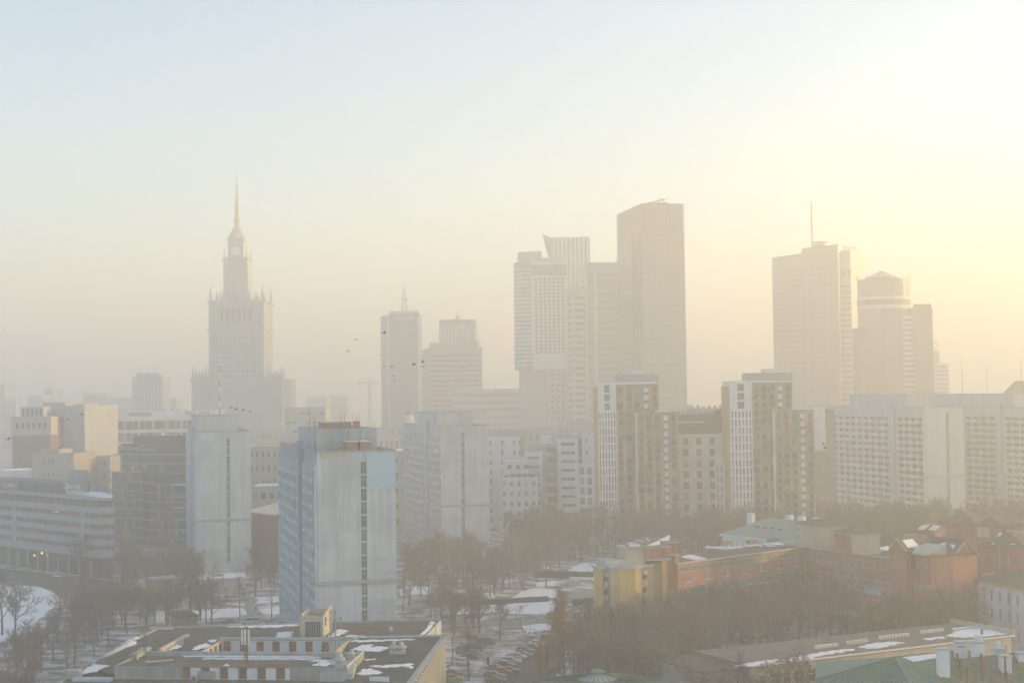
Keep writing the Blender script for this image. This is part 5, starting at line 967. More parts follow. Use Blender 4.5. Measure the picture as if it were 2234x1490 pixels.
def lookout(x0, xm, x1, yb, yt, ya, xa, v, dep, nm):
    u0, zb = b.F(x0, yb, v); um = b.F(xm, yb, v)[0]; u1 = b.F(x1, yb, v)[0]; z1 = b.F(x1, yt, v)[1]; za = b.F(xa, ya, v + dep / 2)[1]
    MB().box(u0, um, v + 0.4, v + dep, zb - 1.0, z1).build('beige_wall', cream_r, R); o = MB().box(um, u1, v, v + dep, zb, z1).build(nm, brick_red, R)
    MB().box(um - 0.2, u1 + 0.25, v - 0.25, v + dep + 0.2, zb - 0.35, zb - 0.002).build('ledge', zinc, o); MB().box(u0 - 0.3, u1 + 0.3, v - 0.3, v + dep + 0.3, z1 + 0.002, z1 + 0.3).build('eaves', zinc, o)
    for i in range(2): MB().box(um + (u1 - um) * (0.25 + 0.5 * i), um + (u1 - um) * (0.25 + 0.5 * i) + 0.2, v - 0.03, v + 0.02, zb + 0.5, z1 - 0.4).build('slot', frame_d, o)
    MB().box(u1, u1 + 0.04, v + 0.35, v + dep - 0.3, zb + 0.25, z1 - 0.25).build('sunlit_side_tint', mat('sunlit_brick_orange', (0.55, 0.27, 0.13)), o)  # brighter orange sheet paints low sunlight onto the brick's right side
    ap = (b.F(xa, ya, v + dep / 2)[0], v + dep / 2, za); e = 0.35; c0 = um - 1.0; r_ = MB(); P = [(c0, v - e, z1 + 0.3), (u1 + e, v - e, z1 + 0.3), (u1 + e, v + dep + e, z1 + 0.3), (c0, v + dep + e, z1 + 0.3)]
    r_.poly([P[0], P[1], ap]); r_.poly([P[1], P[2], ap]); r_.poly([P[2], P[3], ap]); r_.poly([P[3], P[0], ap]); rr = r_.build('hip_roof', copper_b, R)
    r2 = MB(); r2.poly([(u0 - e, v - e, z1 + 0.3), (c0 + 2, v - e, z1 + 0.3), (c0 + 1.5, v + dep * 0.6, z1 + 1.3), (u0, v + dep * 0.6, z1 + 1.2)]); r2.build('side_roof', copper_b, R)
    s2 = MB(); s2.poly([(um + 0.3, v - e + 0.6, z1 + 0.56), (u1 - 2.2, v - e + 0.6, z1 + 0.56), (ap[0] - 0.15, ap[1] - 0.3, ap[2] + 0.02)]); s2.build('roof_snow', snow, rr)
    s3 = MB(); s3.poly([(u0 + 0.6, v + 0.4, z1 + 0.5), (um - 0.8, v + 0.4, z1 + 0.48), (um - 0.6, v + dep * 0.5, z1 + 1.2), (u0 + 1.0, v + dep * 0.5, z1 + 1.1)]); s3.build('roof_snow', snow_dirty, rr)
    return u1, zb
u1, zb1 = lookout(1371, 1408, 1460, 1222, 1193, 1177, 1440, 3, 7, 'brick_lookout'); u2, zb2 = lookout(1412, 1430, 1480, 1211, 1183, 1166, 1462, 10.5, 7, 'brick_lookout')
MB().box(u1 - 1.6, u1 - 0.4, 3.6, 9.6, 0, zb1 - 0.36).build('pillar', yellow_r, R); MB().box(L + 0.02, u1 - 1.62, 3.9, 9, 0, zb1 - 1.0).build('rear_wall', mat('ochre_wall', (0.40, 0.28, 0.13), streak=0.15), R)
ux = b.F(1474, 1300, 11)[0]; uy = b.F(1483, 1300, 11)[0]; MB().box(ux, uy, 11, 17, 0, zb2 - 0.36).build('pillar', yellow_r, R); MB().box(u1 - 2, ux - 0.02, 11.5, 16.5, 0, zb2 - 0.5).build('brick_wall', brick_red, R)
MB().box(ua, b.F(1366, 1230, 5)[0], 3.5, 9, H - 0.4, H + 1.3).build('roof_house', grey_r, R)
# ------------------------------------------------------------------ long red brick wings
def brick_rows(b, H, spec, D, mw=brick_red):
    m = MB(); z = H; allops = []
    for (h, n, wf, hf, st, mt, pair) in spec:
        z2 = z - h
        cols = []
        if n:
            pch = b.L / n
            for i in range(n):
                if pair: c = pch * (i + 0.5); w = 0.85; cols += [(c - 0.2 - w, c - 0.2), (c + 0.2, c + 0.2 + w)]
                else: cols.append((pch * (i + 0.5 - wf / 2), pch * (i + 0.5 + wf / 2)))
        ops = facade(m, (0, 0), (1, 0), b.L, z2, z, cols, [(z2 + h * 0.5 - h * hf / 2, z2 + h * 0.5 + h * hf / 2)] if n else [], 0.2)
        allops.append((ops, st, mt)); z = z2
    m.quad((0, D, 0), (0, 0, 0), (0, 0, H), (0, D, H)); m.quad((b.L, 0, 0), (b.L, D, 0), (b.L, D, H), (b.L, 0, H)); m.quad((b.L, D, 0), (0, D, 0), (0, D, H), (b.L, D, H)); m.quad((0, 0, H - 0.3), (b.L, 0, H - 0.3), (b.L, D, H - 0.3), (0, D, H - 0.3), 1)
    m.build('wall', [mw, felt], b.root)
    for ops, st, mt in allops: windows(b.root, (0, 0), (1, 0), ops, st, mt, 0.16, sill=None if st == 'three' else white_r)
grn = mat('green_window_band', (0.20, 0.27, 0.22), 0.2, 0.4, rough=0.25, rand=0.25)
b = Bld('brick_wing', 'long red brick wing with green window bands behind the yellow block', 'building', (1478, 1229, 358), (1757, 1191, 392)); RW = b; H = 18.0
brick_rows(b, H, [(0.7, 0, 0, 0, 'one', None, False), (1.6, 7, 0.86, 0.85, 'three', [grn, zinc], False), (3.2, 7, 0, 0.5, 'two', [glass, frame_w], True), (2.4, 14, 0.8, 0.75, 'two', [grn, zinc], False), (3.2, 7, 0, 0.5, 'two', [glass, frame_w], True), (2.6, 14, 0.75, 0.6, 'two', [grn, zinc], False), (4.3, 0, 0, 0, 'one', None, False)], 12)
MB().box(-0.3, b.L, -0.45, 0.1, H - 0.05, H + 0.2).build('gutter', zinc, b.root); MB().box(b.L * 0.2, b.L * 0.2 + 0.2, -0.2, 0, 0.5, H).build('downpipe', zinc, b.root); MB().box(b.L - 0.3, b.L - 0.05, -0.25, 0, 0.5, H).build('downpipe', zinc, b.root)
for i, (x0, x1, y) in enumerate(((1500, 1530, 1196), (1575, 1600, 1187), (1635, 1662, 1184), (1680, 1700, 1180))):
    u, v = b.pz(x0, y, H); MB().box(u, u + 3.4, max(2, v), max(2, v) + 1.2, H - 0.3, H + 0.7).build('roof_kerb', brick_old, b.root)
for i, pts in enumerate(([(1485, 1215), (1500, 1208), (1545, 1218), (1520, 1222)], [(1535, 1192), (1580, 1193), (1578, 1196), (1545, 1195)], [(1625, 1189), (1664, 1188), (1666, 1192), (1640, 1193)], [(1664, 1186), (1700, 1182), (1712, 1188), (1690, 1192), (1670, 1191)], [(1580, 1194), (1622, 1191), (1620, 1194), (1590, 1196)])):
    snow_patch(['snow patch at the near end of the red wing roof', 'first thin snow strip on the red wing roof', 'third thin snow strip on the red wing roof', 'ragged snow patch at the far end of the red wing roof', 'second thin snow strip on the red wing roof'][i], pts, H - 0.3, 3, 0.3, 0.1, frame=b, group='snow patches on the red wing roof')
b = Bld('brick_wing', 'red brick wing with paired white windows facing right of the corner', 'building', (1757, 1191, 392), (1944, 1216, 363)); RW2 = b
brick_rows(b, H, [(0.8, 0, 0, 0, 'one', None, False), (2.9, 9, 0, 0.55, 'two', [glass, frame_w], True), (2.9, 9, 0, 0.55, 'two', [glass, frame_w], True), (2.9, 9, 0.5, 0.6, 'two', [blind, frame_w], True), (2.9, 9, 0, 0.55, 'two', [glass, frame_w], True), (2.9, 9, 0, 0.55, 'two', [glass, frame_w], True), (2.7, 0, 0, 0, 'one', None, False)], 12)
MB().box(0, b.L, -0.45, 0.1, H - 0.05, H + 0.2).build('gutter', zinc, b.root); MB().box(b.L * 0.68, b.L * 0.68 + 0.25, -0.25, 0, 0.5, H).build('downpipe', zinc, b.root)
MB().box(b.L * 0.7, b.L - 0.1, -0.06, 0.0, 8.4, 10.4).build('pale_band', mat('pale_blue_band', (0.45, 0.50, 0.50)), b.root)
for i, pts in enumerate(([(1880, 1200), (1940, 1190), (1938, 1199), (1905, 1207)], [(1795, 1192), (1820, 1185), (1820, 1190), (1805, 1194)])): snow_patch(['snow sheet at the right end of the paired-window wing', 'snow strip between the two roof towers'][i], pts, H - 0.3, 3, 0.3, 0.1, frame=b, group='snow patches on the red wing roof')
def roof_tower(label, A, B, yt, D, mats, apex, side_m):
    b = Bld('roof_tower', label, 'roof tower', A, B); z1 = b.F((A[0] + B[0]) / 2, yt)[1]; L = b.L
    k = MB(); k.box(0, L, 0, D, H - 0.4, z1); k.build('wall', mats, b.root); MB().box(L, L + 0.06, 0.0, D, H - 0.35, z1 - 0.02).build('side_wall', side_m, b.root); MB().box(-0.35, L + 0.35, -0.35, D + 0.35, z1, z1 + 0.3).build('eaves', zinc, b.root)
    za = z1 + apex; r = MB(); P = [(-0.4, -0.4, z1 + 0.3), (L + 0.4, -0.4, z1 + 0.3), (L + 0.4, D + 0.4, z1 + 0.3), (-0.4, D + 0.4, z1 + 0.3)]; ap = (L / 2, D / 2, za)
    for i in range(4): r.poly([P[i], P[(i + 1) % 4], ap])
    ro = r.build('hip_roof', tile_br, b.root); s = MB(); s.poly([(L * 0.55, D * 0.12, z1 + 0.75), (L * 0.75, D * 0.12, z1 + 0.72), (L * 0.52, D * 0.42, za - 0.25)]); s.build('roof_snow', snow, ro)
    MB().box(-0.05, 0.15, -0.12, 0, H, z1).build('downpipe', zinc, b.root)
    for z in (H + 1.5, H + 3.4): MB().box(L * 0.12, L * 0.12 + 0.45, -0.03, 0.01, z, z + 1.1).build('slot_window', frame_d, b.root)
    return b
b1 = roof_tower('cream roof tower with pyramid roof above the red wing corner', (1737, 1175, 402), (1776, 1188, 389), 1147, 9, cream_r, 2.0, cream_r)
MB().prism([(b1.L, 0), (b1.L + 0.001, 0), (b1.L + 0.001, 0.001)], H, H + 0.01)
b2 = roof_tower('brick and cream roof tower with pyramid roof right of the cream one', (1821, 1190, 383), (1858, 1199, 374), 1165, 8, brick_red, 1.9, cream_r)
# white house with green roof behind the wing
b = house('white_house', 'white house with broad green roof and chimneys behind the red wing', (1576, 1180, 432), (1680, 1190, 415), (1610, 1168), 22, white_r, 8, 4, 0.3, 0.45, 'two', roof='none'); H2 = b.H
k = MB(); e = 0.5; P = [(-e, -e, H2), (b.L + 14, -e, H2), (b.L + 14, 22.5, H2), (-e, 22.5, H2)]; T = [(8, 11, H2 + 4.6), (b.L + 8, 11, H2 + 4.6)]; k.poly([P[0], P[1], T[1], T[0]]); k.poly([P[1], P[2], T[1]]); k.poly([P[2], P[3], T[0], T[1]]); k.poly([P[3], P[0], T[0]]); k.build('roof', mat('faded_green_roof', (0.27, 0.33, 0.27), 0.08, 0.3), b.root)
MB().box(-0.5, b.L + 14, -0.7, -0.05, H2 - 0.6, H2).build('cornice', white_r, b.root); MB().box(b.L, b.L + 13, 1, 20, 0, H2).build('rear_wing', white_r, b.root)
for u, v in ((3, 7), (14, 12), (20, 11), (26, 11)): MB().box(u, u + 2.2, v, v + 1.2, H2 + 1.5, H2 + 5.8).build('chimney', white_r, b.root)
for i in range(4): MB().box(9 + i * 3.2, 9.9 + i * 3.2, 4.8, 5.6, H2 + 2.0, H2 + 2.7).build('roof_vent', copper_b, b.root)
# ------------------------------------------------------------------ red brick houses on the right
RH = 'red brick houses on the right'
def slope_snow(b, pts, hh=None, gab=False, n=5, jit=0.12):
    hh = hh or min(b.L, b.D) * 0.28; Q = []
    for (a, c) in zip(pts, pts[1:] + pts[:1]):
        for i in range(n): t = i / n; Q.append(((a[0] + (c[0] - a[0]) * t) * b.L + random.uniform(-1, 1) * jit * (1 if i else 0.3), (a[1] + (c[1] - a[1]) * t) * b.D + random.uniform(-1, 1) * jit))
    zf = (lambda u, v: b.H + hh * (v + 0.5) / (b.D / 2 + 0.5)) if not gab else (lambda u, v: b.H + hh * (1 - abs(u - b.L / 2) / (b.L / 2)) + 0.18)
    k = MB(); k.prism(Q, [zf(*q) - 0.05 for q in Q], [zf(*q) + 0.13 for q in Q]); k.build('roof_snow', snow, b.root)
def red_house(label, A, B, yt, D, roof='hip', nc=3, nr=4, apex=None, mw=brick_red, sidec=0, z0=2.0, wf=0.3):
    return house('brick_house', label, A, B, ((A[0] + B[0]) / 2, yt), D, mw, nc, nr, wf, 0.52, 'two', [glass, frame_w], 'house', RH, roof='none' if roof == 'gable' else roof, roofm=tile_br, sidecols=sidec, sideR=True, z0=z0)
def gable(b, h, m=tile_br, over=0.4):
    L, D, z = b.L, b.D, b.H; k = MB(); k.poly([(0, 0, z), (L, 0, z), (L / 2, 0, z + h)]); k.build('gable_wall', brick_red, b.root); k = MB(); k.poly([(L, D, z), (0, D, z), (L / 2, D, z + h)]); k.build('gable_wall', brick_red, b.root)
    o = over; r = MB(); s = h / (L / 2)
    r.prism([(-o, -o), (L / 2, -o), (L / 2, D + o), (-o, D + o)], [z - o * s, z + h, z + h, z - o * s], [z - o * s + 0.18, z + h + 0.18, z + h + 0.18, z - o * s + 0.18]); r.prism([(L / 2, -o), (L + o, -o), (L + o, D + o), (L / 2, D + o)], [z + h, z - o * s, z - o * s, z + h], [z + h + 0.18, z - o * s + 0.18, z - o * s + 0.18, z + h + 0.18]); r.build('roof', m, b.root)
    MB().tube((-o, -o - 0.05, z - o * s + 0.1), (L / 2, -o - 0.05, z + h + 0.1), 0.14).build('verge', zinc, b.root); MB().tube((L + o, -o - 0.05, z - o * s + 0.1), (L / 2, -o - 0.05, z + h + 0.1), 0.14).build('verge', zinc, b.root)
b = red_house('gabled red house with three window columns at the end of the wing', (1943, 1240, 352), (1978, 1240, 349), 1199, 13, 'gable', 3, 6); gable(b, 2.4); slope_snow(b, [(0.6, 0.1), (0.95, 0.1), (0.95, 0.5), (0.6, 0.45)], 2.4, True)
b = red_house('red house with glass dormer and sloping green roof beside the gable', (1979, 1240, 352), (2031, 1240, 345), 1212, 14, 'hip', 4, 6, wf=0.30)
k = MB(); k.prism([(0.6, -0.3), (7.5, -0.3), (8.5, 4.5), (1.6, 4.5)], b.H + 0.2, [b.H + 0.6, b.H + 0.6, b.H + 2.6, b.H + 2.6]); k.build('glass_roof', mat('glass_roof_pale', (0.45, 0.44, 0.36), rough=0.3), b.root); MB().box(0.2, 2.9, -0.2, 0, b.H - 3.4, b.H - 0.1).build('glazed_bay', glass_g, b.root); MB().box(3, b.L, -0.9, 0, b.H - 7.6, b.H - 6.6).build('balcony', metal_g, b.root)
slope_snow(b, [(0.62, 0.15), (0.8, 0.12), (0.85, 0.4), (0.7, 0.45)])
b = red_house('windowless red corner house with snowy roof in the middle of the group', (2031, 1240, 345), (2078, 1240, 347), 1212, 16, 'hip', 3, 5, wf=0.2, sidec=2)
slope_snow(b, [(0.45, 0.05), (0.93, 0.02), (0.8, 0.2), (0.72, 0.44), (0.5, 0.46), (0.55, 0.25)])
slope_snow(b, [(0.1, 0.1), (0.22, 0.08), (0.3, 0.25), (0.16, 0.2)])
b = red_house('red house with skylights and snowy roof right of the corner house', (2079, 1240, 349), (2132, 1240, 352), 1212, 15, 'gable', 4, 5, wf=0.26); gable(b, 3.6); slope_snow(b, [(0.56, 0.05), (0.95, 0.05), (0.95, 0.5), (0.75, 0.35), (0.56, 0.4)], 3.6, True); slope_snow(b, [(0.1, 0.1), (0.3, 0.1), (0.35, 0.4), (0.2, 0.5)], 3.6, True)
for i in range(2): MB().box(b.L * 0.6 + i * 1.9, b.L * 0.6 + 1.1 + i * 1.9, 2, 3.2, b.H + 1.4 - i * 1.0, b.H + 2.9 - i * 1.0).build('skylight', brick_old, b.root)
b = red_house('red house with downpipe and hip roof near the right edge', (2133, 1220, 362), (2240, 1220, 355), 1194, 14, 'hip', 7, 4, wf=0.26); slope_snow(b, [(0.28, 0.05), (0.32, 0.05), (0.36, 0.42), (0.3, 0.42)]); slope_snow(b, [(0.6, 0.1), (0.75, 0.05), (0.74, 0.25), (0.62, 0.3)])
MB().box(2, 7.6, -3.2, -0.1, 0, b.H - 6.3).build('pale_annexe', mat('pale_grey_wall', (0.5, 0.5, 0.5)), b.root); MB().box(b.L * 0.45, b.L * 0.45 + 0.2, -0.2, 0, 1, b.H).build('downpipe', cream_r, b.root)
b = red_house('arcaded brick house with cream frieze behind the gabled house', (1974, 1170, 400), (2040, 1165, 396), 1164, 14, 'hip', 6, 4, wf=0.3)
MB().box(-0.2, b.L * 0.45, -0.25, 0, b.H - 2.4, b.H).build('cream_frieze', cream_r, b.root); [MB().box(0.4 + i * 0.95, 0.9 + i * 0.95, -0.3, -0.24, b.H - 1.9, b.H - 0.4).build('frieze_slot', brick_red, b.root) for i in range(4)]
for i in range(6): k = MB(); x = 3.2 + (i % 3) * 0.7 + (i // 3) * 3.0; k.prism([(x, 1.0), (x + 0.35, 1.0), (x + 1.3, 3.0), (x + 0.95, 3.0)], [b.H + 0.95, b.H + 0.95, b.H + 2.05, b.H + 2.05], [b.H + 1.1, b.H + 1.1, b.H + 2.2, b.H + 2.2]); k.build('snow_strip', snow, b.root)
b = red_house('rear red house with square chimney at the top of the group', (2046, 1150, 425), (2128, 1150, 418), 1141, 14, 'hip', 6, 4); MB().box(-3.5, -1.2, 2, 4, b.H - 3, b.H + 1.8).build('chimney', mat('pink_brick', (0.5, 0.28, 0.2)), b.root); MB().box(2.5, 5.2, 6, 8, b.H, b.H + 3.6).build('chimney', mat('pink_brick', (0.5, 0.28, 0.2)), b.root)
b = red_house('rear red house with cream wall and snow ladder roof', (2119, 1150, 410), (2186, 1150, 405), 1147, 13, 'hip', 4, 4); MB().box(1.6, b.L * 0.6, -0.12, 0, b.H - 3.2, b.H - 0.3).build('cream_wall', cream_r, b.root)
b = red_house('cream gabled house at the right edge behind the red ones', (2196, 1170, 405), (2262, 1170, 400), 1156, 12, 'gable', 3, 4, mw=cream_r); gable(b, 2.6)
# ------------------------------------------------------------------ white school at the right edge
b = house('white_school', 'white plastered building with tall windows at the right edge', (2133, 1262, 352), (2250, 1284, 330), (2133, 1264), 18, white_r, 6, 3, 0.30, 0.62, 'cross', [glass, frame_w], 'building', roof='none', z0=0.8)
MB().box(-0.7, b.L + 0.7, -0.7, 0.0, b.H - 0.35, b.H + 0.15).build('cornice', cream_r, b.root); k = MB(); e = 0.8; k.poly([(-e, -e, b.H + 0.16), (b.L + e, -e, b.H + 0.16), (b.L - 5, 9, b.H + 3.2), (6, 9, b.H + 3.2)]); k.poly([(-e, 18.8, b.H + 0.16), (-e, -e, b.H + 0.16), (6, 9, b.H + 3.2)]); k.poly([(b.L + e, 18.8, b.H + 0.16), (-e, 18.8, b.H + 0.16), (6, 9, b.H + 3.2), (b.L - 5, 9, b.H + 3.2)]); k.build('roof', tile_br, b.root)
MB().box(b.L * 0.62, b.L * 0.62 + 0.2, -0.25, 0, 0.5, b.H - 0.3).build('downpipe', metal_g, b.root)
# ------------------------------------------------------------------ long low school with flat roof
ZS = 10.0; pa, pb = gnd(1640, 1455, ZS), gnd(2206, 1388, ZS)
b = Bld('low_school', 'long low cream building with snowy flat roof and clerestory kerbs', 'building', (1640, 1455, pa.y), (2206, 1388, pb.y)); LS = b; R = b.root; D = abs(b.pz(1530, 1440, ZS)[1]); L = b.L
D = 17.0; u_l = b.pz(1532, 1440, ZS)[0]
m = MB(); n = 22; cols = even(1.0, L - 0.6, n, 0.6); ops = facade(m, (0, 0), (1, 0), L, 0, ZS, cols, [(1.2, 3.4), (6.0, 8.4)], 0.25)
m.quad((L, 0, 0), (L, D, 0), (L, D, ZS), (L, 0, ZS)); m.quad((L, D, 0), (0, D, 0), (0, D, ZS), (L, D, ZS)); m.quad((0, D, 0), (0, 0, 0), (0, 0, ZS), (0, D, ZS)); m.build('wall', cream_r, R)
windows(R, (0, 0), (1, 0), ops, 'tee', [glass, frame_w], 0.2)
k = MB(); k.prism([(-0.5, -0.5), (L + 0.5, -0.5), (L + 0.5, D + 0.5), (-0.5, D + 0.5)], ZS, ZS + 0.35); k.build('roof', mat('grey_brown_felt', (0.17, 0.155, 0.13), 0.2, 0.3), R)
MB().box(-0.55, L + 0.5, -0.62, -0.5, ZS + 0.1, ZS + 0.42).build('gutter', white_p, R); MB().box(L + 0.3, L + 0.6, -0.4, D + 0.4, ZS + 0.35, ZS + 1.3).build('parapet', cream_r, R)
MB().box(-9, 0.0, 2, D + 1, 0, ZS - 0.6).build('end_block', mat('pale_green_wall', (0.33, 0.37, 0.34)), R); MB().box(-9.3, 0.0, 1.7, D + 1.3, ZS - 0.6, ZS - 0.35).build('end_roof', felt, R); MB().box(-4.2, -3.0, 1.93, 2.01, 4.5, 6.4).build('end_window', glass, R)
for i, (x0, x1, y) in enumerate(((2010, 2060, 1381), (2080, 2130, 1376), (1920, 1985, 1393), (1850, 1895, 1404), (1780, 1830, 1414))):
    u, v = b.pz(x0, y, ZS + 0.4); w = b.pz(x1, y - (x1 - x0) * 0.11, ZS + 0.4)[0] - u; v = min(max(v, 3), D - 2)
    MB().box(u, u + w, v, v + 0.5, ZS + 0.35, ZS + 0.9).build('clerestory_kerb', white_r, R)
    for q in range(9): MB().box(u + w * (q + 0.3) / 9, u + w * (q + 0.6) / 9, v - 0.05, v + 0.001, ZS + 0.5, ZS + 0.8).build('kerb_vent', frame_d, R)
for i, (lab, pts) in enumerate((('large snow sheet at the right end of the low school roof', [(2060, 1387), (2105, 1369), (2140, 1366), (2175, 1374), (2200, 1383), (2150, 1388), (2100, 1391)]), ('snow drift in the middle of the low school roof', [(1870, 1412), (1905, 1402), (1960, 1399), (1978, 1401), (1920, 1413), (1895, 1415)]), ('broken snow sheet behind trees on the low school roof', [(1700, 1440), (1760, 1428), (1820, 1418), (1865, 1414), (1870, 1417), (1790, 1430), (1730, 1442)]), ('snow strip at the left end of the low school roof', [(1600, 1452), (1660, 1442), (1700, 1437), (1690, 1444), (1640, 1453)]), ('small snow strip before the clerestory kerb', [(2012, 1393), (2060, 1388), (2060, 1392), (2020, 1396)]))):
    snow_patch(lab, pts, ZS + 0.36, 4, 0.35, 0.12, frame=b, group='snow patches on the low school roof')
MB().lathe((b.pz(2153, 1390, ZS)[0], 3.0), [(0.25, ZS), (0.25, ZS + 1.5)], 8).build('vent_pipe', rust, R)
# ------------------------------------------------------------------ green copper roofs, bottom right
def P3(px, py, z): return gnd(px, py, z)
def seam_roof(b_root, quad, m, n, name='roof', seam_m=None, r=0.05):
    a, c, d, e = [Vector(q) for q in quad]          # a,c along the eaves; e,d along the ridge (a-e, c-d are slopes)
    k = MB(); k.poly([a, c, d, e]); o = k.build(name, m, b_root); s = MB(); nn = (c - a).cross(e - a).normalized()
    if nn.z < 0: nn = -nn
    for i in range(n + 1): t = i / n; s.tube(a + (c - a) * t + nn * r, e + (d - e) * t + nn * r, r, r, 4)
    tag(s.build('seams', seam_m or m, o), kind='stuff'); return o
t = thing('copper_roofed_building', 'building with seamed green copper hip roof at bottom right', 'building')
ap = P3(1953, 1432, 16.5); el = P3(1782, 1481, 12.0); rr = P3(2110, 1417, 16.5); fc = Vector((ap.x + (el.x - ap.x) * 0.1 + 4, ap.y - 22, 12.0)); fr = Vector((rr.x + 3, rr.y - 22, 12.0)); bl = Vector((el.x + 3, el.y + 16, 12.0))
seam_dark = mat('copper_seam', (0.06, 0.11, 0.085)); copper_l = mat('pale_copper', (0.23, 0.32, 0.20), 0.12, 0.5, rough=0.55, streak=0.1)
fl = Vector((el.x, el.y, 12.0)); fm = Vector((ap.x - 1.5, ap.y - 24, 12.0))
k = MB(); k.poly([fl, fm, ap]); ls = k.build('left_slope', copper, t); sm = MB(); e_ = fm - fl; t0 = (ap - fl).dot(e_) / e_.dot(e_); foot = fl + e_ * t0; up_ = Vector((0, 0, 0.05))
for i in range(1, 34): tt = i / 34; fr_ = tt / t0 if tt < t0 else (1 - tt) / (1 - t0); p_ = fl + e_ * tt; sm.tube(p_ + up_, p_ + (ap - foot) * fr_ + up_, 0.06, 0.06, 4)
tag(sm.build('seams', seam_dark, ls), kind='stuff')
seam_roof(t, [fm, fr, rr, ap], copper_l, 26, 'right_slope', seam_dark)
k = MB(); k.poly([Vector((rr.x + 3, rr.y + 16, 12)), Vector((bl.x, bl.y, 12)), ap, rr]); k.poly([bl, fl, ap]); k.build('rear_slope', copper, t)
MB().tube(ap, fm, 0.14).build('hip_cap', copper, t); MB().tube(ap, fl, 0.14).build('hip_cap', copper_b, t); MB().tube(ap, rr, 0.16).build('ridge_cap', copper, t)
k = MB(); k.prism([(fl.x, fl.y), (fm.x, fm.y), (fr.x, fr.y), (fr.x, fr.y + 38), (bl.x, bl.y)], 0, 11.9); k.build('wall', cream_r, t)
k = MB(); dn = (fm - fl); dn.z = 0; dn.normalize(); nv = Vector((dn.y, -dn.x, 0)); k.poly([fl + nv * 1.3 + Vector((0, 0, -0.3)), fm + nv * 1.3 + Vector((0, 0, -0.3)), fm, fl]); k.build('eaves', copper_b, t)
d_ = fl + (fm - fl) * 0.42 + (ap - fl) * 0.34; MB().box(-0.9, 0.9, -0.35, 0.35, -0.3, 0.7).build('roof_hatch', copper, t, (d_.x, d_.y, d_.z + 0.3), -0.5)
s = MB(); n1 = Vector((0, 0, 0.12)); q = [ap + (rr - ap) * 0.08 + (fm - ap) * 0.03, ap + (rr - ap) * 0.6 + (fm - ap) * 0.02, ap + (rr - ap) * 0.52 + (fr - rr) * 0.10, ap + (rr - ap) * 0.15 + (fr - rr) * 0.13]; s.poly([x + n1 for x in q]); s.build('roof_snow', snow, t)
q0 = fl + (fm - fl) * 0.28; q = [q0, q0 + (fm - fl) * 0.14, q0 + (fm - fl) * 0.13 + (ap - fl) * 0.06, q0 + (fm - fl) * 0.02 + (ap - fl) * 0.07]; s = MB(); s.poly([x + n1 * 1.5 for x in q]); s.build('roof_snow', snow, t)
t = thing('chimney_roofed_building', 'building with browned copper roof crowded with white chimneys, bottom right corner', 'building')
ra, rb = P3(2040, 1444, 18.8), P3(2290, 1416, 18.8); ea, eb = Vector((ra.x - 2, ra.y - 14, 13.6)), Vector((rb.x + 2, rb.y - 15, 13.6)); wl = Vector((ra.x - 6.0, ra.y - 6, 15.6))
seam_roof(t, [ea, eb, rb, ra], mat('mossy_copper', (0.15, 0.20, 0.14), 0.2, 0.6, rough=0.7, streak=0.2), 26, 'front_slope', copper_b); k = MB(); k.poly([ra, wl, ea]); k.poly([ra, Vector((ra.x - 2, ra.y + 6, 13.4)), wl]); k.poly([rb, Vector((rb.x, rb.y + 8, 13)), Vector((ra.x - 2, ra.y + 8, 13)), ra]); k.build('hip_slope', copper, t)
MB().tube(ra, rb, 0.14).build('ridge_cap', copper_b, t); k = MB(); k.prism([(ea.x, ea.y), (eb.x, eb.y), (rb.x, rb.y + 8), (wl.x, wl.y + 8), (wl.x, wl.y)], 0, 12.1); k.build('wall', cream_r, t); MB().tube(wl, ea, 0.25).build('gutter', copper_b, t)
def chim(label, x0, x1, yt, yb, Yo, dep, cap=True, holes=0, stepped=False):
    p = at(x0 + (x1 - x0) * 0.06, yb, Yo); q = at(x1 - (x1 - x0) * 0.10, yb, Yo); z1 = at(x0, yt, Yo).z; w = q.x - p.x
    c = thing('chimney', label, 'chimney', (p.x, p.y, p.z - 3.2), 0.12, 'white chimneys on the copper roofs'); h = z1 - p.z + 3.2
    MB().box(0, w, 0, dep, 0, h - (0.3 if cap else 0)).build('stack', white_r, c)
    if cap: MB().box(-0.15, w + 0.15, -0.15, dep + 0.15, h - 0.3, h).build('cap', mat('chimney_cap_grey', (0.5, 0.52, 0.55)), c)
    if stepped: MB().box(w * 0.35, w * 0.8, 0.1, dep - 0.1, h, h + 0.9).build('flue', white_r, c)
    for i in range(holes): MB().box(w * (0.12 + 0.16 * i), w * (0.12 + 0.16 * i) + 0.12, -0.02, 0.01, h - 1.0, h - 0.65).build('flue_hole', frame_d, c)
chim('large plain white chimney stack, biggest of the group', 2047, 2077, 1414, 1462, 218, 1.0); chim('white chimney with a row of five flue holes', 2086, 2115, 1399, 1424, 240, 1.2, holes=5); chim('tall white chimney with arched opening behind the others', 2125, 2154, 1400, 1442, 228, 1.3, stepped=True); chim('stepped white chimney with flue on top', 2166, 2196, 1415, 1440, 232, 1.2, stepped=True); chim('squat white chimney in front of the stepped one', 2184, 2211, 1430, 1450, 222, 1.2); chim('white chimney cut by the right edge', 2221, 2250, 1423, 1441, 226, 1.2)
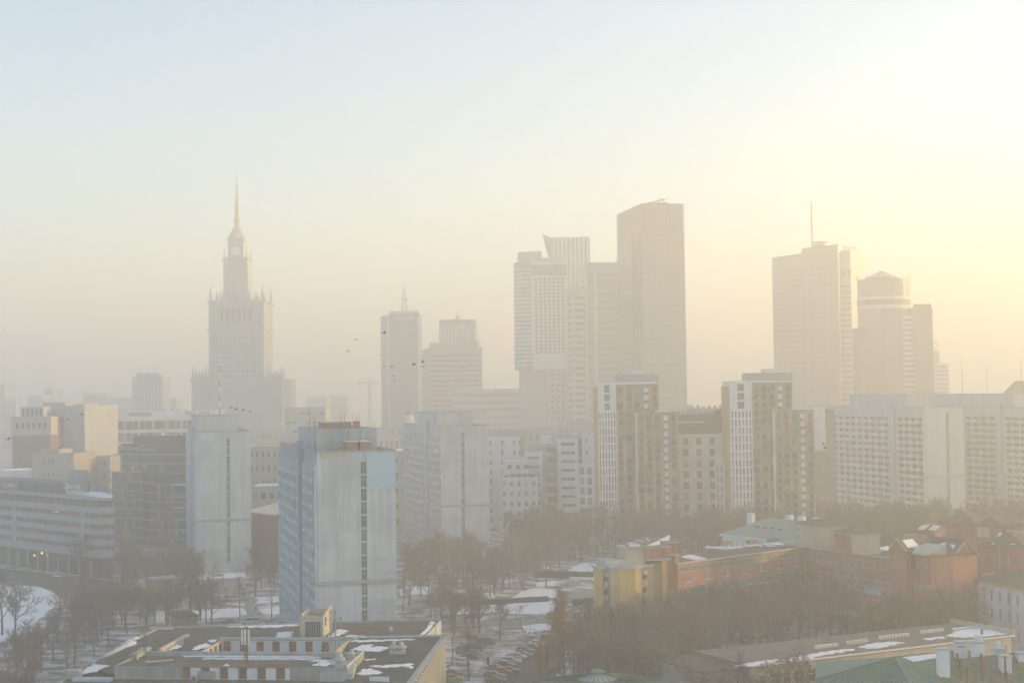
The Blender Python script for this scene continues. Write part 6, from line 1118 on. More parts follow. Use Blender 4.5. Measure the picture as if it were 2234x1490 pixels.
for i, (x, yb, yt, lab) in enumerate(((2089, 1446, 1426, 'thin brown vent pipe right of the largest chimney'), (2095, 1452, 1437, 'short brown vent pipe beside the thin one'), (2110, 1472, 1456, 'brown vent pipe on the open roof slope'), (2143, 1455, 1443, 'squat brown vent pipe below the arched chimney'), (2196, 1486, 1467, 'brown vent pipe low on the roof at right'), (2141, 1440, 1427, 'brown pipe leaning on the arched chimney'), (2193, 1447, 1432, 'brown pipe on the squat chimney'))):
    Y = 213 - (yb - 1450) * 0.28 if yb > 1450 else 221; p = at(x, yb, Y); h = at(x, yt, Y).z - p.z; t = thing('vent_pipe', lab, 'vent pipe', (p.x, p.y, p.z - 2.0), 0, 'brown vent pipes on the copper roof'); MB().lathe((0, 0), [(0.16, 0), (0.16, h + 1.9)], 8).build('pipe', rust, t); MB().lathe((0, 0), [(0.24, h + 1.9), (0.24, h + 2.02), (0.05, h + 2.15)], 8).build('cowl', rust, t)
# dome with lantern
pc = gnd(1304, 1470, 15.0); t = thing('copper_dome', 'low green copper dome with glazed lantern at the bottom edge', 'dome', (pc.x, pc.y, 0))
prof = [(16, 0), (16, 9.4)] + [(15.4 * math.cos(a * PI / 180), 9.5 + 4.9 * math.sin(a * PI / 180)) for a in range(0, 89, 8)]
MB().lathe((0, 0), prof, 40).build('dome', copper, t); s = MB()
for i in range(80):
    a = 2 * PI * i / 80; pts = [(r * math.cos(a), r * math.sin(a), z + 0.03) for r, z in prof[2:]]; s.path(pts, 0.045, 3)
tag(s.build('seams', seam_dark, t), kind='stuff')
MB().lathe((0, 0), [(3.25, 13.9), (3.25, 14.3), (1.0, 15.2), (0.95, 15.35)], 20).build('lantern_glass', mat('lantern_glass', (0.36, 0.41, 0.38), rough=0.25), t)
for i in range(20): a = 2 * PI * i / 20; MB().tube((3.3 * math.cos(a), 3.3 * math.sin(a), 14.34), (0.95 * math.cos(a), 0.95 * math.sin(a), 15.27), 0.06).build('glazing_bar', frame_d, t)
MB().lathe((0, 0), [(3.45, 13.8), (3.45, 14.0), (3.2, 14.02)], 24).build('lantern_kerb', copper_b, t); MB().lathe((0, 0), [(1.1, 15.3), (1.1, 15.45), (0.5, 15.75), (0.05, 15.8)], 16).build('lantern_cap', copper, t)
# kiosk and sign by the left block, little houses among trees
b = Bld('kiosk', 'flat-roofed grey shop with white sign below the left slab block', 'shop', (430, 1285, 448), (535, 1285, 452)); z1 = b.F(480, 1262)[1]; MB().box(0, b.L, 0, 10, 0, z1).build('wall', grey_r, b.root); MB().box(-0.3, b.L + 0.3, -0.3, 10.3, z1, z1 + 0.35).build('roof', snow, b.root)
u0, za = b.F(459, 1258, -0.3); u1, zc = b.F(489, 1251, -0.3); MB().box(u0, u1, -0.4, -0.3, za, zc).build('sign_board', white_p, b.root); letters('EUROMED', (zc - za) * 0.95, frame_d, b.root, (u0 + 0.3, -0.42, za + 0.2), (PI / 2, 0, 0), bold=0.01)
b = Bld('brick_shed', 'small brick shed with dark doors among trees, sunlit side', 'shed', (343, 1300, 415), (398, 1300, 420)); z1 = b.F(370, 1263)[1]; MB().box(0, b.L, 0, 6, 0, z1).build('wall', mat('ochre_brick', (0.38, 0.24, 0.12)), b.root); MB().box(-0.2, b.L + 0.2, -0.2, 6.2, z1, z1 + 0.3).build('roof', concrete_d, b.root); MB().box(b.L * 0.3, b.L * 0.55, -0.05, 0, 0.2, z1 - 0.5).build('door', frame_d, b.root); MB().box(b.L * 0.6, b.L * 0.63, -0.06, 0, 0, z1).build('downpipe', cream_r, b.root)
b = Bld('flat_shed', 'long dark flat shed between trees behind the foreground roof', 'shed', (388, 1355, 322), (432, 1355, 324)); z1 = b.F(400, 1346)[1]; MB().box(0, b.L, 0, 6, 0, z1).build('wall', brick_old, b.root); MB().box(-0.2, b.L + 0.2, -0.2, 6.2, z1, z1 + 0.25).build('roof', felt_d, b.root)
b = Bld('garden_shed', 'small yellow-green shed with snowy lean-to roof before the red wing', 'shed', (1843, 1380, 352), (1874, 1380, 350)); z1 = b.F(1850, 1345)[1]; MB().box(0, b.L, 0, 6, 0, z1).build('wall', mat('yellow_green', (0.35, 0.36, 0.18)), b.root); k = MB(); k.prism([(-4, -0.3), (b.L, -0.3), (b.L, 6.3), (-4, 6.3)], z1, [z1 + 0.2, z1 + 1.6, z1 + 1.6, z1 + 0.2]); k.build('roof', zinc, b.root)
# ------------------------------------------------------------------ ground surfaces
def sheet(name, pts, m, z=0.01, th=0.0, kind='structure', n=3, jit=0.0):
    P = [gnd(x, y, 0) for x, y in pts]; Q = []
    for a, c in zip(P, P[1:] + P[:1]):
        for i in range(n): q = a + (c - a) * (i / n); Q.append((q.x + random.uniform(-jit, jit), q.y + random.uniform(-jit, jit)))
    if sum(a[0] * c[1] - c[0] * a[1] for a, c in zip(Q, Q[1:] + Q[:1])) < 0: Q.reverse()
    k = MB()
    if th: k.prism(Q, z, z + th)
    else: k.poly([(x, y, z) for x, y in Q])
    return tag(k.build(name, m), kind=kind)
sheet('road', [(-60, 1232), (60, 1246), (150, 1256), (230, 1266), (330, 1290), (420, 1330), (380, 1345), (250, 1312), (140, 1298), (90, 1280), (30, 1268), (-60, 1262)], asphalt, 0.012, n=2)
sheet('snow_lawn', [(-80, 1272), (40, 1276), (92, 1283), (134, 1300), (116, 1322), (96, 1342), (60, 1365), (30, 1392), (-80, 1420)], snow, 0.016, 0.08, n=4, jit=0.5)
sheet('snow_lawn', [(-80, 1425), (60, 1400), (100, 1390), (60, 1460), (-80, 1520)], snow_dirty, 0.02, 0.05, n=3, jit=0.5)
sheet('verge', [(92, 1282), (138, 1300), (160, 1306), (130, 1290)], paving, 0.014)
sheet('path', [(566, 1296), (590, 1298), (556, 1312), (550, 1330), (580, 1356), (610, 1372), (556, 1372), (535, 1345), (532, 1320), (545, 1304)], paving, 0.012, n=3, jit=0.1)
sheet('snow_lawn', [(420, 1334), (470, 1328), (530, 1326), (538, 1340), (500, 1346), (440, 1350)], snow, 0.016, 0.07, n=4, jit=0.4)
sheet('snow_lawn', [(564, 1330), (600, 1324), (622, 1322), (622, 1338), (590, 1341), (572, 1338)], snow, 0.016, 0.07, n=4, jit=0.4)
sheet('snow_lawn', [(556, 1302), (622, 1300), (622, 1312), (566, 1316)], snow, 0.016, 0.06, n=4, jit=0.5)
sheet('snow_lawn', [(300, 1325), (420, 1318), (520, 1316), (528, 1324), (420, 1328), (320, 1336)], snow_dirty, 0.014, 0.05, n=4, jit=0.5)
# park
sheet('path', [(860, 1318), (960, 1312), (1060, 1306), (1150, 1296), (1215, 1288), (1330, 1286), (1330, 1302), (1222, 1306), (1216, 1340), (1230, 1358), (1180, 1362), (1100, 1366), (960, 1362), (960, 1352), (1120, 1352), (1190, 1346), (1196, 1306), (1120, 1312), (980, 1322), (860, 1330)], paving, 0.012, n=2)
sheet('snow_lawn', [(1140, 1290), (1160, 1283), (1214, 1285), (1218, 1303), (1150, 1306), (1110, 1308)], snow, 0.018, 0.08, n=4, jit=0.4)
sheet('snow_lawn', [(1090, 1320), (1140, 1313), (1212, 1310), (1212, 1334), (1170, 1340), (1100, 1338)], snow, 0.018, 0.08, n=4, jit=0.4)
sheet('snow_lawn', [(985, 1326), (1080, 1318), (1080, 1336), (1000, 1340), (965, 1338)], snow, 0.018, 0.07, n=4, jit=0.5)
sheet('snow_lawn', [(1010, 1298), (1080, 1292), (1080, 1304), (1020, 1308)], snow, 0.018, 0.06, n=4, jit=0.5)
sheet('snow_lawn', [(1165, 1270), (1215, 1266), (1220, 1276), (1170, 1279)], snow, 0.018, 0.06, n=4, jit=0.5)
sheet('snow_lawn', [(930, 1255), (1100, 1240), (1120, 1252), (960, 1268)], snow_dirty, 0.016, 0.06, n=5, jit=0.8)
sheet('snow_bank', [(1232, 1258), (1252, 1238), (1275, 1230), (1298, 1232), (1312, 1250), (1316, 1262), (1290, 1266), (1250, 1264)], snow, 0.018, 0.6, n=4, jit=0.5)
sheet('snow_lawn', [(870, 1282), (960, 1276), (965, 1292), (872, 1300)], snow, 0.018, 0.06, n=5, jit=0.7)
sheet('lane', [(1046, 1500), (1062, 1470), (1100, 1435), (1150, 1402), (1186, 1380), (1200, 1362), (1232, 1358), (1226, 1376), (1205, 1392), (1170, 1412), (1128, 1440), (1100, 1466), (1088, 1500)], paving, 0.018, n=3)
sheet('parking_lot', [(1090, 1500), (1102, 1466), (1130, 1441), (1172, 1413), (1207, 1393), (1240, 1396), (1230, 1440), (1200, 1500)], asphalt, 0.014, n=2)
sheet('parking_lot', [(950, 1500), (966, 1440), (985, 1408), (1060, 1396), (1080, 1410), (1050, 1440), (1020, 1470), (1000, 1500)], snow_dirty, 0.014, 0.02, n=2)
sheet('snow_lawn', [(1096, 1400), (1130, 1380), (1160, 1368), (1196, 1366), (1190, 1376), (1150, 1398), (1110, 1424), (1060, 1456), (1030, 1486), (1018, 1484), (1050, 1440)], snow_dirty, 0.022, 0.06, n=3, jit=0.3)
sheet('snow_lawn', [(1140, 1366), (1178, 1360), (1205, 1362), (1196, 1374), (1150, 1380)], snow, 0.026, 0.08, n=3, jit=0.3)
sheet('snow_lawn', [(1480, 1440), (1560, 1425), (1640, 1420), (1640, 1470), (1560, 1520), (1470, 1520)], snow, 0.018, 0.08, n=4, jit=0.5)
sheet('snow_lawn', [(1850, 1385), (1980, 1375), (2000, 1388), (1870, 1400)], snow, 0.018, 0.08, n=4, jit=0.5)
sheet('snow_lawn', [(1480, 1342), (1530, 1338), (1520, 1356), (1484, 1360)], snow, 0.018, 0.08, n=4, jit=0.5)
# ------------------------------------------------------------------ bare winter trees
class TM:
    def __init__(s): s.v = []; s.f = []
    def seg(s, a, b, r0, r1, k):
        d = (b - a)
        if d.length < 1e-5: return
        d = d.normalized(); x = d.orthogonal().normalized(); y = d.cross(x); n = len(s.v)
        for p, r in ((a, r0), (b, r1)):
            for i in range(k): t = 2 * PI * i / k; s.v.append(tuple(p + x * (r * math.cos(t)) + y * (r * math.sin(t))))
        for i in range(k): j = (i + 1) % k; s.f.append((n + i, n + j, n + k + j, n + k + i))
    def mesh(s, name, m):
        me = bpy.data.meshes.new(name); me.from_pydata(s.v, [], s.f); me.materials.append(m); me.update(); return me
def tree_variant(seed, h, spread=0.34, up=0.55, limbs=9, fork=0.3, dens=(6, 5, 5), twm=twig, tw=0.034, trunk_r=None):
    R_ = random.Random(seed); tr = TM(); cr = TM(); rt = trunk_r or h * 0.018
    def rnd(d, a):
        o = d.orthogonal().normalized(); o2 = d.cross(o); t = R_.uniform(0, 2 * PI); s_ = math.tan(a); return (d + (o * math.cos(t) + o2 * math.sin(t)) * s_).normalized()
    def grow(p, d, L, r, lev):
        n = (3, 3, 2, 1)[lev]; q = p; dd = d; pts = [p]
        tgt = cr if lev else cr
        for i in range(n):
            dd = (rnd(dd, 0.22) + Vector((0, 0, 0.10 if lev < 2 else 0.04))).normalized(); q2 = q + dd * (L / n); ra = r * (1 - 0.75 * i / n); rb = r * (1 - 0.75 * (i + 1) / n)
            tgt.seg(q, q2, ra, rb, 4 if lev == 0 else 3); q = q2; pts.append(q)
        if lev == 3: return
        for c in range(dens[lev]):
            t = R_.uniform(0.25, 1.0) * n; i = min(n - 1, int(t)); b = pts[i] + (pts[i + 1] - pts[i]) * (t - i)
            grow(b, rnd(dd if c else d, R_.uniform(0.45, 0.95)), L * R_.uniform(0.42, 0.68), max(tw * (1.0 if lev == 2 else 1.5), r * 0.45) if lev < 2 else tw, lev + 1)
    q = Vector((0, 0, -0.3)); d = Vector((0, 0, 1)); n = 6; pts = [q]; top = h * 0.72
    for i in range(n):
        d = (rnd(Vector((0, 0, 1)), 0.06)); q2 = q + d * (top / n); tr.seg(q, q2, rt * (1 - 0.8 * i / n) + 0.05, rt * (1 - 0.8 * (i + 1) / n) + 0.04, 6); q = q2; pts.append(q)
    for c in range(limbs):
        t = (fork + (1 - fork) * (c + 0.5) / limbs) * n; i = min(n - 1, int(t)); b = pts[i] + (pts[i + 1] - pts[i]) * (t - i); k = (c + 0.5) / limbs; a = c * 2.4 + R_.uniform(-0.5, 0.5)
        e = up + 0.5 * k + R_.uniform(-0.12, 0.12); dr = Vector((math.cos(a) * math.cos(e), math.sin(a) * math.cos(e), math.sin(e)))
        grow(b, dr, h * spread * (1.1 - 0.45 * k) * R_.uniform(0.8, 1.15), rt * (0.5 - 0.25 * k), 0)
    return tr.mesh('trunk', bark), cr.mesh('crown', twm)
DN = (5, 5, 4)
VAR = [tree_variant(11, 14, dens=DN), tree_variant(12, 15, 0.30, 0.7, 10, 0.35, DN), tree_variant(13, 13, 0.38, 0.45, 9, 0.28, DN), tree_variant(14, 16, 0.30, 0.6, 11, 0.3, DN), tree_variant(15, 12, 0.36, 0.6, 8, 0.22, DN), tree_variant(16, 15, 0.34, 0.5, 10, 0.4, DN)]
THIN = [tree_variant(21, 14, 0.26, 0.75, 7, 0.3, (5, 4, 4), tw=0.028, trunk_r=0.16), tree_variant(22, 12, 0.30, 0.6, 6, 0.35, (5, 4, 3), tw=0.028, trunk_r=0.14)]
POP = [tree_variant(31, 22, 0.20, 1.2, 18, 0.10, (6, 5, 5), twig_y, 0.032, 0.3), tree_variant(32, 20, 0.18, 1.22, 16, 0.10, (6, 5, 5), twig_y, 0.032, 0.28)]
POD = [tree_variant(41, 9, 0.42, 0.7, 7, 0.3, (4, 3, 3), mat('pod_twigs', (0.26, 0.17, 0.09), 0.2, 0.6, rough=0.95), 0.05, 0.22)]
HT = {0: 14, 1: 15, 2: 13, 3: 16, 4: 12, 5: 15}
RINGW = [world(r_) for r_ in ring]
def inside(x, y, poly):
    c = False; n = len(poly)
    for i in range(n):
        a, b = poly[i], poly[i - 1]
        if (a.y > y) != (b.y > y) and x < (b.x - a.x) * (y - a.y) / (b.y - a.y) + a.x: c = not c
    return c
NTREE = 0
def tree(label, px, py, hgt=None, var=None, group=None, pool=VAR, rs=None, name='bare_tree', world_xy=None):
    global NTREE
    i = random.randrange(len(pool)) if var is None else var; tm, cm = pool[i]; base = (14, 15, 13, 16, 12, 15)[i] if pool is VAR else ((14, 12)[i] if pool is THIN else ((22, 20)[i] if pool is POP else 9))
    p = world_xy or gnd(px, py, 0); s_ = (hgt or base * random.uniform(0.85, 1.15)) / base
    t = tag(link(name, None, None, (p.x, p.y, 0), random.uniform(0, 6.28), (s_ * random.uniform(0.92, 1.1),) * 2 + (s_,)), label, 'tree', group)
    link('trunk', tm, t); link('crown', cm, t); NTREE += 1; return t
def grove(label, group, poly, n, h0, h1, pool=VAR, mind=2.5):
    xs = [p[0] for p in poly]; ys = [p[1] for p in poly]; W_ = [gnd(x, y, 0) for x, y in poly]; done = []; tries = 0
    x0, x1 = min(p.x for p in W_), max(p.x for p in W_); y0, y1 = min(p.y for p in W_), max(p.y for p in W_)
    while len(done) < n and tries < n * 60:
        tries += 1; x, y = random.uniform(x0, x1), random.uniform(y0, y1)
        if not inside(x, y, W_) or inside(x, y, RINGW) or any((x - a) ** 2 + (y - b_) ** 2 < mind * mind for a, b_ in done): continue
        done.append((x, y)); tree(label, 0, 0, random.uniform(h0, h1), None, group, pool, world_xy=Vector((x, y, 0)))
# single trees the photo shows on their own
tree('big bare tree standing on the blue snow lawn at the left edge', 32, 1408, 17, 5); tree('bare tree cut by the left edge beside the big one', 4, 1385, 16, 2)
tree('bare tree in front of the rounded office corner', 176, 1262, 15, 2); tree('forked bare tree at the right foot of the left slab block', 557, 1300, 15, 4); tree('slim bare tree beside the path, left of the walker', 523, 1350, 13, 0, pool=THIN); tree('small bare tree right of the path by the nearest slab block', 592, 1350, 12, 1, pool=THIN)
tree('tall double bare tree before the left slab block', 432, 1330, 18, 1); tree('tall bare tree just left of the double one', 415, 1326, 17, 3)
tree('leaning bare tree beside the red posts', 1091, 1394, 10, 4); tree('thin bare tree at the parking entrance', 1136, 1372, 7, 1, pool=THIN); tree('tall thin tree in the middle of the left parking lot', 1022, 1484, 14, 0, pool=THIN); tree('thin tree left of the parked white hatchback', 986, 1452, 11, 1, pool=THIN); tree('thin tree before the red parked car', 1048, 1426, 8, 1, pool=THIN)
tree('lone spreading tree in the middle of the park lawn', 1191, 1280, 13, 5); tree('tall lamp-straight tree left of the park lawn', 1030, 1328, 16, 3); tree('bare tree at the left edge of the yellow block', 1311, 1316, 13, 1, pool=THIN)
tree('small tree full of seed pods before the white school', 2168, 1392, 10.5, 0, pool=POD); tree('second podded tree before the white school windows', 2190, 1395, 12, 0, pool=POD); tree('leafless tree in front of the low school roof', 1943, 1445, 11, 0, pool=THIN); tree('second leafless tree just left of it before the school roof', 1922, 1447, 10, 1, pool=THIN)
tree('tall golden poplar rising in the centre foreground', 1231, 1492, 22.5, 0, 'golden poplars', POP, name='poplar_tree'); tree('second golden poplar half behind the tallest one', 1222, 1470, 20, 1, 'golden poplars', POP, name='poplar_tree'); tree('short golden poplar left of the tall pair', 1192, 1500, 13, 1, 'golden poplars', POP, name='poplar_tree'); tree('golden poplar with thin top at left of the row', 1178, 1506, 11.5, 0, 'golden poplars', POP, name='poplar_tree'); tree('golden poplar among brown trees right of the tall pair', 1262, 1500, 12, 1, 'golden poplars', POP, name='poplar_tree')
# groves: nothing tells their trees apart
grove('bare tree in the dense grove left of the foreground roof', 'grove left of the foreground roof', [(30, 1480), (95, 1400), (200, 1370), (330, 1362), (345, 1372), (270, 1402), (180, 1452), (130, 1490), (60, 1620), (-60, 1640)], 38, 8.5, 12)
grove('bare tree in the grove between road and brick shed', 'grove between road and brick shed', [(150, 1312), (250, 1318), (345, 1345), (440, 1352), (420, 1362), (300, 1362), (190, 1370), (130, 1380), (120, 1350)], 26, 8, 11.5)
grove('bare tree in the brown thicket before the blue glass office', 'thicket before the blue glass office', [(255, 1262), (330, 1255), (412, 1262), (412, 1300), (330, 1310), (262, 1290)], 24, 11, 15)
grove('bare tree behind the foreground roof near the path', 'trees behind the foreground roof', [(345, 1352), (470, 1350), (470, 1362), (350, 1366)], 7, 10, 13)
grove('bare tree in the strip between left and nearest slab blocks', 'trees between the slab blocks', [(552, 1232), (612, 1230), (612, 1296), (560, 1300)], 12, 10, 13)
grove('bare tree in the park right of the nearest slab block', 'park trees right of the nearest block', [(872, 1232), (1000, 1222), (1150, 1218), (1230, 1240), (1190, 1268), (1120, 1300), (1000, 1330), (876, 1350)], 62, 9, 14)
grove('bare tree along the parking edge behind the foreground roof', 'trees along the parking edge', [(872, 1356), (975, 1352), (1100, 1352), (1090, 1372), (990, 1392), (975, 1372)], 13, 8, 12)
grove('bare tree in the brown grove before the yellow block', 'grove before the yellow block', [(1255, 1440), (1318, 1428), (1490, 1420), (1570, 1424), (1560, 1490), (1440, 1560), (1330, 1560), (1245, 1510)], 54, 12, 16)
grove('bare tree in the brown grove before the red brick wing', 'grove before the red wing', [(1492, 1398), (1640, 1372), (1760, 1352), (1860, 1388), (1870, 1420), (1700, 1440), (1560, 1436)], 46, 11, 15)
grove('bare tree between the red houses and the low school', 'trees between red houses and low school', [(1870, 1470), (1950, 1432), (2110, 1416), (2150, 1440), (2000, 1462), (1890, 1490)], 26, 13, 16.5)
grove('thin bare tree in front of the low school windows', 'trees before the low school windows', [(1490, 1592), (1560, 1578), (1770, 1565), (1810, 1600), (1660, 1670), (1490, 1660)], 24, 12, 15, THIN)
# the far wood reads as one brown mass: one object
def wood(name, label, poly, n, h0, h1, seed):
    R_ = random.Random(seed); W_ = [gnd(x, y, 0) for x, y in poly]; x0, x1 = min(p.x for p in W_), max(p.x for p in W_); y0, y1 = min(p.y for p in W_), max(p.y for p in W_); src = [tree_variant(51 + i, 14, 0.36, 0.55, 8, 0.2, (5, 4, 3), twig, 0.06) for i in range(3)]
    V = []; Fc = []; MI = []; k = 0; t = 0
    while k < n and t < n * 40:
        t += 1; x, y = R_.uniform(x0, x1), R_.uniform(y0, y1)
        if not inside(x, y, W_): continue
        k += 1; s_ = R_.uniform(h0, h1) / 14; a = R_.uniform(0, 6.28); ca, sa = math.cos(a) * s_, math.sin(a) * s_
        for mi, me in enumerate(src[k % 3]):
            n0 = len(V); V += [(v.co.x * ca - v.co.y * sa + x, v.co.x * sa + v.co.y * ca + y, v.co.z * s_) for v in me.vertices]
            Fc += [tuple(n0 + i for i in p.vertices) for p in me.polygons]; MI += [mi] * len(me.polygons)
    me = bpy.data.meshes.new(name); me.from_pydata(V, [], Fc); me.materials.append(bark); me.materials.append(twig); me.polygons.foreach_set('material_index', MI); me.update()
    return tag(link(name, me), label, 'wood', kind='stuff')
wood('far_wood', 'hazy brown wood below the twin towers and white apartments', [(1075, 1205), (1180, 1188), (1300, 1182), (1480, 1182), (1620, 1184), (1800, 1184), (1960, 1168), (2260, 1168), (2260, 1230), (1900, 1240), (1600, 1232), (1300, 1230), (1180, 1222)], 240, 13, 18, 5)
# hedges: clipped dark evergreen, leaf faces through the volume
def hedge(label, a, c, w, h, n):
    pa, pc = gnd(*a, 0), gnd(*c, 0); d = pc - pa; L = d.length; t = math.atan2(d.y, d.x); k = MB(); R_ = random.Random(int(a[0]))
    for i in range(n):
        x, y, z = R_.uniform(0, L), R_.uniform(-w / 2, w / 2), R_.uniform(0.05, h) ; s_ = R_.uniform(0.1, 0.22); v1 = Vector((R_.uniform(-1, 1), R_.uniform(-1, 1), R_.uniform(-1, 1))).normalized() * s_; v2 = v1.orthogonal().normalized() * s_; p = Vector((x, y, z)); k.quad(p - v1, p - v2, p + v1, p + v2)
    k.box(0, L, -w / 2 * 0.8, w / 2 * 0.8, 0, h * 0.88)
    o = k.build('hedge', mat('yew_hedge', (0.045, 0.05, 0.032), 0.3, 0.8, rough=0.9), None, (pa.x, pa.y, 0), t); tag(o, label, 'hedge')
hedge('long dark clipped hedge crossing the park lawn', (992, 1322), (1196, 1311), 2.2, 1.5, 1400); hedge('dark hedge behind the lone park tree', (1170, 1258), (1300, 1262), 4.0, 2.2, 1400); hedge('dark hedge left of the yellow block by the snow', (1255, 1322), (1318, 1314), 3.0, 1.8, 700)
# ------------------------------------------------------------------ parked cars
tyre_m = mat('tyre_rubber', (0.025, 0.025, 0.025), rough=0.9); rim_m = mat('wheel_rim', (0.45, 0.46, 0.47), rough=0.4, metal=0.5); carglass = mat('car_glass', (0.035, 0.045, 0.05), rough=0.1, spec=0.6); lamp_r = mat('tail_light_red', (0.4, 0.03, 0.02), rough=0.3); lamp_w = mat('head_light', (0.7, 0.72, 0.72), rough=0.2)
_CM = {}
def loft(sections):                       # sections: list of rings (same length) -> MB
    k = MB(); n = len(sections[0])
    for s in sections: k.v += [tuple(p) for p in s]
    for i in range(len(sections) - 1):
        for j in range(n): j2 = (j + 1) % n; k.f.append((i * n + j, i * n + j2, (i + 1) * n + j2, (i + 1) * n + j)); k.m.append(0)
    k.f.append(tuple(reversed(range(n)))); k.m.append(0); b0 = (len(sections) - 1) * n; k.f.append(tuple(b0 + j for j in range(n))); k.m.append(0); return k
def car_meshes(kind, colname, col):
    key = (kind, colname)
    if key in _CM: return _CM[key]
    pm = mat('car_paint_' + colname, col, 0.04, 0.5, rough=0.3, spec=0.5)
    Lc, Wc, Hc = {'sedan': (4.5, 1.78, 1.42), 'hatch': (4.0, 1.72, 1.48), 'estate': (4.6, 1.8, 1.5), 'van': (4.7, 1.9, 1.85)}[kind]
    h2 = Lc / 2; hood = 0.92 if kind != 'van' else 1.05
    prof = {'sedan': [(-h2, 0.55), (-h2 + 0.05, 0.9), (-h2 + 0.75, 0.98), (h2 - 1.5, 0.95), (h2 - 0.25, 0.80), (h2, 0.55)], 'hatch': [(-h2, 0.55), (-h2 + 0.05, 0.95), (-h2 + 0.3, 1.0), (h2 - 1.2, 0.98), (h2 - 0.2, 0.78), (h2, 0.55)]}.get(kind, [(-h2, 0.55), (-h2 + 0.04, 1.0), (-h2 + 0.2, 1.02), (h2 - 1.2, 1.0), (h2 - 0.2, 0.82), (h2, 0.55)])
    secs = []
    for x, zt in prof:
        w = Wc / 2 * (0.86 if abs(x) > h2 - 0.02 else (0.95 if abs(x) > h2 - 0.4 else 1.0)); zb = 0.32 if abs(x) < h2 - 0.02 else 0.42
        secs.append([(x, -w * 0.94, zb), (x, w * 0.94, zb), (x, w, (zb + zt) / 2), (x, w * 0.93, zt), (x, -w * 0.93, zt), (x, -w, (zb + zt) / 2)])
    body = loft(secs).mesh('body', pm)
    c0, c1, t0, t1 = {'sedan': (-1.55, 1.0, -0.95, 0.2), 'hatch': (-1.85, 1.0, -1.45, 0.25), 'estate': (-2.15, 1.1, -1.75, 0.3), 'van': (-2.25, 1.5, -2.1, 0.75)}[kind]
    w = Wc / 2; zb = 0.93; k = MB(); k.prism([(c0, -w * 0.88), (c1, -w * 0.88), (c1, w * 0.88), (c0, w * 0.88)], zb, Hc - 0.06, taper=[(t0, -w * 0.70), (t1, -w * 0.70), (t1, w * 0.70), (t0, w * 0.70)]); cab = k.mesh('cabin_glass', carglass)
    k = MB(); k.prism([(t0 - 0.04, -w * 0.72), (t1 + 0.04, -w * 0.72), (t1 + 0.04, w * 0.72), (t0 - 0.04, w * 0.72)], Hc - 0.07, Hc, taper=[(t0 + 0.05, -w * 0.66), (t1 - 0.05, -w * 0.66), (t1 - 0.05, w * 0.66), (t0 + 0.05, w * 0.66)])
    for sx in (-1, 1):
        for (xa, xb) in ((c0, t0), (c1, t1), ((c0 + c1) / 2 - 0.1, (t0 + t1) / 2 - 0.1)): k.tube((xa, sx * w * 0.885, zb), (xb, sx * w * 0.71, Hc - 0.05), 0.045)
    roof = k.mesh('roof', pm)
    wt = MB().lathe((0, 0), [(0.31, -0.1), (0.31, 0.1)], 12).mesh('wheel', tyre_m); wr = MB().lathe((0, 0), [(0.19, -0.11), (0.19, 0.11)], 8).mesh('rim', rim_m)
    hl = MB().box(-0.03, 0.05, -0.2, 0.2, -0.07, 0.07).mesh('headlight', lamp_w); tl = MB().box(-0.05, 0.03, -0.16, 0.16, -0.1, 0.1).mesh('tail_light', lamp_r)
    _CM[key] = (body, cab, roof, wt, wr, hl, tl, Lc, Wc); return _CM[key]
def car(label, px, py, kind, colname, col, head, group='parked cars', snowy=False):
    p = gnd(px, py, 0); body, cab, roof, wt, wr, hl, tl, Lc, Wc = car_meshes(kind, colname, col)
    t = thing('parked_car', label, 'car', (p.x, p.y, 0.03), math.radians(head), group)
    link('body', body, t); c = link('cabin_glass', cab, t); link('roof', roof, t)
    for sx in (-1, 1):
        for sy in (-1, 1):
            o = link('wheel', wt, t, (sx * Lc * 0.30, sy * (Wc / 2 - 0.1), 0.31)); o.rotation_euler = (PI / 2, 0, 0); link('rim', wr, o)
        link('headlight', hl, t, (Lc / 2 - 0.05, sx * 0.58, 0.68)); link('tail_light', tl, t, (-Lc / 2 + 0.06, sx * 0.62, 0.82))
    if snowy: MB().box(-0.6, 0.3, -0.5, 0.5, 1.42, 1.52).build('roof_snow', snow, t)
K, G, SV, WH, RD, BL, OR, GR, BR, CR = ('black', (0.02, 0.02, 0.022)), ('dark_grey', (0.08, 0.085, 0.09)), ('silver', (0.40, 0.41, 0.42)), ('white', (0.72, 0.72, 0.72)), ('red', (0.40, 0.03, 0.025)), ('blue', (0.07, 0.11, 0.22)), ('amber', (0.55, 0.30, 0.08)), ('dark_green', (0.03, 0.06, 0.05)), ('brown', (0.10, 0.05, 0.04)), ('cream', (0.55, 0.53, 0.44))
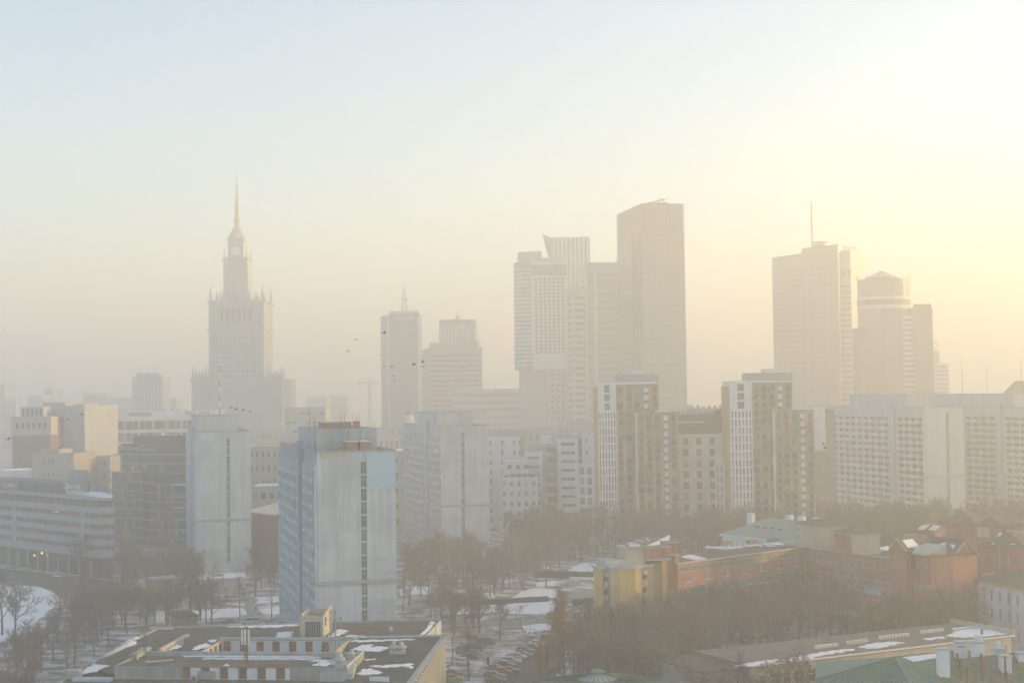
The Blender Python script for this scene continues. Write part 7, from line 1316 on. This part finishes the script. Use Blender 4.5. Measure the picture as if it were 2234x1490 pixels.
CARS = [('nearest black sedan at the bottom of the right car row', 1082, 1489, 'sedan', K, -8), ('grey estate second from the bottom of the right row', 1079, 1479, 'estate', G, -10), ('bright red car in the right parking row', 1097, 1470, 'hatch', RD, -10), ('black car just behind the red one', 1112, 1467, 'sedan', K, -12), ('dark grey hatchback above the red car', 1084, 1464, 'hatch', G, -12), ('black sedan with snow on its roof in the right row', 1103, 1455, 'sedan', K, -14), ('silver estate above the snowy black sedan', 1116, 1447, 'estate', SV, -14), ('grey hatchback touching the silver estate', 1120, 1441, 'hatch', G, -15), ('cream hatchback in the middle of the right row', 1130, 1437, 'hatch', CR, -16), ('dark green sedan behind the cream hatchback', 1139, 1432, 'sedan', GR, -16), ('blue grey estate halfway up the right row', 1148, 1424, 'estate', BL, -18), ('dark grey sedan above the blue grey estate', 1160, 1417, 'sedan', G, -18), ('white sedan at the top of the right row', 1173, 1409, 'sedan', WH, -20), ('black hatchback beyond the golden poplar', 1197, 1397, 'hatch', K, -20), ('silver hatchback at the far end beyond the poplar', 1199, 1387, 'hatch', SV, -20),
        ('dark grey van seen from behind in the left lot', 1008, 1424, 'van', G, 78), ('low black car right of the grey van', 1031, 1418, 'sedan', K, 2), ('dark green sedan below the grey van', 1029, 1437, 'sedan', GR, -20), ('silver car behind the dark green sedan', 1038, 1431, 'hatch', SV, -20), ('white hatchback behind the tall thin tree', 1012, 1449, 'hatch', WH, -14), ('white car half hidden by the striped wall', 974, 1464, 'hatch', WH, -6), ('grey sedan between white and amber cars', 989, 1474, 'sedan', G, -8), ('amber taxi-coloured sedan at the bottom of the left lot', 988, 1485, 'sedan', OR, -6), ('brown van under the thin tree in the left lot', 1060, 1407, 'van', BR, 4), ('red hatchback behind the brown van', 1036, 1398, 'hatch', RD, 10),
        ('white van-like car on the street behind the foreground roof', 546, 1361, 'van', WH, 182), ('silver car parked right of the white one behind the roof', 587, 1364, 'sedan', SV, 180), ('dark blue car left of the white one behind the roof', 499, 1360, 'sedan', BL, 180), ('silver van parked beyond the sunlit parapet', 975, 1356, 'van', SV, 182), ('black car parked among trees beyond the parapet', 1028, 1350, 'hatch', K, 180),
        ('white car driving past the curved office', 129, 1260, 'hatch', WH, 175), ('dark car parked below the office corner', 186, 1270, 'sedan', G, 150), ('second dark car below the office corner', 202, 1273, 'hatch', K, 150), ('third dark car below the office corner', 213, 1276, 'sedan', BR, 150), ('blue car by the hedge left of the yellow block', 1279, 1329, 'sedan', BL, 5), ('second blue car beside the yellow block', 1309, 1326, 'hatch', BL, 5), ('dark car hidden in the grove behind the poplar', 1262, 1415, 'hatch', K, -20)]
for lab, x, y, kd, (cn, cc), hd_ in CARS: car(lab, x, y, kd, cn, cc, hd_, snowy='snow' in lab)
# ------------------------------------------------------------------ red and white posts along the lane
bol = MB().lathe((0, 0), [(0.08, 0), (0.08, 0.35)], 8).mesh('lower_band', post_red); bow = MB().lathe((0, 0), [(0.08, 0.35), (0.08, 0.55)], 8).mesh('white_band', white_p); bot = MB().lathe((0, 0), [(0.08, 0.55), (0.08, 0.85), (0.05, 0.95)], 8).mesh('upper_band', post_red)
LINE = [(1032, 1492), (1048, 1464), (1062, 1446), (1078, 1428), (1096, 1412), (1112, 1399), (1130, 1387), (1148, 1376), (1166, 1366), (1186, 1357)]
PW_ = [gnd(x, y, 0) for x, y in LINE]; pos = []
for a, c in zip(PW_, PW_[1:]):
    n = max(1, int((c - a).length / 2.8))
    for i in range(n): pos.append(a + (c - a) * (i / n))
nm_ = len(pos)
for i, p in enumerate(pos):
    t = thing('bollard', 'red and white post in the long row beside the lane', 'bollard', (p.x, p.y, 0.05), 0, 'red and white posts along the lane')
    link('lower_band', bol, t); link('white_band', bow, t); link('upper_band', bot, t)
for i in range(5):
    p = gnd(1152 + i * 9, 1352 + i * 0.6, 0); t = thing('bollard', 'dark post in the short row closing the park path', 'bollard', (p.x, p.y, 0), 0, 'dark posts closing the park path'); MB().lathe((0, 0), [(0.07, 0), (0.07, 0.9), (0.03, 1.0)], 6).build('post', frame_d, t)
for lab, x, y in (('dark litter post at the lane edge near the posts', 1065, 1450), ('dark litter post beside the tall thin tree', 1021, 1456)):
    p = gnd(x, y, 0); t = thing('litter_bin', lab, 'litter bin', (p.x, p.y, 0)); MB().lathe((0, 0), [(0.26, 0), (0.28, 1.5)], 10).build('drum', black_p, t); MB().lathe((0, 0), [(0.3, 1.5), (0.3, 1.62), (0.1, 1.75)], 10).build('lid', frame_d, t)
for lab, x, y in (('arched street lamp beside the parked white sedan', 1154, 1412), ('arched street lamp at the far end of the lane', 1195, 1371), ('arched street lamp on the park path', 1207, 1312)):
    p = gnd(x, y, 0); t = thing('street_lamp', lab, 'street lamp', (p.x, p.y, 0), 0.3, 'arched street lamps'); pts = [(0, 0, 0), (0, 0, 3.4)] + [(0.9 - 0.9 * math.cos(a * PI / 8), 0, 3.4 + 0.9 * math.sin(a * PI / 8)) for a in range(1, 8)]; MB().path(pts, 0.06, 5).build('arched_pole', frame_d, t); MB().lathe((1.8, 0), [(0.3, 3.0), (0.26, 3.15), (0.08, 3.4)], 8).build('lamp_shade', frame_d, t)
# ------------------------------------------------------------------ the walker on the path
p = gnd(558, 1334, 0); me = bpy.data.meshes.new('person'); vs = [(0, 0, 0.95), (0, 0, 1.2), (0, 0, 1.42), (0, 0, 1.55), (0, 0, 1.70), (0.22, 0, 1.40), (0.28, 0.04, 1.12), (0.26, 0.10, 0.86), (-0.22, 0, 1.40), (-0.28, -0.04, 1.12), (-0.26, 0.02, 0.86), (0.10, 0.02, 0.90), (0.11, 0.12, 0.48), (0.11, 0.08, 0.08), (0.11, 0.22, 0.04), (-0.10, -0.02, 0.90), (-0.11, -0.06, 0.48), (-0.11, -0.24, 0.10), (-0.11, -0.10, 0.04)]
es = [(0, 1), (1, 2), (2, 3), (3, 4), (2, 5), (5, 6), (6, 7), (2, 8), (8, 9), (9, 10), (0, 11), (11, 12), (12, 13), (13, 14), (0, 15), (15, 16), (16, 17), (17, 18)]
me.from_pydata(vs, es, []); rad = [0.19, 0.2, 0.2, 0.08, 0.12, 0.1, 0.075, 0.06, 0.1, 0.075, 0.06, 0.13, 0.09, 0.06, 0.045, 0.13, 0.09, 0.06, 0.045]
po_ = link('person', me, None, (p.x, p.y, 0.03), 0.4); tag(po_, 'person in dark coat walking on the path behind the foreground roof', 'person'); me.materials.append(mat('dark_coat', (0.035, 0.035, 0.04)))
sk = po_.modifiers.new('skin', 'SKIN')
if len(me.skin_vertices) == 0:
    try: me.skin_vertices.new(name='skin')
    except Exception: pass
if len(me.skin_vertices):
    for i, r in enumerate(rad): me.skin_vertices[0].data[i].radius = (r, r * 0.85); 
    me.skin_vertices[0].data[0].use_root = True
po_.modifiers.new('smooth', 'SUBSURF').levels = 1
# ------------------------------------------------------------------ birds in the air
def bird(label, px, py, Y, size, m, bank, head, group):
    p = at(px, py, Y); t = thing('bird', label, 'bird', p, math.radians(head), group); s = size
    MB().lathe((0, 0), [(0.01, -0.5 * s), (0.10 * s, -0.25 * s), (0.13 * s, 0.05 * s), (0.08 * s, 0.3 * s), (0.02, 0.45 * s)], 6).build('body', m, t).rotation_euler = (PI / 2, 0, 0)
    for sx in (-1, 1):
        k = MB(); z1 = 0.22 * s + bank * 0.2 * s * sx; k.prism([(0, -0.14 * s), (sx * 0.5 * s, -0.04 * s), (sx * 1.1 * s, -0.22 * s), (sx * 0.5 * s, 0.16 * s), (0, 0.16 * s)] if sx > 0 else [(0, 0.16 * s), (sx * 0.5 * s, 0.16 * s), (sx * 1.1 * s, -0.22 * s), (sx * 0.5 * s, -0.04 * s), (0, -0.14 * s)], [0, z1, z1 * 0.7, z1, 0] if sx > 0 else [0, z1, z1 * 0.7, z1, 0], [0.02, z1 + 0.02, z1 * 0.7 + 0.01, z1 + 0.02, 0.02]); k.build('wing', m, t)
crow = mat('crow_black', (0.02, 0.02, 0.022)); gull = mat('gull_white', (0.8, 0.8, 0.8))
FLY = [(838, 727, 190, 0.65), (776, 741, 260, 0.5), (760, 766, 260, 0.5), (831, 775, 260, 0.45), (854, 800, 230, 0.6), (903, 795, 210, 0.7), (922, 790, 210, 0.6), (923, 800, 230, 0.6), (838, 801, 250, 0.5), (857, 821, 240, 0.45), (861, 829, 250, 0.4), (890, 847, 240, 0.5), (1012, 802, 240, 0.5), (505, 889, 200, 0.45), (515, 893, 200, 0.5), (531, 895, 200, 0.45), (546, 898, 210, 0.4), (18, 958, 180, 0.6), (130, 978, 190, 0.45), (178, 904, 200, 0.45), (149, 915, 200, 0.4), (1644, 868, 170, 0.5), (1797, 968, 180, 0.4), (1800, 977, 180, 0.4)]
for i, (x, y, Y, s) in enumerate(FLY):
    lab = 'largest dark bird flying before the mast tower' if i == 0 else ('small dark bird in the flock around the slab tower' if i < 13 else ('small dark bird near the red and white mast' if i < 17 else ('small dark bird over the far left blocks' if i < 21 else 'small dark bird before the right twin tower')))
    bird(lab, x, y, Y, s, crow, random.uniform(-1, 1), random.uniform(0, 360), 'dark birds in flight')
for i, (x, y, Y, s, lab) in enumerate(((311, 972, 190, 0.95, 'white gull with raised wings before the blue glass office'), (294, 979, 190, 0.85, 'second white gull left of the first'), (124, 1117, 200, 0.8, 'white gull gliding before the curved office windows'))): bird(lab, x, y, Y, s, gull, 0.8, 200 + 40 * i, 'white gulls')
# ------------------------------------------------------------------ whip aerials on the nearest slab block
for x, yb, yt, lab in ((744, 925, 897, 'first red-tipped aerial on the nearest block roof'), (752, 925, 896, 'second red-tipped aerial on the nearest block roof'), (770, 925, 896, 'fourth red-tipped aerial on the nearest block roof'), (777, 924, 899, 'fifth red-tipped aerial on the nearest block roof'), (782, 923, 897, 'rightmost tall red-tipped aerial on the nearest block roof'), (817, 936, 921, 'short whip at the right corner of the roof house')):
    p = at(x, yb, 345); mast('aerial', lab, p, p.z - 2, at(x, yt, 345).z, 0.07, red_p, cat='aerial', group='aerials on the nearest slab block')
p = at(687, 982, 331); mast('aerial', 'dark forked pole standing before the roof house wall', p, 47.2, at(687, 905, 331).z, 0.1, frame_d, rings=3, cat='aerial')
p = at(676, 925, 345); mast('aerial', 'dark pole behind the left roof house corner', p, p.z - 3, at(676, 893, 345).z, 0.1, frame_d, rings=1, cat='aerial')
